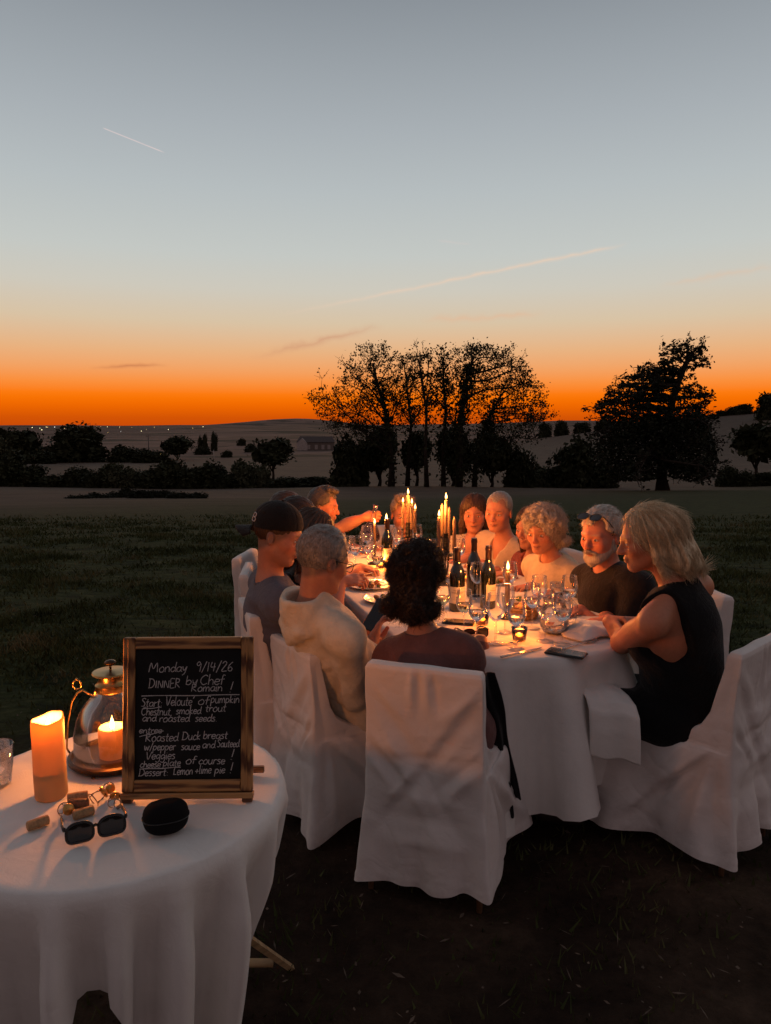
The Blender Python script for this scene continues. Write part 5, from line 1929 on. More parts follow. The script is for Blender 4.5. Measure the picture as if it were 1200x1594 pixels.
WH = wood_mat('burnt_pine_horizontal', (0.11, 0.036, 0.011), (0.46, 0.22, 0.075), 0)
WV = wood_mat('burnt_pine_vertical', (0.11, 0.036, 0.011), (0.46, 0.22, 0.075), 1)
fw = 0.027
fr = []
z0b = ZL
z1b = ZL + HB
for (nm, cx, cz, sx, sz, mt) in (('frame_rail', 0, z1b - fw / 2, WB - 2 * fw - 0.001, fw, WH), ('frame_rail', 0, z0b + fw / 2, WB - 2 * fw - 0.001, fw, WH), ('frame_rail', -WB / 2 + fw / 2, (z0b + z1b) / 2, fw, HB, WV), ('frame_rail', WB / 2 - fw / 2, (z0b + z1b) / 2, fw, HB, WV)):
    mb = MB().box((0, 0, 0), (sx, 0.016, sz), bev=0.002)
    o = mb.build(nm, mt, cb, smooth=False)
    o.location = tuple(bp(cx, 0, cz))
    o.rotation_euler = (-TILT, 0, 0)
    if sz > sx:                                           # a groove strip along the side rails
        g2 = MB().box((0, -0.0092, 0), (0.004, 0.0024, sz - 0.004), bev=0.0008).build('bead', WV, o, smooth=False)
SLATE = plain('slate_black', (0.010, 0.0095, 0.009), 0.75, var=0.75, scale=9, spec=0.2)
o = MB().box((0, 0, 0), (WB - 2 * fw + 0.006, 0.005, HB - 2 * fw + 0.006)).build('board', SLATE, cb, smooth=False)
o.location = tuple(bp(0, 0.001, (z0b + z1b) / 2))
o.rotation_euler = (-TILT, 0, 0)
o = MB().box((0, 0, 0), (WB + 0.004, 0.022, 0.013), bev=0.002).build('ledge', WH, cb, smooth=False)
o.location = tuple(bp(0, -0.003, z0b - 0.0075))
o.rotation_euler = (-TILT, 0, 0)
for sx in (-1, 1):
    MB().box((sx * (WB / 2 - 0.012), 0.002, 0.0105), (0.024, 0.02, 0.0205), bev=0.002).build('front_leg', WV, cb, smooth=False)
    MB().tube([(sx * (WB / 2 - 0.045), 0.125, 0.004), (sx * (WB / 2 - 0.05), 0.07, 0.28)], 0.010, 4).build('back_leg', WV, cb, smooth=False)
MB().box((0.02, 0.118, 0.020), (WB - 0.02, 0.012, 0.016), bev=0.002).build('back_rail', WH, cb, smooth=False)

# handwriting: one stroke font, x height 1, capitals about 1.7, descenders to -0.7
GL_ = {
    'a': (.85, [[(.75, .85), (.4, 1), (.08, .6), (.2, .1), (.55, .12), (.75, .7), (.75, .9)], [(.75, .9), (.72, .25), (.9, .02)]]),
    'b': (.8, [[(.1, 1.8), (.1, .05)], [(.1, .6), (.4, 1), (.72, .6), (.5, .05), (.1, .1)]]),
    'c': (.75, [[(.7, .8), (.4, 1), (.08, .5), (.3, .02), (.72, .2)]]),
    'd': (.85, [[(.7, .75), (.35, .95), (.05, .45), (.3, 0), (.68, .3)], [(.75, 1.8), (.7, .4), (.9, 0)]]),
    'e': (.75, [[(.1, .5), (.65, .6), (.55, .95), (.2, .9), (.06, .4), (.3, 0), (.7, .2)]]),
    'f': (.6, [[(.6, 1.65), (.35, 1.75), (.25, 1.3), (.22, 0)], [(0, .9), (.55, .98)]]),
    'g': (.85, [[(.7, .8), (.35, 1), (.06, .5), (.3, .1), (.68, .5)], [(.72, .95), (.7, -.3), (.4, -.7), (.05, -.45)]]),
    'h': (.8, [[(.1, 1.8), (.1, 0)], [(.1, .6), (.4, 1), (.65, .7), (.68, 0)]]),
    'i': (.35, [[(.15, 1), (.15, .1), (.3, 0)], [(.17, 1.35), (.18, 1.42)]]),
    'k': (.75, [[(.1, 1.8), (.1, 0)], [(.6, .95), (.14, .45), (.65, 0)]]),
    'l': (.4, [[(.15, 1.8), (.12, .2), (.32, 0)]]),
    'm': (1.2, [[(.08, 1), (.1, 0)], [(.1, .6), (.35, 1), (.52, .7), (.55, 0)], [(.55, .6), (.8, 1), (1.0, .7), (1.05, 0)]]),
    'n': (.85, [[(.08, 1), (.1, 0)], [(.1, .6), (.4, 1), (.65, .7), (.7, 0)]]),
    'o': (.85, [[(.4, 1), (.08, .6), (.2, .05), (.6, .05), (.75, .55), (.55, .98), (.35, 1)]]),
    'p': (.85, [[(.1, 1), (.08, -.7)], [(.1, .7), (.4, 1.02), (.72, .6), (.45, .1), (.1, .15)]]),
    'r': (.65, [[(.1, 1), (.12, 0)], [(.12, .6), (.35, .95), (.62, .88)]]),
    's': (.65, [[(.55, .9), (.3, 1), (.1, .78), (.5, .4), (.42, .05), (.05, .05)]]),
    't': (.6, [[(.28, 1.5), (.25, .15), (.5, .02)], [(0, 1.0), (.55, 1.05)]]),
    'u': (.85, [[(.08, 1), (.1, .3), (.3, 0), (.6, .2), (.68, .95)], [(.68, 1), (.68, .2), (.85, 0)]]),
    'v': (.75, [[(.05, 1), (.3, 0), (.65, 1)]]),
    'w': (1.1, [[(.05, 1), (.25, 0), (.5, .75), (.72, 0), (1.0, 1)]]),
    'x': (.75, [[(.05, 1), (.65, 0)], [(.65, 1), (.05, 0)]]),
    'y': (.8, [[(.08, 1), (.2, .4), (.42, .35), (.65, .95)], [(.68, 1), (.5, -.2), (.15, -.65)]]),
    'B': (1.0, [[(.1, 1.7), (.1, 0)], [(.1, 1.7), (.65, 1.5), (.55, 1.0), (.1, .9), (.75, .7), (.7, .15), (.1, 0)]]),
    'C': (1.05, [[(.95, 1.5), (.6, 1.75), (.15, 1.2), (.12, .5), (.5, .02), (.95, .3)]]),
    'D': (1.15, [[(.15, 1.65), (.15, .05)], [(.0, 1.65), (.7, 1.55), (1.05, .85), (.7, .15), (0, .02)]]),
    'E': (.9, [[(.8, 1.6), (.1, 1.6), (.12, .85), (.65, .85)], [(.12, .85), (.1, .02), (.85, .05)]]),
    'I': (.5, [[(.2, 1.3), (.2, 0)]]),
    'L': (.95, [[(.5, 1.7), (.25, 1.3), (.22, .2), (.1, .05), (.4, .1), (.85, .05)]]),
    'M': (1.5, [[(.05, 0), (.2, 1.7), (.65, .6), (1.1, 1.7), (1.3, 0)]]),
    'N': (1.1, [[(.1, 0), (.12, 1.25), (.8, .05), (.85, 1.3)]]),
    'R': (1.05, [[(.12, 1.7), (.12, 0)], [(.1, 1.7), (.7, 1.5), (.6, 1.0), (.15, .85), (.9, 0)]]),
    'S': (.85, [[(.75, 1.5), (.4, 1.7), (.1, 1.35), (.65, .7), (.5, .1), (.05, .1)]]),
    'V': (1.05, [[(.08, 1.7), (.45, 0), (.95, 1.7)]]),
    '9': (.8, [[(.65, 1.3), (.35, 1.7), (.1, 1.3), (.35, 1.0), (.65, 1.35), (.62, 0)]]),
    '1': (.45, [[(.2, 1.65), (.2, 0)]]),
    '4': (.85, [[(.2, 1.65), (.12, .8), (.75, .8)], [(.58, 1.5), (.55, 0)]]),
    '2': (.85, [[(.1, 1.35), (.4, 1.7), (.65, 1.3), (.1, .1), (.8, .08)]]),
    '6': (.8, [[(.6, 1.6), (.15, .9), (.15, .2), (.5, .02), (.65, .45), (.35, .75), (.12, .4)]]),
    '/': (.7, [[(.6, 1.8), (.1, -.2)]]),
    ':': (.4, [[(.2, .85), (.2, .75)], [(.2, .2), (.2, .1)]]),
    '.': (.35, [[(.12, .06), (.18, 0)]]),
    ',': (.4, [[(.2, .1), (.1, -.35)]]),
    '!': (.45, [[(.25, 1.8), (.2, .45)], [(.19, .08), (.18, 0)]]),
    '&': (.7, [[(.35, 1.1), (.35, .1)], [(.05, .6), (.65, .62)]]),
    "'": (.3, [[(.3, 1.75), (.1, 1.3)]]),
    ' ': (.55, []),
}


def smooth_poly(p, n=5):
    p = np.array(p, float)
    if len(p) < 3:
        return p
    q = np.vstack([2 * p[0] - p[1], p, 2 * p[-1] - p[-2]])
    out = []
    for i in range(len(p) - 1):
        p0, p1, p2, p3 = q[i:i + 4]
        for t in np.linspace(0, 1, n, endpoint=False):
            out.append(0.5 * (2 * p1 + (p2 - p0) * t + (2 * p0 - 5 * p1 + 4 * p2 - p3) * t * t + (3 * p1 - p0 - 3 * p2 + p3) * t ** 3))
    out.append(p[-1])
    return np.array(out)


CHALK = plain('chalk', (0.52, 0.48, 0.46), 0.95, var=0.5, scale=400)
wrand = random.Random(5)


def stroke(mb, P, w):
    """flat chalk ribbon through board-space points (x,z)"""
    P = np.asarray(P)
    t = np.gradient(P, axis=0)
    t /= np.linalg.norm(t, axis=1, keepdims=True) + 1e-9
    nn = np.stack([-t[:, 1], t[:, 0]], -1)
    ww = w * (0.8 + 0.4 * np.array([wrand.random() for _ in P]))[:, None]
    a, b = P + nn * ww, P - nn * ww
    v = np.array([bp(x, -0.0022, z) for x, z in np.vstack([a, b])])
    n = len(P)
    j = np.arange(n - 1)
    mb.add(v, np.stack([j, j + 1, n + j + 1, n + j], -1))


def write(text, x, z, h, xend=None, slope=0.0, w=0.00085):
    """chalk words; x,z start in board space, h = x height; squeezed to end at xend"""
    tot = sum(GL_[c][0] for c in text)
    sx = h if xend is None else (xend - x) * 0.95 / tot
    mb = MB()
    cx = 0
    for c in text:
        wd, strokes = GL_[c]
        dy = 0.07 * (wrand.random() - .5)
        for s in strokes:
            P = smooth_poly(s)
            P = P * np.array((1, 1 + 0.1 * (wrand.random() - .5)))
            X = x + (cx + P[:, 0] + 0.12 * P[:, 1]) * sx
            Z = z + (P[:, 1] + dy) * h + slope * (X - x)
            stroke(mb, np.stack([X, Z], -1), w)
        cx += wd
    return mb


def line(x0, z0, x1, z1, w=0.0009):
    mb = MB()
    t = np.linspace(0, 1, 14)
    stroke(mb, np.stack([x0 + (x1 - x0) * t, z0 + (z1 - z0) * t + 0.0006 * np.sin(t * 9)], -1), w)
    return mb


# picture (crop of the board, 1200 px = 230 photo px) -> board space
def bx(cx):
    return -WB / 2 + (cx - 62) / (1110 - 62) * WB


def bz(cy):
    return z1b - (cy - 75) / (1310 - 75) * (HB + 0.006)


for (txt, x, y, xe, hh) in (
        ('Monday', 262, 350, 590, 42), ('9/14/26', 640, 348, 960, 46), ('DINNER', 262, 475, 535, 46), ('by', 560, 452, 665, 40), ('Chef', 675, 452, 885, 46), ('Romain', 605, 505, 875, 36), ('!', 905, 515, 950, 50),
        ('Start:', 205, 622, 385, 38), ("Veloute'", 400, 615, 640, 42), ('of', 660, 608, 760, 38), ('pumpkin', 765, 598, 1012, 38), ('Chestnut,', 205, 690, 470, 36), ('smoked', 485, 682, 700, 34), ('trout', 722, 665, 900, 34),
        ('and', 215, 738, 335, 34), ('roasted', 350, 742, 610, 34), ('seeds.', 640, 742, 830, 34), ('entree', 190, 830, 385, 28), ('Roasted', 240, 895, 520, 38), ('Duck', 535, 885, 695, 38), ('breast', 705, 880, 915, 36),
        ('w/pepper', 232, 965, 500, 36), ('sauce', 530, 965, 690, 34), ('and', 700, 952, 810, 34), ('Sauteed', 820, 945, 1008, 34), ('Veggies', 245, 1035, 495, 36), ('!', 918, 1045, 960, 46),
        ('cheese', 200, 1098, 375, 30), ('plate', 385, 1090, 535, 32), ('of', 565, 1075, 655, 36), ('course', 670, 1078, 895, 36), ('Dessert:', 190, 1165, 440, 34), ('Lemon', 465, 1158, 635, 36), ('&', 640, 1150, 675, 30), ('lime', 675, 1150, 780, 36), ('pie', 800, 1150, 890, 34), ('!', 915, 1150, 950, 46)):
    write(txt, bx(x), bz(y), hh / (1310 - 75) * HB, bx(xe)).build('chalk_word', CHALK, cb, smooth=False)
for (x0, y0, x1, y1) in ((208, 538, 1000, 534), (215, 640, 370, 628), (195, 858, 390, 815), (205, 1112, 530, 1100)):
    line(bx(x0), bz(y0), bx(x1), bz(y1)).build('chalk_line', CHALK, cb, smooth=False)

# corks, wire cages, crumbs
CORK = plain('cork', (0.40, 0.23, 0.11), 0.85, var=0.4, scale=120, bmp=0.4)
CORKD = plain('cork_dark', (0.17, 0.08, 0.04), 0.85, var=0.4, scale=120, bmp=0.4)
for (px, py, rz, mt, lb) in ((59, 1281, 0.75, CORK, 'single cork lying apart, front left of the small table'), (121, 1240, 0.35, CORK, 'rear cork of the little heap'), (122, 1251, 0.12, CORKD, 'dark stained cork of the little heap'), (130, 1265, 0.62, CORK, 'front cork of the little heap')):
    b_ = onz(px, py, S0 + 0.011)
    o = MB().lathe([(0.0085, -0.022), (0.0105, -0.0205), (0.0108, 0), (0.0105, 0.0205), (0.0085, 0.022)], 18, M=Euler((math.pi / 2, 0, math.pi / 2)).to_matrix()).build('cork', mt, None, auto=40)
    o.location = tuple(b_)
    o.rotation_euler = (0.3, 0, rz)
    tag(o, lb, 'cork', 'corks on the small table')
TIN = plain('cage_wire', (0.45, 0.34, 0.24), 0.25, metal=1.0)
for (px, py, s, lb) in ((104, 1270, 1.0, 'wire cork cage left of the front cork'), (154, 1250, 1.15, 'largest wire cork cage before the chalkboard leg'), (171, 1236, 0.9, 'small wire cork cage touching the board leg'), (179, 1254, 0.95, 'wire cork cage behind the black sunglasses')):
    r_ = empty('wire_cage', onz(px, py, S0), random.random() * 6, lb, 'wire cage', 'wire cork cages on the small table')
    r_.scale = (s, s, s)
    M_ = Euler((1.2, 0.3 * random.random(), 0)).to_matrix()
    tr_ = lambda pts: np.array(pts) @ np.array(M_).T + np.array((0, 0, 0.015))
    mb = MB().tube(tr_([(0.0145 * math.cos(a), 0.0145 * math.sin(a), -0.012) for a in np.linspace(0, 6.283, 18, endpoint=False)]), 0.0011, 5, closed=True)
    for a in (0.3, 1.9, 3.4, 5.0):
        mb.tube(tr_([(0.0145 * math.cos(a), 0.0145 * math.sin(a), -0.012), (0.0135 * math.cos(a + .2), 0.0135 * math.sin(a + .2), 0.0), (0.009 * math.cos(a), 0.009 * math.sin(a), 0.012)]), 0.0011, 5)
    mb.build('wire', TIN, r_)
    mb = MB().lathe([(0.0125, 0.010), (0.0125, 0.013), (0.010, 0.0145), (0.0, 0.015)], 16, M=np.array(M_), c=(0, 0, 0.015), caps=False)
    mb.build('cap_disc', plain('gold_disc', (0.6, 0.33, 0.1), 0.3, metal=1.0), r_)
o = MB().ball((0, 0, 0.002), (0.006, 0.004, 0.003), 8, 6).build('crumb', CORKD, None)
o.location = tuple(onz(145, 1212, S0))
tag(o, 'tiny dark crumb between the pillar candle and the lantern', 'crumb')
sunglasses(onz(150, 1306, S0 + 0.002), 0.48, 'black sunglasses lying open on the small table', 0.92, -0.12)
# rounded zip case
b_ = onz(259, 1296, S0)
r_ = empty('glasses_case', b_, 0.35, 'black rounded glasses case on the small table', 'case')
k_ = np.linspace(-math.pi / 2, math.pi / 2, 12)
for nm, s_ in (('lower_shell', -1), ('upper_shell', 1)):
    mb = MB()
    th = np.linspace(0, 2 * math.pi, 36, endpoint=False)
    rows = []
    for e in np.linspace(0, math.pi / 2, 9):
        cx, sz = math.cos(e) ** 0.7, math.sin(e) ** 0.85 if e > 0 else 0
        rows.append(np.stack([0.047 * cx * np.sign(np.cos(th)) * np.abs(np.cos(th)) ** 0.75 * (1 + 0.1 * np.sin(th)), 0.030 * cx * np.sign(np.sin(th)) * np.abs(np.sin(th)) ** 0.8, np.full(36, 0.036 + s_ * (0.001 + 0.034 * sz))], -1))
    v = np.concatenate(rows)
    i = np.arange(8)[:, None] * 36
    j = np.arange(36)[None]
    kk = (j + 1) % 36
    f = np.stack([i + j, i + kk, i + 36 + kk, i + 36 + j], -1).reshape(-1, 4)
    if s_ < 0:
        f = f[:, ::-1]
    mb.add(v, f)
    mb.build(nm, CASE, r_)
MB().tube(np.stack([0.0475 * np.sign(np.cos(th)) * np.abs(np.cos(th)) ** 0.75 * (1 + 0.1 * np.sin(th)), 0.0305 * np.sign(np.sin(th)) * np.abs(np.sin(th)) ** 0.8, np.full(36, 0.036)], -1), 0.0016, 6, closed=True).build('zip', BLACKP, r_)

# ================================================================== soft bodies: smooth blended volumes -> one continuous surface
class Sdf:
    def __init__(s):
        s.ops = []

    def _v(s, a):
        return np.asarray(a, float)

    def rc(s, a, b, r1, r2=None, k=0.02, op='u', flat=False):
        """tapered limb from a to b"""
        a, b = s._v(a), s._v(b)
        r2 = r1 if r2 is None else r2
        m = max(r1, r2) + k + 0.02
        lo, hi = np.minimum(a, b) - m, np.maximum(a, b) + m
        ba = b - a
        L2 = float(ba @ ba) + 1e-12

        def fn(X, Y, Z):
            x, y, z = X - a[0], Y - a[1], Z - a[2]
            tt = (x * ba[0] + y * ba[1] + z * ba[2]) / L2
            t = np.clip(tt, 0, 1)
            d = np.sqrt((x - t * ba[0]) ** 2 + (y - t * ba[1]) ** 2 + (z - t * ba[2]) ** 2) - (r1 + (r2 - r1) * t)
            if flat:
                d = np.maximum(d, (tt - 1) * math.sqrt(L2))
            return d
        s.ops.append((fn, lo, hi, k, op))
        return s

    def el(s, c, r, M=None, k=0.02, op='u'):
        """ellipsoid with centre c, radii r, axes = columns of M"""
        c = s._v(c)
        r = np.array((r, r, r) if np.isscalar(r) else r, float)
        M = np.eye(3) if M is None else np.asarray(M, float)
        ext = np.sqrt(((M * r) ** 2).sum(1)) + k + 0.02

        def fn(X, Y, Z):
            x, y, z = X - c[0], Y - c[1], Z - c[2]
            q = [(x * M[0, i] + y * M[1, i] + z * M[2, i]) / r[i] for i in range(3)]
            k0 = np.sqrt(q[0] ** 2 + q[1] ** 2 + q[2] ** 2)
            k1 = np.sqrt((q[0] / r[0]) ** 2 + (q[1] / r[1]) ** 2 + (q[2] / r[2]) ** 2) + 1e-9
            return k0 * (k0 - 1) / k1
        s.ops.append((fn, c - ext, c + ext, k, op))
        return s

    def plane(s, p, n, k=0.004, lo=None, hi=None):
        """keep only the side the normal points away from"""
        p, n = s._v(p), s._v(n)
        n = n / np.linalg.norm(n)
        s.ops.append((lambda X, Y, Z: (X - p[0]) * n[0] + (Y - p[1]) * n[1] + (Z - p[2]) * n[2], lo, hi, k, 'i'))
        return s

    def mesh(s, res):
        lo = np.min([o[1] for o in s.ops if o[4] == 'u'], 0)
        hi = np.max([o[2] for o in s.ops if o[4] == 'u'], 0)
        ax = [np.arange(lo[i], hi[i] + res, res).astype(np.float32) for i in range(3)]
        V = np.full([len(a) for a in ax], 0.5, np.float32)
        for fn, l, h, k, op in s.ops:
            if l is None:
                l, h = lo, hi
            sl = [slice(max(0, int((l[i] - lo[i]) / res)), max(0, min(len(ax[i]), int((h[i] - lo[i]) / res) + 2))) for i in range(3)]
            if any(q.stop <= q.start for q in sl):
                continue
            d = fn(ax[0][sl[0]][:, None, None], ax[1][sl[1]][None, :, None], ax[2][sl[2]][None, None, :]).astype(np.float32)
            a = V[sl[0], sl[1], sl[2]]
            if op == 'u':
                hh = np.clip(0.5 + 0.5 * (a - d) / k, 0, 1)
                r = a + (d - a) * hh - k * hh * (1 - hh)
            elif op == 's':
                hh = np.clip(0.5 - 0.5 * (a + d) / k, 0, 1)
                r = a + (-d - a) * hh + k * hh * (1 - hh)
            else:
                hh = np.clip(0.5 - 0.5 * (a - d) / k, 0, 1)
                r = a + (d - a) * hh + k * hh * (1 - hh)
            V[sl[0], sl[1], sl[2]] = r
        for i in range(3):
            V[(slice(None),) * i + (0,)] = 0.5
            V[(slice(None),) * i + (-1,)] = 0.5
        return nets(V, lo, res)


def nets(V, lo, res):
    """surface nets: one vertex per cell that the surface crosses"""
    B = V < 0
    nx, ny, nz = V.shape
    c = [B[i:nx - 1 + i, j:ny - 1 + j, k:nz - 1 + k] for i in (0, 1) for j in (0, 1) for k in (0, 1)]
    anyb = c[0].copy()
    allb = c[0].copy()
    for q in c[1:]:
        anyb |= q
        allb &= q
    act = anyb & ~allb
    I = np.argwhere(act)
    idx = np.full(act.shape, -1, np.int32)
    idx[act] = np.arange(len(I))
    acc = np.zeros((len(I), 3))
    cnt = np.zeros(len(I))
    cv = {}
    for i in (0, 1):
        for j in (0, 1):
            for k in (0, 1):
                cv[(i, j, k)] = V[I[:, 0] + i, I[:, 1] + j, I[:, 2] + k]
    for a in range(3):
        o = [q for q in range(3) if q != a]
        for p in (0, 1):
            for q in (0, 1):
                k0 = [0, 0, 0]
                k0[o[0]], k0[o[1]] = p, q
                k1 = list(k0)
                k1[a] = 1
                v0, v1 = cv[tuple(k0)], cv[tuple(k1)]
                m = (v0 < 0) != (v1 < 0)
                t = v0[m] / (v0[m] - v1[m])
                acc[m] += np.array(k0)
                acc[m, a] += t
                cnt[m] += 1
    v = (I + acc / cnt[:, None]) * res + lo
    F = []
    for a in range(3):
        s0 = [slice(None)] * 3
        s1 = [slice(None)] * 3
        s0[a] = slice(0, -1)
        s1[a] = slice(1, None)
        b0, b1 = B[tuple(s0)], B[tuple(s1)]
        E = np.argwhere(b0 != b1)
        o = [q for q in range(3) if q != a]
        E = E[(E[:, o[0]] > 0) & (E[:, o[1]] > 0)]
        E = E[(E[:, o[0]] < V.shape[o[0]] - 1) & (E[:, o[1]] < V.shape[o[1]] - 1)]
        ins = b0[E[:, 0], E[:, 1], E[:, 2]]

        def cell(d0, d1):
            q = E.copy()
            q[:, o[0]] -= d0
            q[:, o[1]] -= d1
            return idx[q[:, 0], q[:, 1], q[:, 2]]
        quad = np.stack([cell(0, 0), cell(1, 0), cell(1, 1), cell(0, 1)], -1)
        fl = ins if a != 1 else ~ins
        quad[~fl] = quad[~fl][:, ::-1]
        F.append(quad)
    return v, np.concatenate(F)


def unit(a):
    a = np.asarray(a, float)
    return a / (np.linalg.norm(a) + 1e-12)


def frame(f, up=(0, 0, 1)):
    """columns right, forward, up"""
    f = unit(f)
    r = unit(np.cross(f, up))
    return np.stack([r, f, np.cross(r, f)], 1)


def axis_rot(M, pitch=0.0, roll=0.0):
    """tip a frame: pitch > 0 looks down, roll > 0 tilts to its right"""
    Rx = np.array(Matrix.Rotation(-pitch, 3, 'X'))
    Ry = np.array(Matrix.Rotation(roll, 3, 'Y'))
    return M @ Rx @ Ry


def ik(s, w, l1, l2, hint):
    s, w = np.asarray(s, float), np.asarray(w, float)
    d = w - s
    L = np.linalg.norm(d)
    if L > (l1 + l2) * 0.985:
        q = L / ((l1 + l2) * 0.985)
        l1, l2 = l1 * q, l2 * q
    u = d / L
    a = (l1 * l1 - l2 * l2 + L * L) / (2 * L)
    h = math.sqrt(max(1e-6, l1 * l1 - a * a))
    n = np.asarray(hint, float) - u * np.dot(hint, u)
    return s + u * a + unit(n) * h


def fold_disp(v, n, amp, seed, freq=22.0, ax=(0.3, 0.2, 1.0)):
    """soft cloth creases: warped ridges"""
    g = np.random.default_rng(seed)
    out = np.zeros(len(v))
    for q in range(4):
        d = g.normal(size=3) * np.asarray(ax)
        d /= np.linalg.norm(d)
        w = g.normal(size=(2, 3)) * 7
        ph = g.random(3) * 6.28
        s = v @ d * freq * (0.7 + 0.8 * g.random()) + 1.4 * np.sin(v @ w[0] + ph[0]) + 0.8 * np.sin(v @ w[1] * 1.7 + ph[1])
        m = 0.5 + 0.5 * np.sin(v @ (g.normal(size=3) * 6) + ph[2])
        out += (1 - 2 * np.abs(np.sin(s))) * m * (0.35 + 0.3 * g.random())
    return v + n * (amp * out)[:, None]


# ------------------------------------------------------------------ materials for people
def skin_mat(name, c, rough=0.48):
    m, t, b, o = new_mat(name)
    at_ = N(t, 'ShaderNodeAttribute', attribute_name='Col')
    nz = noise(t, 90, 4, 0.6, coords(t))
    n2 = noise(t, 16, 3, 0.6, coords(t))
    k = mixc(t, 0.5, at_.outputs['Color'], ramp(t, nz, [(0.3, (0.86, 0.80, 0.78, 1)), (0.7, (1.1, 1.04, 1.0, 1))]), 'MULTIPLY')
    k = mixc(t, 0.35, k, ramp(t, n2, [(0.3, (0.95, 0.78, 0.72, 1)), (0.7, (1.05, 1.05, 1.02, 1))]), 'MULTIPLY')
    lk(t, k, b.inputs['Base Color'])
    b.inputs['Roughness'].default_value = rough
    b.inputs['Specular IOR Level'].default_value = 0.35
    b.inputs['Subsurface Weight'].default_value = 0.12
    b.inputs['Subsurface Radius'].default_value = (0.010, 0.004, 0.002)
    b.inputs['Subsurface Scale'].default_value = 0.6
    bump(t, b, noise(t, 260, 3, 0.6, coords(t)), 0.12, 0.002)
    return m


SKIN = skin_mat('skin', None)


def hair_mat(name, a, b, rough=0.45):
    m, t, p, o = new_mat(name)
    nz = noise(t, 240, 3, 0.6, coords(t, 'Object', (1, 1, 0.18)), 0.4)
    lk(t, ramp(t, nz, [(0.3, a + (1,)), (0.7, b + (1,))]), p.inputs['Base Color'])
    p.inputs['Roughness'].default_value = rough
    p.inputs['Specular IOR Level'].default_value = 0.4
    bump(t, p, nz, 0.5, 0.004)
    return m


def garment(name, c, var=0.12, scale=20, rough=0.85, dots=None):
    m, t, b, o = new_mat(name)
    P = coords(t)
    nz = noise(t, scale, 4, 0.6, P)
    k = ramp(t, nz, [(0.3, tuple(x * (1 - var) for x in c) + (1,)), (0.7, tuple(min(1, x * (1 + var)) for x in c) + (1,))])
    if dots:
        vo = N(t, 'ShaderNodeTexVoronoi')
        vo.inputs['Scale'].default_value = dots[0]
        lk(t, P, vo.inputs['Vector'])
        k = mixc(t, ramp(t, vo.outputs['Distance'], [(dots[1] - 0.04, (1, 1, 1, 1)), (dots[1] + 0.04, (0, 0, 0, 1))]), k, tuple(dots[2]) + (1,))
    lk(t, k, b.inputs['Base Color'])
    b.inputs['Roughness'].default_value = rough
    b.inputs['Specular IOR Level'].default_value = 0.15
    b.inputs['Sheen Weight'].default_value = 0.1
    h = math_n(t, 'ADD', noise(t, 34, 5, 0.65, P, 1.0), math_n(t, 'MULTIPLY', noise(t, 700, 2, 0.5, P), 0.1))
    bump(t, b, h, 0.5, 0.014)
    return m


EYE_W = plain('eye_white', (0.60, 0.52, 0.48), 0.2, var=0.05)
EYE_I = plain('iris', (0.03, 0.022, 0.018), 0.1)

# ================================================================== people
def strands(v, n, num, flow, L, rad, seed, curl=0.0, lift=0.3, K=6):
    """fine locks lying on a hair surface; flow: local comb direction per point"""
    g = np.random.default_rng(seed)
    i = g.integers(0, len(v), num)
    p, nn = v[i], n[i]
    d = flow(p) if callable(flow) else np.tile(np.asarray(flow, float), (num, 1))
    d = d + g.normal(size=(num, 3)) * 0.22
    d = d - nn * (d * nn).sum(1, keepdims=True)
    d /= np.linalg.norm(d, axis=1, keepdims=True) + 1e-9
    b = np.cross(nn, d)
    ln = L * (0.6 + 0.8 * g.random(num))
    t = np.linspace(0, 1, K)
    ph = g.random(num) * 6.28
    cx = curl * np.cos(ph[:, None] + t * 9.0)
    cy = curl * np.sin(ph[:, None] + t * 9.0)
    lf = (g.random(num) ** 2 * lift)[:, None]
    P = (p[:, None] - nn[:, None] * 0.002 + d[:, None] * (ln[:, None] * t)[..., None] + nn[:, None] * (ln[:, None] * lf * t ** 1.5 - ln[:, None] * 0.10 * t ** 2 + cy + abs(curl) * 0.4)[..., None] + b[:, None] * cx[..., None])
    r = rad * (1 - 0.85 * t)
    ring = []
    for a in (0, 2.09, 4.19):
        ring.append(P + (nn[:, None] * math.cos(a) + b[:, None] * math.sin(a)) * r[None, :, None])
    V = np.stack(ring, 2).reshape(-1, 3)
    base = (np.arange(num) * K * 3)[:, None, None]
    k = (np.arange(K - 1) * 3)[None, :, None]
    j = np.arange(3)[None, None]
    j2 = (j + 1) % 3
    F = np.stack([base + k + j, base + k + j2, base + k + 3 + j2, base + k + 3 + j], -1).reshape(-1, 4)
    return V, F


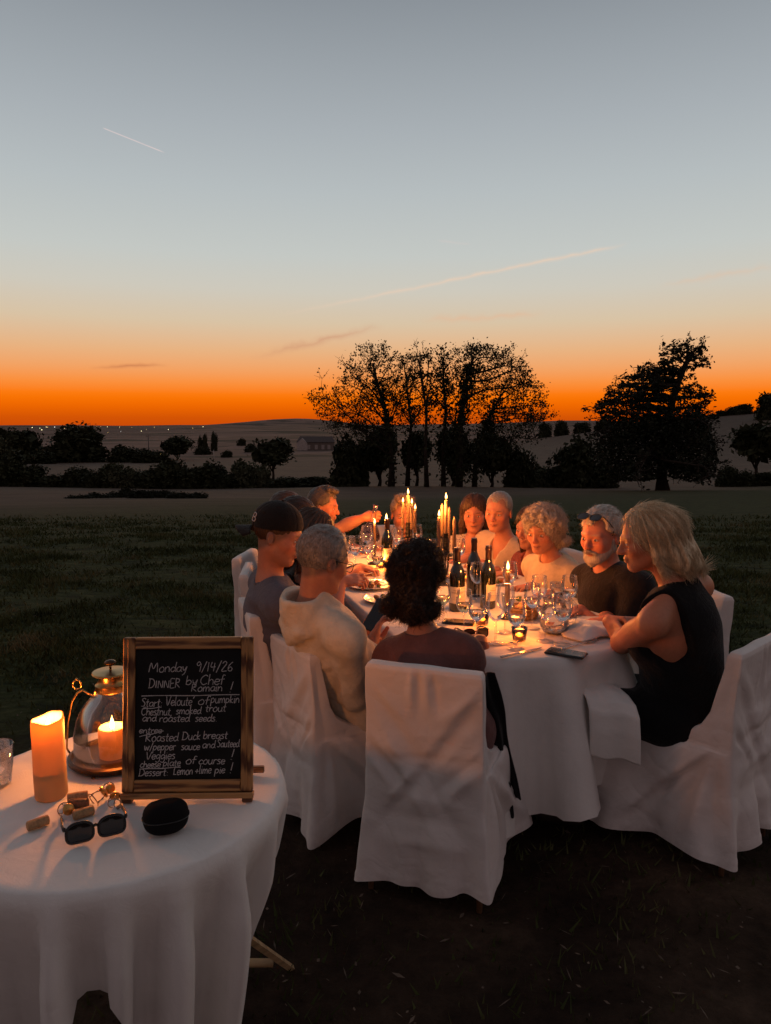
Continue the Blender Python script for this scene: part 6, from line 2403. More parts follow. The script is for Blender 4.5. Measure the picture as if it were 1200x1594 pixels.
def hand(s, w, fdir, dorsal, side, curl=0.5, hs=1.0, spread=0.10, thumb=0.7):
    """palm, four unequal fingers with three bends, thumb from the side of the palm; side=+1 thumb towards local -x (right hand, palm down)"""
    M = frame(fdir, dorsal)
    p = lambda x, y, z: w + M @ (np.array((x * side, y, z)) * hs)
    kk = 0.007
    s.el(p(0, 0.048, 0), (0.038 * hs, 0.050 * hs, 0.0135 * hs), M, k=0.012)
    s.rc(w, p(0, 0.03, 0), 0.024 * hs, 0.022 * hs, k=0.016)
    for q, (x, L, r) in enumerate(((-0.030, 0.074, 0.0088), (-0.0102, 0.083, 0.0090), (0.0100, 0.077, 0.0086), (0.0292, 0.060, 0.0077))):
        c = curl * (0.85 + 0.12 * q)
        pos = np.array((x, 0.080 - 0.004 * abs(q - 1), 0.001))
        a = 0.25 * c
        s.rc(p(x * 0.7, 0.035, 0), p(*pos), 0.0105 * hs, 0.0095 * hs, k=0.008)
        sx = (q - 1.5) * spread
        for f, rr in ((0.46, r), (0.30, r * 0.95), (0.24, r * 0.88)):
            nx = pos + np.array((math.sin(sx) * math.cos(a), math.cos(sx) * math.cos(a), -math.sin(a))) * L * f
            s.rc(p(*pos), p(*nx), rr * hs, rr * 0.93 * hs, k=0.003)
            pos = nx
            a += 0.95 * c
    b0 = np.array((-0.026, 0.016, -0.004))
    b1 = b0 + np.array((-0.024, 0.026, -0.010 - 0.012 * curl))
    b2 = b1 + np.array((-0.008 + 0.022 * curl * thumb, 0.028, -0.010 * thumb))
    b3 = b2 + np.array((0.002 + 0.018 * curl * thumb, 0.022, -0.006 * thumb))
    s.rc(p(*b0), p(*b1), 0.0145 * hs, 0.0115 * hs, k=0.010)
    s.rc(p(*b1), p(*b2), 0.0108 * hs, 0.0100 * hs, k=0.004)
    s.rc(p(*b2), p(*b3), 0.0098 * hs, 0.0085 * hs, k=0.004)


def set_col(me, c):
    a = me.color_attributes.new('Col', 'FLOAT_COLOR', 'POINT')
    a.data.foreach_set('color', np.c_[c, np.ones(len(c))].astype(np.float32).ravel())


def person(spec):
    P = dict(hs=1.0, pitch=0.05, roll=0.0, w=0.175, male=True, skin=(0.50, 0.238, 0.155), belly=0.0, res=0.006, seed=1, sleeve='tee', sleeve_end=0.6, brow=(0.06, 0.045, 0.035), stubble=0.0,
             shirt_in=0.013, arms=(), neck=None, trousers=(0.02, 0.022, 0.03), smile=0.0, legs=True, fold=0.0045, lips=(0.38, 0.15, 0.11), hair=None, torso_drop=0.245, thick=1.0)
    P.update(spec)
    hs, res, w = P['hs'], P['res'], P['w']
    S = np.asarray(P['S'], float)
    M = axis_rot(frame((P['hf'][0], P['hf'][1], 0)), P['pitch'], P['roll'])
    hp = lambda x, y, z: S + M @ (np.array((x, y, z)) * hs)
    tf = unit((P['tf'][0], P['tf'][1], 0))
    C = np.asarray(P['C'], float) if 'C' in P else S - tf * 0.03 + np.array((0, 0, -P['torso_drop'] * hs))
    Hc = np.asarray(P['hip'], float)
    if len(Hc) == 2:
        Hc = np.array((Hc[0], Hc[1], 0.50))
    U = unit(C - Hc)
    Rr = unit(np.cross(tf, U))
    Ff = np.cross(U, Rr)
    Tm = np.stack([Rr, Ff, U], 1)
    L = np.linalg.norm(C - Hc)
    tp = lambda x, y, z: Hc + Tm @ np.array((x, y, z))
    male = P['male']
    ww = w if male else w
    g = np.random.default_rng(P['seed'])
    # ---- where the arms go
    arms = []
    for sd, key in ((1, 'R'), (-1, 'L')):
        A = dict(P['arms']).get(key) if P['arms'] else None
        Sj = C + Rr * sd * w - U * 0.022
        if A is None:
            W = tp(sd * 0.14, 0.30, 0.22)
            A = dict(w=W, d=(tf + Rr * -sd * 0.5), n=(0, 0, 1), curl=0.6, hint=Rr * sd * 0.6 - U)
        W = np.asarray(A['w'], float)
        E = np.asarray(A['e'], float) if 'e' in A else ik(Sj, W, 0.285, 0.255, A.get('hint', Rr * sd * 0.5 - U))
        arms.append((sd, Sj, E, W, A))

    def torso(s, inf, k=0.05, low=True):
        b = P['belly']
        t = P['thick']
        cw = w * 0.93 * (1.0 if male else 0.92)
        if low:
            s.el(tp(0, -0.005, 0.03), (0.175 * (1 if male else 1.04) * t + inf, 0.125 * t + inf, 0.13 + inf), Tm, k=k)
        s.el(tp(0, 0.012 + b * 0.4, L * 0.40), (cw * (0.90 if male else 0.82) * t + inf + b * 0.4, 0.108 * t + inf + b, 0.17 + inf), Tm, k=k)
        s.el(tp(0, 0.008, L * 0.72), (cw + inf, 0.112 * t + inf, 0.165 + inf), Tm, k=k)
        if not male:
            for sx in (-1, 1):
                s.el(tp(sx * 0.075, 0.085, L * 0.66), (0.068 + inf, 0.062 + inf, 0.065 + inf), Tm, k=0.04)
        s.rc(C - Rr * w * 0.72 - U * 0.02, C + Rr * w * 0.72 - U * 0.02, 0.055 + inf, k=0.05)
        for sx in (-1, 1):
            s.el(C + Rr * sx * w - U * 0.028, 0.056 * (1.0 if male else 0.9) + inf, k=0.035)
            s.rc(C + Rr * sx * 0.025 + U * 0.045 - Ff * 0.012, C + Rr * sx * w * 0.8 + U * 0.005, 0.036 + inf * 0.6, 0.040 + inf, k=0.04)

    # ---- skin
    s = Sdf()
    fem = 0.0 if male else 1.0
    s.el(hp(0, -0.012, 0.038), np.array((0.076, 0.094, 0.086)) * hs, M, k=0.02)
    s.el(hp(0, 0.022, -0.015), np.array((0.062 - .002 * fem, 0.068, 0.085)) * hs, M, k=0.03)
    s.el(hp(0, 0.026, -0.062), np.array((0.050 - .004 * fem, 0.055, 0.046)) * hs, M, k=0.03)
    s.el(hp(0, 0.070, -0.097 + .004 * fem), np.array((0.019 - .003 * fem, 0.017, 0.015)) * hs, M, k=0.02)
    for sx in (-1, 1):
        s.rc(hp(sx * (0.049 - .004 * fem), -0.002, -0.052), hp(sx * 0.017, 0.066, -0.096), 0.016 * hs, 0.013 * hs, k=0.025)
        s.el(hp(sx * 0.040, 0.057, -0.022), 0.023 * hs, k=0.024)
        s.rc(hp(0, 0.086, 0.020), hp(sx * 0.043, 0.070, 0.020), (0.0105 - .002 * fem) * hs, 0.010 * hs, k=0.014)
        s.el(hp(sx * 0.0315, 0.097, 0.000), np.array((0.018, 0.016, 0.0115)) * hs, M, k=0.012, op='s')
        s.el(hp(sx * 0.0315, 0.0735, 0.000), np.array((0.0150, 0.0125, 0.0125)) * hs, M, k=0.004)
        s.el(hp(sx * 0.078, -0.010, -0.006), np.array((0.0085, 0.0185, 0.030)) * hs, M @ np.array(Euler((0.18, 0, sx * -0.35)).to_matrix()), k=0.006)
        s.el(hp(sx * 0.0875, -0.005, -0.004), np.array((0.006, 0.0095, 0.017)) * hs, M, k=0.005, op='s')
        s.el(hp(sx * 0.0125, 0.0975, -0.0335), 0.0085 * hs, k=0.008)
    s.rc(hp(0, 0.087, 0.010), hp(0, 0.108, -0.029), 0.0075 * hs, 0.0115 * hs, k=0.010)
    sm = P['smile']
    s.el(hp(0, 0.0895, -0.0565), np.array((0.019 + .004 * sm, 0.010, 0.0052)) * hs, M, k=0.008)
    s.el(hp(0, 0.0885, -0.0680), np.array((0.016 + .003 * sm, 0.010, 0.0062)) * hs, M, k=0.008)
    s.rc(hp(-0.020, 0.096, -0.0625 + .004 * sm), hp(0, 0.103, -0.0628), 0.0030 * hs, k=0.004, op='s')
    s.rc(hp(0.020, 0.096, -0.0625 + .004 * sm), hp(0, 0.103, -0.0628), 0.0030 * hs, k=0.004, op='s')
    for sx in (-1, 1):
        s.rc(hp(sx * 0.017, 0.099, -0.036), hp(sx * 0.031, 0.086, -0.066), 0.0032 * hs, 0.0028 * hs, k=0.006, op='s')
        s.rc(hp(sx * 0.018, 0.088, -0.0135), hp(sx * 0.042, 0.076, -0.012), 0.0026 * hs, k=0.006, op='s')
    nr = 0.050 if male else 0.043
    s.rc(hp(0, -0.022, -0.045), C + U * 0.03 - Ff * 0.005, nr * hs, (nr + 0.006), k=0.03)
    torso(s, -0.006, low=P.get('bare_back', False))
    for sd, Sj, E, W, A in arms:
        tk = P.get('armr', 1.0) * (1.0 if male else 0.88)
        s.rc(Sj, E, 0.048 * tk, 0.040 * tk, k=0.03)
        s.el(Sj + (E - Sj) * 0.45, (0.047 * tk, 0.047 * tk, 0.10), frame(E - Sj + 1e-4)[:, [0, 2, 1]], k=0.03)
        s.rc(E, W, 0.041 * tk, 0.026 * tk, k=0.02)
        s.el(E + (W - E) * 0.28, (0.043 * tk, 0.040 * tk, 0.08), frame(W - E + 1e-4)[:, [0, 2, 1]], k=0.02)
        hand(s, W, A['d'], A['n'], sd, A.get('curl', 0.6), A.get('hs', 0.98 if male else 0.9), A.get('spread', 0.08))
    v, f = s.mesh(res)
    q = (v - S) @ M / hs
    col = np.tile(np.array(P['skin']), (len(v), 1))

    def mixm(mask, c, amt=1.0):
        k = (np.clip(mask, 0, 1) * amt)[:, None]
        col[:] = col * (1 - k) + np.array(c) * k
    red = np.array(P['skin']) * np.array((1.05, 0.72, 0.68))
    mixm(np.exp(-((np.abs(q[:, 0]) - 0.042) / 0.022) ** 2 - ((q[:, 2] + 0.028) / 0.022) ** 2) * (q[:, 1] > 0.03), red, 0.6)
    mixm(np.exp(-(q[:, 0] / 0.015) ** 2 - ((q[:, 2] + 0.03) / 0.016) ** 2) * (q[:, 1] > 0.09), red, 0.6)
    mixm((np.abs(q[:, 0]) > 0.072) * (np.abs(q[:, 2]) < 0.045) * 1.0, red, 0.5)
    if P['stubble']:
        mk = np.clip((-0.035 - q[:, 2]) / 0.02, 0, 1) * np.clip((q[:, 1] - 0.0) / 0.02, 0, 1) * (q[:, 2] > -0.125) * np.clip((np.hypot(q[:, 0] / 0.03, (q[:, 2] + 0.02) / 0.03) - 0.4), 0, 1)
        mixm(mk, P.get('stub_col', (0.16, 0.12, 0.10)), P['stubble'])
    if P['hair'] and P['hair']['kind'] == 'short':
        Hh = P['hair']
        pd = q[:, 2] - Hh.get('slope', 0.78) * q[:, 1] - Hh.get('line', 0.004)
        mk = np.clip((pd + 0.020) / 0.020, 0, 1) * np.clip((0.075 - q[:, 1]) / 0.03, 0, 1) * (q[:, 2] > -0.11)
        hc = Hh.get('scalp', (0.16, 0.12, 0.10))
        mixm(mk, hc, 0.75)
        mixm((pd > 0.004) * np.clip((q[:, 1] - 0.03) / 0.03, 0, 1) * np.clip((0.055 - np.abs(q[:, 0])) / 0.02, 0, 1), hc, 0.4)
    lz = -0.0625 + sm * 4.0 * q[:, 0] ** 2
    mixm(np.exp(-(q[:, 0] / 0.019) ** 4 - ((q[:, 2] - lz) / 0.0085) ** 4) * (q[:, 1] > 0.075), P['lips'], 0.65)
    mixm(np.exp(-(q[:, 0] / 0.021) ** 4 - ((q[:, 2] - lz) / 0.0026) ** 2) * (q[:, 1] > 0.07), (0.05, 0.02, 0.018), 0.9)
    br_z = 0.0225 + 0.004 * np.clip(np.abs(q[:, 0]) - 0.02, 0, 1) * 10 - 0.0006 * 0
    mixm(np.exp(-((np.abs(q[:, 0]) - 0.032) / 0.016) ** 4 - ((q[:, 2] - br_z) / (0.0042 if male else 0.003)) ** 2) * (q[:, 1] > 0.055), P['brow'], 0.8)
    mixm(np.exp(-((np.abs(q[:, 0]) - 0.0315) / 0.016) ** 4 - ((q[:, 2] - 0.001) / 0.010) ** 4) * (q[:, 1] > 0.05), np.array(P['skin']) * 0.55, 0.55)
    me = mesh_np('body', v, f)
    set_col(me, col)
    root = empty('person', (Hc[0], Hc[1], float(hgt(Hc[0], Hc[1]))), 0, P['label'], 'person', 'people seated at the dinner')
    off = np.array(root.location)

    def link(name, v, f, mat, parent=None):
        mm = mesh_np(name, v - (off if parent is None else 0), f)
        return obj(name, mm, mat, parent or root)
    me.transform(Matrix.Translation(-Vector(off)))
    body = obj('body', me, SKIN, root)
    # eyes
    for sx in (-1, 1):
        mb = MB().ball(hp(sx * 0.0315, 0.0800, 0.000) - off, np.array((0.0118, 0.0078, 0.0056)) * hs, 12, 8, M)
        eye = mb.build('eye', EYE_W, body)
        gx = P.get('gaze', 0.0)
        MB().ball(hp(sx * 0.0315 + gx, 0.0848, -0.0005) - off, np.array((0.0052, 0.0036, 0.0048)) * hs, 10, 6, M).build('iris', EYE_I, eye)
        arc = [hp(sx * 0.0315 + 0.0135 * math.cos(a), 0.0838 - 0.005 * math.cos(a) ** 2 - (0.004 if math.cos(a) * sx > 0.5 else 0), 0.0062 * math.sin(a)) - off for a in np.linspace(0.05, math.pi - 0.05, 9)]
        MB().tube(arc, 0.0014 * hs, 4).build('lashes', WICK, eye)
    # ---- shirt
    kind = P['sleeve']
    si = P['shirt_in']
    if kind:
        s = Sdf()
        torso(s, si, low=True)
        s.rc(tp(0, -0.012, 0.04), tp(0, -0.012, L * 0.78), (0.118 + si) * P['thick'], (0.112 + si) * P['thick'], k=0.06)
        s.rc(tp(-0.05, 0.02, 0.0), tp(0.05, 0.02, 0.0), 0.14, k=0.05)
        nb = C + U * 0.058
        for sd, Sj, E, W, A in arms:
            tk = P.get('armr', 1.0) * (1.0 if male else 0.9)
            if kind == 'long':
                s.rc(Sj, E, 0.062 * tk, 0.054 * tk, k=0.035)
                s.rc(E, E + (W - E) * 0.93, 0.054 * tk, 0.040 * tk, k=0.02, flat=True)
                s.rc(E + (W - E) * 0.84, E + (W - E) * 0.95, 0.041 * tk, 0.038 * tk, k=0.004, flat=True)
            elif kind == 'roll':
                s.rc(Sj, E, 0.064 * tk, 0.056 * tk, k=0.035)
                s.rc(E, E + (W - E) * 0.30, 0.057 * tk, 0.055 * tk, k=0.015, flat=True)
            elif kind == 'tee':
                e_ = Sj + (E - Sj) * P['sleeve_end']
                s.rc(Sj, e_, 0.061 * tk, 0.062 * tk, k=0.035, flat=True)
        # neck opening
        ndir = unit(hp(0, -0.022, -0.045) - (C + U * 0.03))
        if P['neck'] == 'v':
            s.rc(C + U * 0.10 + Ff * 0.05, C + U * 0.05 + Ff * 0.07, 0.058, 0.055, k=0.01, op='s')
            s.rc(C + U * 0.05 + Ff * 0.11, C - U * 0.10 + Ff * 0.155, 0.045, 0.016, k=0.01, op='s')
        elif P['neck'] == 'scoop':
            s.rc(C + U * 0.10 + Ff * 0.05, C + U * 0.0 + Ff * 0.12, 0.066, 0.062, k=0.012, op='s')
        elif P['neck'] != 'none':
            s.rc(C + U * 0.055, C + U * 0.14, 0.055 if not male else 0.062, 0.08, k=0.008, op='s')
        if P.get('collar'):
            for a in np.linspace(-2.7, 2.7, 15):
                d = Rr * math.sin(a) + Ff * math.cos(a)
                c0 = C + U * (0.052 - 0.018 * max(0, math.cos(a))) + d * 0.062
                s.rc(c0, c0 - U * 0.022 + d * 0.016, 0.007, 0.005, k=0.006)
        if P.get('hood'):
            for a in np.linspace(math.pi * 0.22, math.pi * 1.78, 25):
                d = Rr * math.sin(a) + Ff * math.cos(a)
                bk = max(0, -math.cos(a))
                s.rc(C + U * (0.092 + 0.040 * bk) + d * (0.070 + 0.010 * bk), C + U * (0.020 - 0.015 * bk) + d * (0.094 + 0.034 * bk), 0.012, 0.018, k=0.010)
            for q, (dz, ob, hw, r_) in enumerate(((0.030, 0.108, 0.060, 0.019), (-0.008, 0.116, 0.045, 0.017))):
                s.rc(C - Ff * ob + U * dz - Rr * hw, C - Ff * (ob + 0.012) + U * (dz - 0.012), r_, r_ * 1.05, k=0.018)
                s.rc(C - Ff * ob + U * dz + Rr * hw, C - Ff * (ob + 0.012) + U * (dz - 0.012), r_, r_ * 1.05, k=0.018)
        if P.get('open_back'):
            P['open_back'](s, C, Rr, Ff, U, w)
        if P.get('skirt'):
            lg = unit((P.get('lf', P['tf'])[0], P.get('lf', P['tf'])[1], 0))
            lr = np.cross(lg, (0, 0, 1))
            for sx in (-1, 0, 1):
                s.rc(Hc + lr * sx * 0.085 + np.array((0, 0, 0.01)), Hc + lr * sx * 0.10 + lg * 0.30 + np.array((0, 0, 0.01)), 0.105, 0.085, k=0.03, flat=True)
        else:
            s.plane(tp(0, 0, -0.075), -U, 0.01)
        v, f = s.mesh(res * 1.15)
        n = vnormals(v, f)
        v = fold_disp(v, n, P['fold'], P['seed'] + 40, P.get('ffreq', 20))
        cl_ = []
        for sd, Sj, E, W, A in arms:
            ax_ = unit(E - Sj)
            o1 = unit(np.cross(ax_, Ff) + 1e-6)
            o2 = np.cross(ax_, o1)
            ring = [Sj + (Sj - C) * 0.02 + (Rr * 0 + U * math.cos(a_) + Ff * math.sin(a_)) * 0.072 - Rr * sd * 0.012 * math.cos(a_) for a_ in np.linspace(0, 6.283, 11)]
            for a_, b_ in zip(ring[:-1], ring[1:]):
                cl_.append((a_, b_, 0.007, -0.0035))                      # armhole seam
            pit = Sj - U * 0.085 - Rr * sd * 0.02
            for q_ in range(5):                                            # folds running out of the armpit
                tq = (q_ - 2) * 0.5 + 0.3 * (g.random() - .5)
                cl_.append((pit - Ff * 0.09, C - Ff * 0.11 + Rr * sd * (0.02 + 0.03 * q_) - U * (0.16 + 0.05 * q_), 0.009 + 0.006 * g.random(), (-1) ** q_ * 0.006))
                cl_.append((pit + Ff * 0.09, C + Ff * 0.11 + Rr * sd * (0.02 + 0.03 * q_) - U * (0.14 + 0.05 * q_), 0.009 + 0.006 * g.random(), (-1) ** q_ * 0.006))
            if kind in ('long', 'roll'):
                for q_ in range(9):                                        # crumples round the elbow and forearm
                    f_ = 0.72 + 0.1 * q_
                    c_ = Sj + (E - Sj) * f_ if f_ < 1 else E + (W - E) * (f_ - 1)
                    a_ = g.random() * 6.28
                    d_ = o1 * math.cos(a_) + o2 * math.sin(a_)
                    cl_.append((c_ + d_ * 0.055, c_ + (o1 * math.cos(a_ + 1.5) + o2 * math.sin(a_ + 1.5)) * 0.055 + ax_ * 0.02 * (g.random() - .5), 0.008, (-1) ** q_ * 0.006))
            else:
                for q_ in range(4):
                    c_ = Sj + (E - Sj) * (0.12 + 0.12 * q_)
                    a_ = g.random() * 6.28
                    cl_.append((c_ + (o1 * math.cos(a_) + o2 * math.sin(a_)) * 0.06, c_ + ax_ * 0.05 + (o1 * math.cos(a_ + 1.1) + o2 * math.sin(a_ + 1.1)) * 0.06, 0.009, (-1) ** q_ * 0.005))
        for q_ in range(6):                                                # slack across the back and the belly
            s_ = g.choice((-1, 1))
            for ff_ in (-1, 1):
                cl_.append((C + Ff * ff_ * 0.115 + Rr * s_ * w * 0.8 - U * (0.12 + 0.3 * g.random()), C + Ff * ff_ * 0.12 - Rr * s_ * w * 0.5 * g.random() - U * (0.16 + 0.3 * g.random()), 0.012, g.choice((-1, 1)) * 0.005))
        if kind != 'none':
            for (a, b, wd, am) in cl_:
                d, t = seg_dist(v, a, b)
                v = v + n * (am * np.exp(-(d / wd) ** 2) * np.sin(np.clip(t, 0.05, 1) * math.pi * 0.9 + 0.1))[:, None]
        sh = link(P.get('shirt_name', 'shirt'), v, f, P['shirt'])
    # ---- legs
    if P['legs']:
        s = Sdf()
        kn = P.get('knee', 0.43)
        s.el(Hc - U * 0.02, (0.165, 0.13, 0.10), Tm, k=0.04)
        feet = []
        lg = unit((P.get('lf', P['tf'])[0], P.get('lf', P['tf'])[1], 0))
        lr = np.cross(lg, (0, 0, 1))
        for sx in (-1, 1):
            a = Hc + lr * sx * 0.085 + np.array((0, 0, 0.02))
            b = Hc + lr * sx * 0.10 + lg * kn
            b[2] = 0.505
            c = b + lg * (-0.05) + lr * sx * 0.01
            c[2] = 0.10
            s.rc(a, b, 0.088, 0.062, k=0.03)
            s.rc(b, c, 0.060, 0.046, k=0.02)
            feet.append(c)
        v, f = s.mesh(0.012)
        n = vnormals(v, f)
        v = fold_disp(v, n, 0.005, P['seed'] + 3, 16)
        v[:, 2] = np.maximum(v[:, 2], 0.03)
        lo = link(P.get('leg_name', 'trousers'), v, f, P['leg_mat'] if 'leg_mat' in P else garment('trouser_cloth', P['trousers']))
        if 'leg_mat' in P:
            set_col(lo.data, np.tile(np.array(P['skin']), (len(v), 1)))
        for c in feet:
            s = Sdf()
            s.rc(c + np.array((0, 0, -0.04)), c + lg * 0.13 + np.array((0, 0, -0.065)), 0.042, 0.034, k=0.03)
            s.rc(c + np.array((0, 0, 0.0)), c + np.array((0, 0, -0.03)), 0.045, 0.042, k=0.02)
            v, f = s.mesh(0.010)
            v[:, 2] = np.maximum(v[:, 2], 0.004)
            link('shoe', v, f, SHOE)
    # ---- hair
    H = P['hair']
    if H:
        s = Sdf()
        hk = H['kind']
        A3 = lambda x, y, z: np.array((x, y, z)) * hs
        nstr, ln, rad, curl, lift, flow = 500, 0.035, 0.0012, 0.0, 0.25, None
        loc = lambda p: (p - S) @ M / hs
        to = lambda d: d @ M.T
        if hk == 'short':
            th_ = H.get('thick', 0.008)
            s.el(hp(0, -0.014, 0.040), A3(0.078 + th_, 0.096 + th_, 0.088 + th_ * 1.3), M, k=0.02)
            if H.get('quiff'):
                for q in range(26):
                    a = g.random() * 6.28
                    rr_ = g.random() ** 0.5
                    s.el(hp(math.cos(a) * 0.058 * rr_, 0.012 + math.sin(a) * 0.070 * rr_, 0.128 - 0.02 * rr_ ** 2 + 0.008 * g.random()), 0.017 * hs, k=0.008)
            c = H.get('line', 0.004)
            sl = H.get('slope', 0.78)
            s.plane(hp(0, 0, c), M @ np.array((0, sl, -1.0)), 0.006)
            for sx in (-1, 1):
                s.el(hp(sx * 0.088, -0.004, -0.012), A3(0.022, 0.024, 0.034), M, k=0.008, op='s')
            for sx in (-1, 1):
                s.el(hp(sx * 0.050, 0.078, 0.072), A3(0.024, 0.030, 0.030) * H.get('temple', 1.0), M, k=0.012, op='s')
            if H.get('bald'):
                s.el(hp(0, 0.035, 0.125), A3(0.060, 0.075, 0.05), M, k=0.012, op='s')
            flow = lambda p: to(np.stack([0.5 * loc(p)[:, 0] / 0.08, -0.9 + 0 * p[:, 0], -0.6 + 0 * p[:, 0]], -1))
            nstr, ln, rad, lift = H.get('n', 900) * 2, H.get('len', 0.022), 0.0010, 0.35
        elif hk == 'curl':
            bx_, by_, bz_ = H.get('size', (0.098, 0.108, 0.102))
            s.el(hp(0, -0.018, 0.032), A3(bx_, by_, bz_), M, k=0.02)
            drop = H.get('drop', 0.06)
            s.el(hp(0, -0.055, -0.02 - drop), A3(bx_ * 0.92, 0.062, 0.075), M, k=0.04)
            nb_ = H.get('bumps', 130)
            d = g.normal(size=(nb_, 3))
            d /= np.linalg.norm(d, axis=1, keepdims=True)
            for q in d:
                r0 = H.get('br', (0.016, 0.012))
                low_ = q[2] < -0.35
                if q[1] > 0.25 and q[2] < 0.35:
                    continue
                c0 = (q[0] * bx_, -0.018 + q[1] * by_, 0.032 + q[2] * bz_) if not low_ else (q[0] * bx_ * 1.15, -0.055 + q[1] * 0.06, -0.02 - drop + q[2] * 0.075)
                s.el(hp(*c0), (r0[0] + r0[1] * g.random()) * hs, k=0.006)
            s.el(hp(0, 0.105, -0.045), A3(0.062, 0.068, 0.105), M, k=0.012, op='s')
            flow = lambda p: to(np.stack([0.6 * loc(p)[:, 0] / 0.08, -0.4 + 0 * p[:, 0], -0.8 + 0 * p[:, 0]], -1))
            nstr, ln, rad, curl, lift = H.get('n', 900), H.get('len', 0.03), H.get('rad', 0.0013), H.get('curl', 0.005), 0.7
        elif hk == 'long':
            s.el(hp(0, -0.016, 0.040), A3(0.086, 0.104, 0.096), M, k=0.02)
            ll = H.get('length', 0.20)
            ou = H.get('out', 0.014)
            yb = H.get('yb', -0.045)
            for sx in (-1, 1):
                s.rc(hp(sx * 0.066, -0.008, 0.045), hp(sx * (0.074 + ou * 0.5), yb * 0.4, -ll * 0.45), 0.024 * hs, 0.024 * hs, k=0.03)
                s.rc(hp(sx * (0.074 + ou * 0.5), yb * 0.4, -ll * 0.45), hp(sx * (0.072 + ou), yb * 0.5, -ll), 0.024 * hs, 0.016 * hs, k=0.02)
            for sx in (-0.045, 0, 0.045):
                s.rc(hp(sx, -0.060, 0.02), hp(sx * 1.25, yb - 0.045, -ll * 0.95), 0.045 * hs, 0.026 * hs, k=0.04)
            for q in H.get('extra', ()):
                s.rc(hp(*q[0]), hp(*q[1]), q[2] * hs, q[3] * hs, k=0.03)
            s.el(hp(0, 0.108, -0.05), A3(0.060 + H.get('face', 0.0), 0.088, 0.118), M, k=0.012, op='s')
            if H.get('swept'):
                s.el(hp(0, 0.112, 0.045), A3(0.074, 0.062, 0.066), M, k=0.02, op='s')
            if H.get('part') is not None:
                s.rc(hp(H['part'], 0.09, 0.118), hp(H['part'], -0.04, 0.150), 0.012, 0.010, k=0.02, op='s')
            flow = lambda p: to(np.stack([0.5 * loc(p)[:, 0] / 0.08 * (loc(p)[:, 2] > 0.03), H.get('back', -0.35) + 0 * p[:, 0], -1.0 + 0 * p[:, 0]], -1))
            nstr, ln, rad, lift = H.get('n', 1200), H.get('len', 0.06), 0.0013, 0.14
        hv, hf = s.mesh(min(res, 0.0055))
        hn = vnormals(hv, hf)
        lq = (hv - S) @ M / hs
        if hk == 'long':
            a = np.arctan2(lq[:, 0], -lq[:, 1] + 0.02)
            hv = hv + hn * (0.0032 * np.sin(a * 26 + 2.0 * np.sin(lq[:, 2] * 22) + lq[:, 2] * 14) + 0.0022 * np.sin(a * 47 + lq[:, 2] * 30))[:, None]
        elif hk == 'curl':
            hv = hv + hn * (0.004 * np.sin(lq[:, 0] * 210 + 3 * np.sin(lq[:, 2] * 90)) * np.sin(lq[:, 2] * 190 + lq[:, 1] * 160))[:, None]
        else:
            hv = hv + hn * (0.0016 * np.sin(lq[:, 0] * 300 + 2 * np.sin(lq[:, 1] * 60)) * np.sin(lq[:, 1] * 90))[:, None]
        V2, F2 = strands(hv, hn, nstr, flow, ln * hs, rad, P['seed'], curl, lift)
        hb = MB().add(hv, hf).add(V2, F2)
        vv = np.concatenate(hb.v)
        link('hair', vv, np.concatenate(hb.f4), H['mat'])
    return dict(root=root, off=off, hp=hp, M=M, S=S, hs=hs, C=C, R=Rr, F=Ff, U=U, tp=tp, link=link, arms=arms, body=body)


SHOE = plain('shoe_leather', (0.03, 0.02, 0.015), 0.5)
HG_DARK = hair_mat('hair_dark_brown', (0.010, 0.006, 0.004), (0.045, 0.022, 0.013))
HG_BROWN = hair_mat('hair_brown', (0.035, 0.017, 0.010), (0.10, 0.052, 0.030))
HG_GREY = hair_mat('hair_grey', (0.14, 0.12, 0.11), (0.34, 0.30, 0.27))
HG_SALT = hair_mat('hair_salt', (0.035, 0.030, 0.028), (0.13, 0.11, 0.10))
HG_SILVER = hair_mat('hair_silver', (0.30, 0.25, 0.21), (0.62, 0.54, 0.46))
HG_BLOND = hair_mat('hair_blonde', (0.42, 0.29, 0.16), (0.86, 0.70, 0.47))
HG_SAND = hair_mat('hair_sandy', (0.16, 0.10, 0.06), (0.40, 0.28, 0.18))

TZH = TZ + 0.018


def arm(w, d, n=(0, 0, 1), curl=0.6, **k):
    r = dict(w=w, d=np.asarray(d, float), n=n, curl=curl)
    r.update(k)
    return r


# 1: woman seen from behind
p1 = person(dict(S=at(650, 902, 2.62), hf=(.34, .94), pitch=0.22, tf=(.335, .94), hip=(0.195, 2.53), C=at(664, 1014, 2.56), w=0.143, male=False, res=0.0052, seed=11, hs=0.95,
                 skin=(0.42, 0.197, 0.126), sleeve='long', neck='crew', shirt=garment('brown_jersey', (0.15, 0.066, 0.060)), fold=0.0055, ffreq=11,
                 arms={'R': arm((0.375, 2.84, 0.762), (-.1, .95, -.05), curl=0.5, hint=(.1, .1, -1)), 'L': arm((0.10, 2.90, 0.74), (.5, .8, 0), curl=0.5, hint=(-.1, .1, -1))},
                 hair=dict(kind='curl', mat=HG_DARK, size=(0.088, 0.098, 0.098), drop=0.045, bumps=190, br=(0.013, 0.012), n=5200, len=0.034, curl=0.007),
                 label='woman with dark curly hair in a brown top, her back to the camera'))
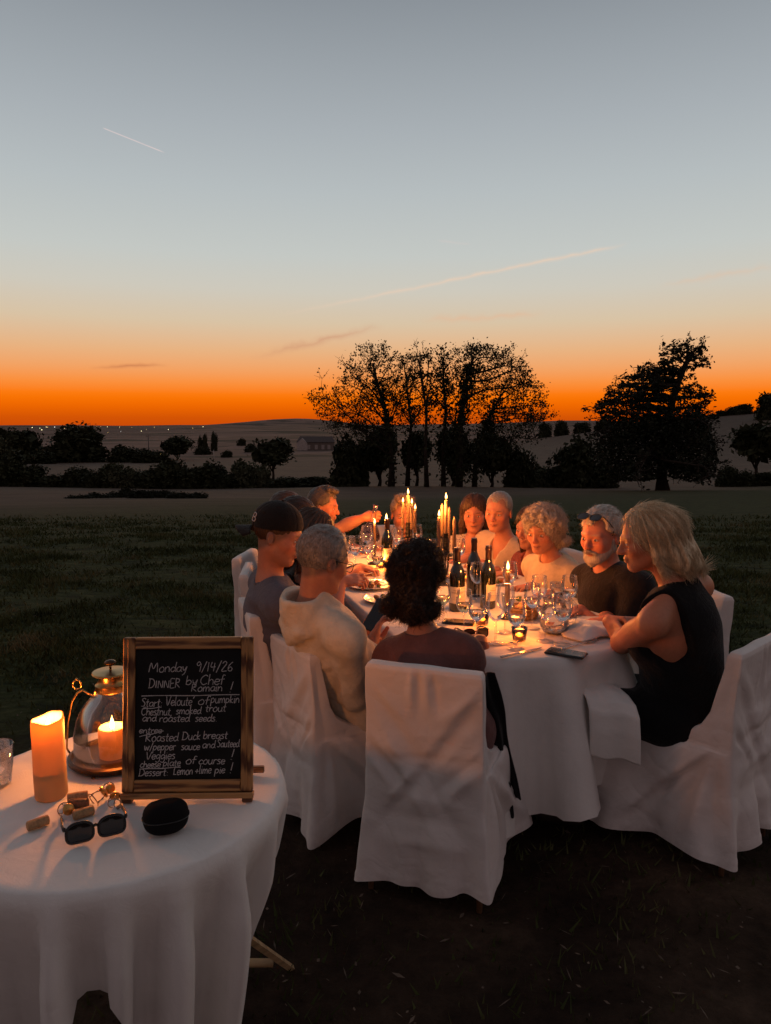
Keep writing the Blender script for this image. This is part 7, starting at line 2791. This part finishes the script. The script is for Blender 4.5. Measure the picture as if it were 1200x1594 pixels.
# 2: man in the cream hooded top
p2 = person(dict(S=at(503, 873, 2.72), hf=(.80, .60), pitch=0.30, tf=(.80, .58), hip=(-0.10, 2.91), C=at(492, 958, 2.735), w=0.20, res=0.0050, seed=12, hs=0.99, skin=(0.50, 0.221, 0.141),
                 sleeve='long', hood=True, shirt=garment('cream_hoodie', (0.64, 0.565, 0.45)), fold=0.0050, ffreq=19, thick=0.93, belly=0.0, brow=(0.3, 0.25, 0.22),
                 arms={'R': arm(at(579, 1000, 2.86), (.35, .5, .75), n=(-.75, .2, .4), curl=0.75, e=at(552, 1082, 2.72)), 'L': arm(at(566, 985, 3.05), (.5, .1, .75), n=(-.5, .6, .3), curl=0.75, hint=(-.3, .8, -1))},
                 hair=dict(kind='short', mat=HG_GREY, thick=0.007, line=-0.016, slope=0.72, n=2800), trousers=(0.012, 0.013, 0.02),
                 label='grey haired man with glasses in a cream hooded top, looking at his phone'))
# 3: man in the backwards cap
p3 = person(dict(S=at(433, 833, 3.06), hf=(.98, -.14), pitch=0.26, tf=(.90, .32), hip=(-0.42, 3.14), C=at(424, 917, 3.08), w=0.19, res=0.0052, seed=13, hs=1.02, skin=(0.52, 0.221, 0.141),
                 sleeve='tee', shirt=garment('grey_blue_tee', (0.105, 0.105, 0.135)), fold=0.008, ffreq=13, stubble=0.25, collar=True,
                 arms={'R': arm(at(530, 905, 3.25), (.95, .2, .05), n=(0, -.5, .9), curl=0.9, hint=(.1, -.6, -1)), 'L': arm(onz(560, 892, TZH) + np.array((0, .05, .02)), (.8, -.4, 0), curl=0.9, hint=(0, .8, -1))},
                 hair=dict(kind='short', mat=HG_BROWN, thick=0.003, line=-0.018, n=500), label='man in a grey tee and black backwards cap, looking down'))
# 4: woman behind him
person(dict(S=at(487, 836, 3.44), hf=(.98, .15), pitch=0.28, tf=(.95, .2), hip=(-0.38, 3.60), w=0.165, male=False, res=0.008, seed=14, skin=(0.50, 0.230, 0.148), sleeve='long',
            shirt=garment('black_knit', (0.016, 0.013, 0.014)), hair=dict(kind='long', mat=HG_BROWN, length=0.15, n=900, len=0.05),
            arms={'R': arm(onz(548, 893, TZH), (.9, .3, 0), hint=(0, -.5, -1)), 'L': arm(onz(560, 884, TZH), (.9, -.2, 0), hint=(0, .6, -1))}, label='brown haired woman half hidden between the capped man and the cream hooded man'))
# 5, 6: heads beyond
person(dict(S=at(463, 813, 3.92), hf=(.98, .05), pitch=0.2, tf=(.97, .1), hip=(-0.52, 4.02), w=0.18, res=0.009, seed=15, sleeve='tee', shirt=garment('dark_tee', (0.03, 0.028, 0.03)),
            hair=dict(kind='short', mat=HG_DARK, thick=0.012, line=-0.01, n=700), label='dark haired man, only the crown showing right above the black cap'))
person(dict(S=at(448, 801, 4.36), hf=(.98, -.05), pitch=0.1, tf=(.97, -.1), hip=(-0.62, 4.45), w=0.18, res=0.009, seed=16, sleeve='tee', shirt=garment('blue_tee', (0.04, 0.045, 0.07)),
            hair=dict(kind='short', mat=HG_BROWN, thick=0.012, line=-0.01, n=700), label='brown haired man furthest back behind the black cap'))
# 7: man reaching out with the decanter
p7 = person(dict(S=at(503, 789, 5.12), hf=(.97, -.18), pitch=0.12, tf=(.85, -.45), hip=(-0.50, 5.20), C=at(500, 835, 5.15), w=0.185, res=0.0065, seed=17, hs=1.04, skin=(0.48, 0.205, 0.126), sleeve='tee',
                 shirt=garment('pale_grey_tee', (0.38, 0.35, 0.33)), stubble=0.45, stub_col=(0.2, 0.16, 0.14), hair=dict(kind='short', mat=HG_SALT, thick=0.007, line=0.004, quiff=True, n=900),
                 arms={'R': arm(at(566, 806, 5.0), (.95, 0, .10), n=(0, -.9, .4), curl=1.25, e=at(539, 817, 5.02)), 'L': arm((-0.22, 5.02, 0.78), (.8, -.5, 0), curl=0.7)},
                 label='man with short salt and pepper hair reaching out with a decanter'))
# 8: man at the far end
person(dict(S=at(628, 801, 5.38), hf=(.12, -1), pitch=0.14, tf=(0, -1), hip=(0.10, 5.50), C=at(631, 853, 5.40), w=0.185, res=0.0065, seed=18, hs=1.08, skin=(0.50, 0.221, 0.133), sleeve='tee', neck='v',
            shirt=garment('white_tee', (0.55, 0.48, 0.42)), stubble=0.2, hair=dict(kind='short', mat=HG_SAND, thick=0.010, line=0.012, quiff=True, n=900, len=0.03),
            arms={'R': arm((-0.08, 5.16, TZH), (.5, -.8, 0)), 'L': arm((0.26, 5.14, TZH), (-.5, -.8, 0))}, label='man in a white shirt facing the camera at the far end, behind candle flames'))
# 9: woman in the dotted top
person(dict(S=at(739, 800, 4.96), hf=(-.22, -.97), pitch=0.08, tf=(-.45, -.85), hip=(0.63, 5.08), C=at(737, 852, 4.97), w=0.165, male=False, res=0.006, seed=19, hs=1.04, skin=(0.50, 0.230, 0.148), sleeve='long', neck='scoop',
            shirt=garment('dotted_blouse', (0.58, 0.50, 0.40), dots=(85, 0.28, (0.05, 0.03, 0.02))), smile=0.6, hair=dict(kind='long', mat=HG_BROWN, length=0.165, out=0.016, n=1100, len=0.05, part=0.0),
            arms={'R': arm((0.36, 4.86, TZH), (-.6, -.7, 0)), 'L': arm((0.56, 4.80, TZH), (-.7, -.4, 0))}, label='woman with straight brown hair in a dotted top, facing the camera'))
# 10: man in the linen shirt
person(dict(S=at(776, 797, 4.66), hf=(-.48, -.88), pitch=0.10, roll=-0.06, tf=(-.72, -.6), hip=(0.80, 4.82), C=at(787, 852, 4.72), w=0.195, res=0.006, seed=20, hs=1.02, skin=(0.52, 0.238, 0.155), sleeve='long', collar=True, neck='v',
            shirt=garment('linen_shirt', (0.55, 0.44, 0.33)), fold=0.008, ffreq=16, hair=dict(kind='short', mat=HG_GREY, thick=0.0015, line=0.014, n=1300, len=0.008, temple=1.3), smile=0.3,
            arms={'R': arm((0.60, 4.52, TZH), (-.8, -.3, 0), hint=(.2, -.6, -1)), 'L': arm((0.52, 4.66, TZH), (-.8, -.5, 0))}, label='grey cropped man in a pale linen shirt with open collar'))
# 11: dark haired woman mostly hidden
person(dict(S=at(827, 822, 4.32), hf=(-.75, -.66), pitch=0.12, tf=(-.9, -.35), hip=(0.97, 4.42), w=0.16, male=False, res=0.0065, seed=21, skin=(0.42, 0.189, 0.118), sleeve='tee', shirt=garment('red_print_top', (0.22, 0.05, 0.04), var=0.5, scale=60),
            hair=dict(kind='long', mat=HG_DARK, length=0.19, n=900), arms={'R': arm((0.70, 4.12, TZH + .02), (-.8, -.3, 0), hint=(.3, -.5, -1)), 'L': arm((0.66, 4.3, TZH), (-.9, -.2, 0))},
            label='dark haired woman half hidden behind the woman with curly grey hair'))
# 12: woman with curly grey hair
person(dict(S=at(845, 826, 3.90), hf=(-.62, -.78), pitch=0.20, tf=(-.85, -.5), hip=(1.02, 4.02), C=at(862, 886, 3.95), w=0.175, male=False, res=0.0055, seed=22, hs=0.98, skin=(0.50, 0.221, 0.133), sleeve='tee', sleeve_end=0.75, neck='crew',
            shirt=garment('cream_tee', (0.60, 0.47, 0.32)), fold=0.0065, ffreq=14, thick=1.08, hair=dict(kind='curl', mat=HG_SILVER, size=(0.104, 0.110, 0.100), drop=0.015, bumps=330, br=(0.010, 0.008), n=5200, len=0.026, curl=0.006, rad=0.0011),
            arms={'R': arm((0.84, 3.68, TZH), (-.7, -.4, 0), hint=(.3, -.4, -1)), 'L': arm((0.78, 3.86, TZH), (-.8, -.4, 0))}, label='woman with short curly grey hair in a cream tee, looking down'))
# 13: bearded man
p13 = person(dict(S=at(936, 834, 3.42), hf=(-.80, -.60), pitch=0.12, tf=(-.9, -.35), hip=(1.20, 3.46), C=at(948, 900, 3.46), w=0.20, res=0.0052, seed=23, hs=1.04, skin=(0.55, 0.221, 0.141), sleeve='tee', sleeve_end=0.85, collar=True, neck='crew', belly=0.04, thick=1.1,
                  shirt=garment('black_polo', (0.014, 0.011, 0.012)), fold=0.0075, ffreq=13, brow=(0.4, 0.33, 0.28), hair=dict(kind='short', mat=HG_SILVER, thick=0.009, line=0.012, slope=0.66, n=1300, len=0.03, temple=1.25),
                  arms={'R': arm((0.98, 3.16, TZH), (-.7, -.2, 0), hint=(.4, -.6, -1)), 'L': arm((0.90, 3.34, TZH), (-.8, -.5, 0))}, label='white bearded man in a black shirt with sunglasses on his head'))


def halter(s, C, Rr, Ff, U, w):
    """halter cut: both shoulders and the shoulder blades stay bare"""
    for sx in (-1, 1):
        s.rc(C + Rr * sx * (w * 1.02) + U * 0.12 - Ff * 0.03, C + Rr * sx * (w * 1.0) - U * 0.13 - Ff * 0.075, 0.092, 0.086, k=0.010, op='s')
        s.rc(C + Rr * sx * (w * 1.25) + U * 0.06, C + Rr * sx * (w * 1.25) - U * 0.10, 0.11, 0.10, k=0.012, op='s')


# 14: blonde woman
p14 = person(dict(S=at(1008, 840, 2.68), hf=(-.965, .16), pitch=0.20, roll=0.0, tf=(-.66, .75), hip=(1.15, 2.74), C=at(1052, 932, 2.655), w=0.178, male=False, res=0.0048, seed=24, hs=0.97, skin=(0.50, 0.213, 0.126), sleeve='none', neck='none', bare_back=True,
                  shirt=garment('black_dress', (0.006, 0.006, 0.007), rough=0.95), shirt_name='dress', shirt_in=0.014, open_back=halter, fold=0.003, smile=0.9, thick=1.05, armr=1.12, lf=(-.9, .42),
                  hair=dict(kind='long', mat=HG_BLOND, length=0.11, out=-0.012, yb=-0.05, n=6500, len=0.06, back=-0.55, face=0.006, swept=True, extra=(((0, -.075, .04), (0, -.120, -.085), .072, .050), ((0, -.12, -.085), (0.0, -.160, -.120), .042, .022), ((.03, -.12, -.07), (.035, -.150, -.118), .034, .020), ((-.03, -.12, -.07), (-.04, -.148, -.118), .034, .020), ((-.045, -.04, .02), (-.05, -.10, -.09), .040, .034), ((.045, -.04, .02), (.05, -.10, -.09), .040, .034))),
                  arms={'L': arm(at(1000, 975, 2.98), (.6, .8, .05), n=(0, 0, 1), curl=0.6, e=at(968, 1000, 2.80)), 'R': arm(at(949, 968, 2.93), (.10, -.93, -.34), n=(-.93, -.16, .30), curl=0.55, hs=1.0, hint=(.9, .5, -.6))},
                  leg_mat=SKIN, leg_name='bare_legs', skirt=True, label='blonde woman in a black sleeveless dress leaning on her crossed arms'))

# ================================================================== what people wear, hold and hang up
def lathe_at(s_, q):
    return None


# black cap worn backwards -------------------------------------------------
def make_cap(p):
    hp, M, hs, off = p['hp'], p['M'], p['hs'], p['off']
    A3 = lambda x, y, z: np.array((x, y, z)) * hs
    s = Sdf()
    s.el(hp(0, -0.014, 0.046), A3(0.089, 0.107, 0.096), M, k=0.02)
    s.plane(hp(0, 0, 0.030), M @ np.array((0, 0.16, -1.0)), 0.003)
    s.el(hp(0, -0.014, 0.030), A3(0.082, 0.100, 0.100), M, k=0.004, op='s')
    v, f = s.mesh(0.0045)
    q = (v - p['S']) @ M / hs
    a = np.arctan2(q[:, 0], q[:, 1])
    n = vnormals(v, f)
    v = v - n * (0.0016 * np.exp(-((np.mod(a, math.pi / 3) - math.pi / 6) / 0.05) ** 2))[:, None]
    cloth = garment('black_cap_cloth', (0.012, 0.011, 0.011))
    cap = p['link']('cap', v, f, cloth)
    # brim at the back
    rows = []
    for t in np.linspace(0, 1, 8):
        for u in np.linspace(-1, 1, 17):
            wy = 0.098 + t * 0.072 * (1 - 0.45 * u * u)
            rows.append(hp(u * (0.078 - 0.006 * t), -0.014 - wy * math.sqrt(max(0.0, 1 - (u * 0.62) ** 2)), 0.010 - 0.022 * t - 0.018 * u * u) - off)
    V = np.array(rows)
    i, j = np.meshgrid(np.arange(7), np.arange(16), indexing='ij')
    k = (i * 17 + j).ravel()
    b = obj('brim', mesh_np('brim', V, np.stack([k, k + 1, k + 18, k + 17], -1)), cloth, cap)
    b.modifiers.new('thick', 'SOLIDIFY').thickness = 0.004
    MB().ball(hp(0, -0.014, 0.1425) - off, 0.006, 10, 6).build('button', cloth, cap)
    # letter on the front panel
    mb = MB()
    for st in ([(0, 0), (0, 1)], [(0, 1), (.55, .95), (.6, .6), (0, .52)], [(0, .52), (.7, .45), (.68, .05), (0, 0)]):
        P_ = smooth_poly(st, 6) if len(st) > 2 else np.array([(0, t) for t in np.linspace(0, 1, 6)])
        pts = []
        for (x, z) in P_:
            az = math.pi - 0.62 - (x - .35) * 0.36
            zz = 0.040 + z * 0.034
            k = math.sqrt(max(0, 1 - ((zz - 0.046) / 0.096) ** 2)) * 1.012
            pts.append(hp(math.sin(az) * 0.089 * k, -0.014 + math.cos(az) * 0.107 * k, zz) - off)
        mb.tube(pts, 0.0019, 6)
    mb.build('letter', plain('white_thread', (0.6, 0.56, 0.54), 0.8), cap)


make_cap(p3)


# eyeglasses of the man in the hooded top ----------------------------------
def eyewear(p, name, label, cat, mp, frame_mat, lens_mat, rx=0.0255, rz=0.0195, rad=0.0016):
    off = p['off']
    r = empty(name, mp(0, 0, 0), 0, label, cat)
    o2 = np.array(r.location)
    for sx in (-1, 1):
        ring = [mp(sx * 0.0335 + rx * math.copysign(abs(math.cos(a)) ** 0.8, math.cos(a)), 0.003 * abs(math.cos(a)), rz * math.copysign(abs(math.sin(a)) ** 0.85, math.sin(a))) - o2 for a in np.linspace(0, 6.283, 26, endpoint=False)]
        fo = MB().tube(ring, rad, 6, closed=True).build('rim', frame_mat, r)
        v = np.array(ring + [mp(sx * 0.0335, -0.001, 0) - o2])
        obj('lens', mesh_np('lens', v, np.array([(26, q, (q + 1) % 26) for q in range(26)])), lens_mat, fo)
        MB().tube([mp(sx * 0.059, 0.003, 0.008) - o2, mp(sx * 0.070, 0.010, 0.010) - o2, mp(sx * 0.078, 0.05, 0.011) - o2, mp(sx * 0.081, 0.10, 0.010) - o2, mp(sx * 0.081, 0.115, -0.004) - o2, mp(sx * 0.080, 0.125, -0.02) - o2], rad * 1.15, 6).build('temple', frame_mat, r)
    MB().tube([mp(-0.009, 0, 0.006) - o2, mp(0, -0.003, 0.009) - o2, mp(0.009, 0, 0.006) - o2], rad, 6).build('bridge', frame_mat, r)
    return r


TORT = plain('dark_tortoise', (0.03, 0.014, 0.008), 0.3)
eyewear(p2, 'eyeglasses', 'dark framed glasses worn by the man in the cream hooded top', 'glasses', lambda x, y, z: p2['hp'](x, 0.1035 - y, 0.000 + z), TORT, GLASS)
_cz, _sz = math.cos(1.0), math.sin(1.0)
eyewear(p13, 'sunglasses', 'dark sunglasses pushed up on the head of the bearded man', 'sunglasses', lambda x, y, z: p13['hp'](x, 0.080 - y * _cz - z * _sz * 0.9, 0.104 - y * _sz * 0.75 + z * _cz), BLACKP, LENS, 0.027, 0.021, 0.0022)


# white beard -----------------------------------------------------------------
def make_beard(p, mat):
    hp, M, hs = p['hp'], p['M'], p['hs']
    A3 = lambda x, y, z: np.array((x, y, z)) * hs
    s = Sdf()
    s.el(hp(0, 0.028, -0.066), A3(0.054, 0.060, 0.051), M, k=0.02)
    s.el(hp(0, 0.074, -0.104), A3(0.026, 0.022, 0.022), M, k=0.02)
    for sx in (-1, 1):
        s.rc(hp(sx * 0.055, 0.004, -0.050), hp(sx * 0.030, 0.066, -0.092), 0.0165 * hs, 0.017 * hs, k=0.02)
        s.rc(hp(sx * 0.026, 0.083, -0.060), hp(0, 0.100, -0.047), 0.008 * hs, 0.007 * hs, k=0.006)
        s.rc(hp(sx * 0.067, 0.004, -0.010), hp(sx * 0.060, 0.006, -0.05), 0.010 * hs, 0.014 * hs, k=0.01)
        s.el(hp(sx * 0.040, 0.085, -0.020), A3(0.034, 0.040, 0.030), M, k=0.01, op='s')
    s.el(hp(0, 0.106, -0.0645), A3(0.020, 0.016, 0.0075), M, k=0.004, op='s')
    s.el(hp(0, 0.08, 0.0), A3(0.045, 0.06, 0.038), M, k=0.01, op='s')
    s.plane(hp(0, -0.012, 0), M @ np.array((0, -1.0, 0)), 0.01)
    v, f = s.mesh(0.0048)
    n = vnormals(v, f)
    V2, F2 = strands(v, n, 1800, lambda q: np.tile(M @ np.array((0, 0.25, -1.0)), (len(q), 1)), 0.016, 0.0009, 5, 0.001, 0.4)
    hb = MB().add(v, f).add(V2, F2)
    p['link']('beard', np.concatenate(hb.v), np.concatenate(hb.f4), mat)


make_beard(p13, hair_mat('beard_white', (0.24, 0.19, 0.16), (0.50, 0.42, 0.36)))

# decanter in the outstretched hand ---------------------------------------------
dk = at(574, 841, 4.985)
dr = empty('wine_decanter', dk, 0, 'dark wine decanter held by its neck above the far glasses', 'decanter')
dr.rotation_euler = (0, 0.20, 0)
MB().lathe([(0.050, 0.0), (0.066, 0.004), (0.074, 0.018), (0.070, 0.045), (0.052, 0.085), (0.030, 0.125), (0.018, 0.155), (0.0145, 0.20), (0.0165, 0.235), (0.021, 0.246), (0.019, 0.246), (0.013, 0.20), (0.0165, 0.155)], 28, caps=False).build('flask', GLASS, dr)
MB().lathe([(0.001, 0.004), (0.062, 0.006), (0.070, 0.019), (0.0665, 0.045), (0.049, 0.084), (0.032, 0.115), (0.001, 0.1155)], 28, caps=False).build('red_wine', plain('red_wine_dark', (0.02, 0.003, 0.003), 0.08, spec=0.6), dr)

# phone in the hands of the hooded man ---------------------------------------------
ph = empty('phone', at(586, 958, 3.0), 0, 'phone held up by the man in the cream hooded top', 'phone')
ph.rotation_euler = (R(-38), R(12), R(-35))
MB().box((0, 0, 0), (0.072, 0.009, 0.145), bev=0.003).build('case', BLACKP, ph, auto=50)
MB().box((0, -0.0052, 0), (0.066, 0.001, 0.138)).build('screen', plain('dark_screen', (0.01, 0.01, 0.012), 0.1), ph, smooth=False)


# black cardigan slipping off the nearest chair --------------------------------------
def hanging(name, a, b, w0, w1, mat, label, cat, seed=0, folds=3, depth=0.02, n=40, m=26, dirw=(1, 0, 0), thick=0.006):
    g = np.random.default_rng(seed)
    a, b = np.asarray(a, float), np.asarray(b, float)
    dw = unit(dirw)
    dd = unit(np.cross(dw, b - a))
    t = np.linspace(0, 1, n)[:, None]
    u = np.linspace(-1, 1, m)[None]
    w = w0 + (w1 - w0) * t
    cen = a + (b - a) * t
    x = u * w * (1 + 0.12 * np.sin(t * 5 + g.random() * 6))
    z = depth * np.sin(u * folds * 2.2 + 1.5 * np.sin(t * 3 + g.random() * 6)) * (0.4 + 0.8 * t) + 0.010 * np.sin(t * 11 + u * 2)
    hem = 0.03 * t ** 6 * np.sin(u * 2.5 + g.random() * 6)
    v = cen[:, None] * 1.0 + x[..., None] * dw + z[..., None] * dd + hem[..., None] * np.array((0, 0, 1))
    i, j = np.meshgrid(np.arange(n - 1), np.arange(m - 1), indexing='ij')
    k = (i * m + j).ravel()
    o = obj(name, mesh_np(name, v.reshape(-1, 3) - a, np.stack([k, k + m, k + m + 1, k + 1], -1)), mat)
    o.location = tuple(a)
    o.modifiers.new('thick', 'SOLIDIFY').thickness = thick
    tag(o, label, cat)
    return o


hanging('cardigan', at(757, 1050, 2.50), at(797, 1256, 2.55), 0.036, 0.030, garment('black_wool', (0.008, 0.007, 0.008)), 'black cardigan hanging down beside the nearest covered chair', 'cardigan', 4, 2.0, 0.016, dirw=(.95, .3, 0))


# napkin over the lap of the blonde woman
def lap_napkin():
    pts = [(0.79, 2.84, 0.615), (0.805, 2.76, 0.622), (0.815, 2.66, 0.620), (0.822, 2.600, 0.605), (0.826, 2.570, 0.570), (0.828, 2.560, 0.50), (0.830, 2.560, 0.44), (0.832, 2.562, 0.40)]
    pts = np.array(pts)
    k = np.linspace(0, len(pts) - 1, 36)
    i = np.minimum(k.astype(int), len(pts) - 2)
    c = pts[i] + (pts[i + 1] - pts[i]) * (k - i)[:, None]
    d = unit((0.93, -0.36, 0))
    u = np.linspace(-1, 1, 18)
    v = c[:, None] + (u[None, :, None] * 0.088) * d
    v[..., 2] += 0.004 * np.sin(u * 5)[None] - 0.012 * (u ** 2)[None] * np.clip(np.arange(36) / 12, 0, 1)[:, None] * 0
    v[..., 1] += 0.006 * np.sin(u * 4 + 1)[None] * np.clip((np.arange(36) - 16) / 10, 0, 1)[:, None]
    a, b = np.meshgrid(np.arange(35), np.arange(17), indexing='ij')
    q = (a * 18 + b).ravel()
    o_ = v[0, 0].copy()
    o = obj('napkin', mesh_np('napkin', v.reshape(-1, 3) - o_, np.stack([q, q + 18, q + 19, q + 1], -1)), LINEN)
    o.location = tuple(o_)
    o.modifiers.new('thick', 'SOLIDIFY').thickness = 0.003
    tag(o, 'white napkin hanging over the lap of the blonde woman', 'napkin')


lap_napkin()
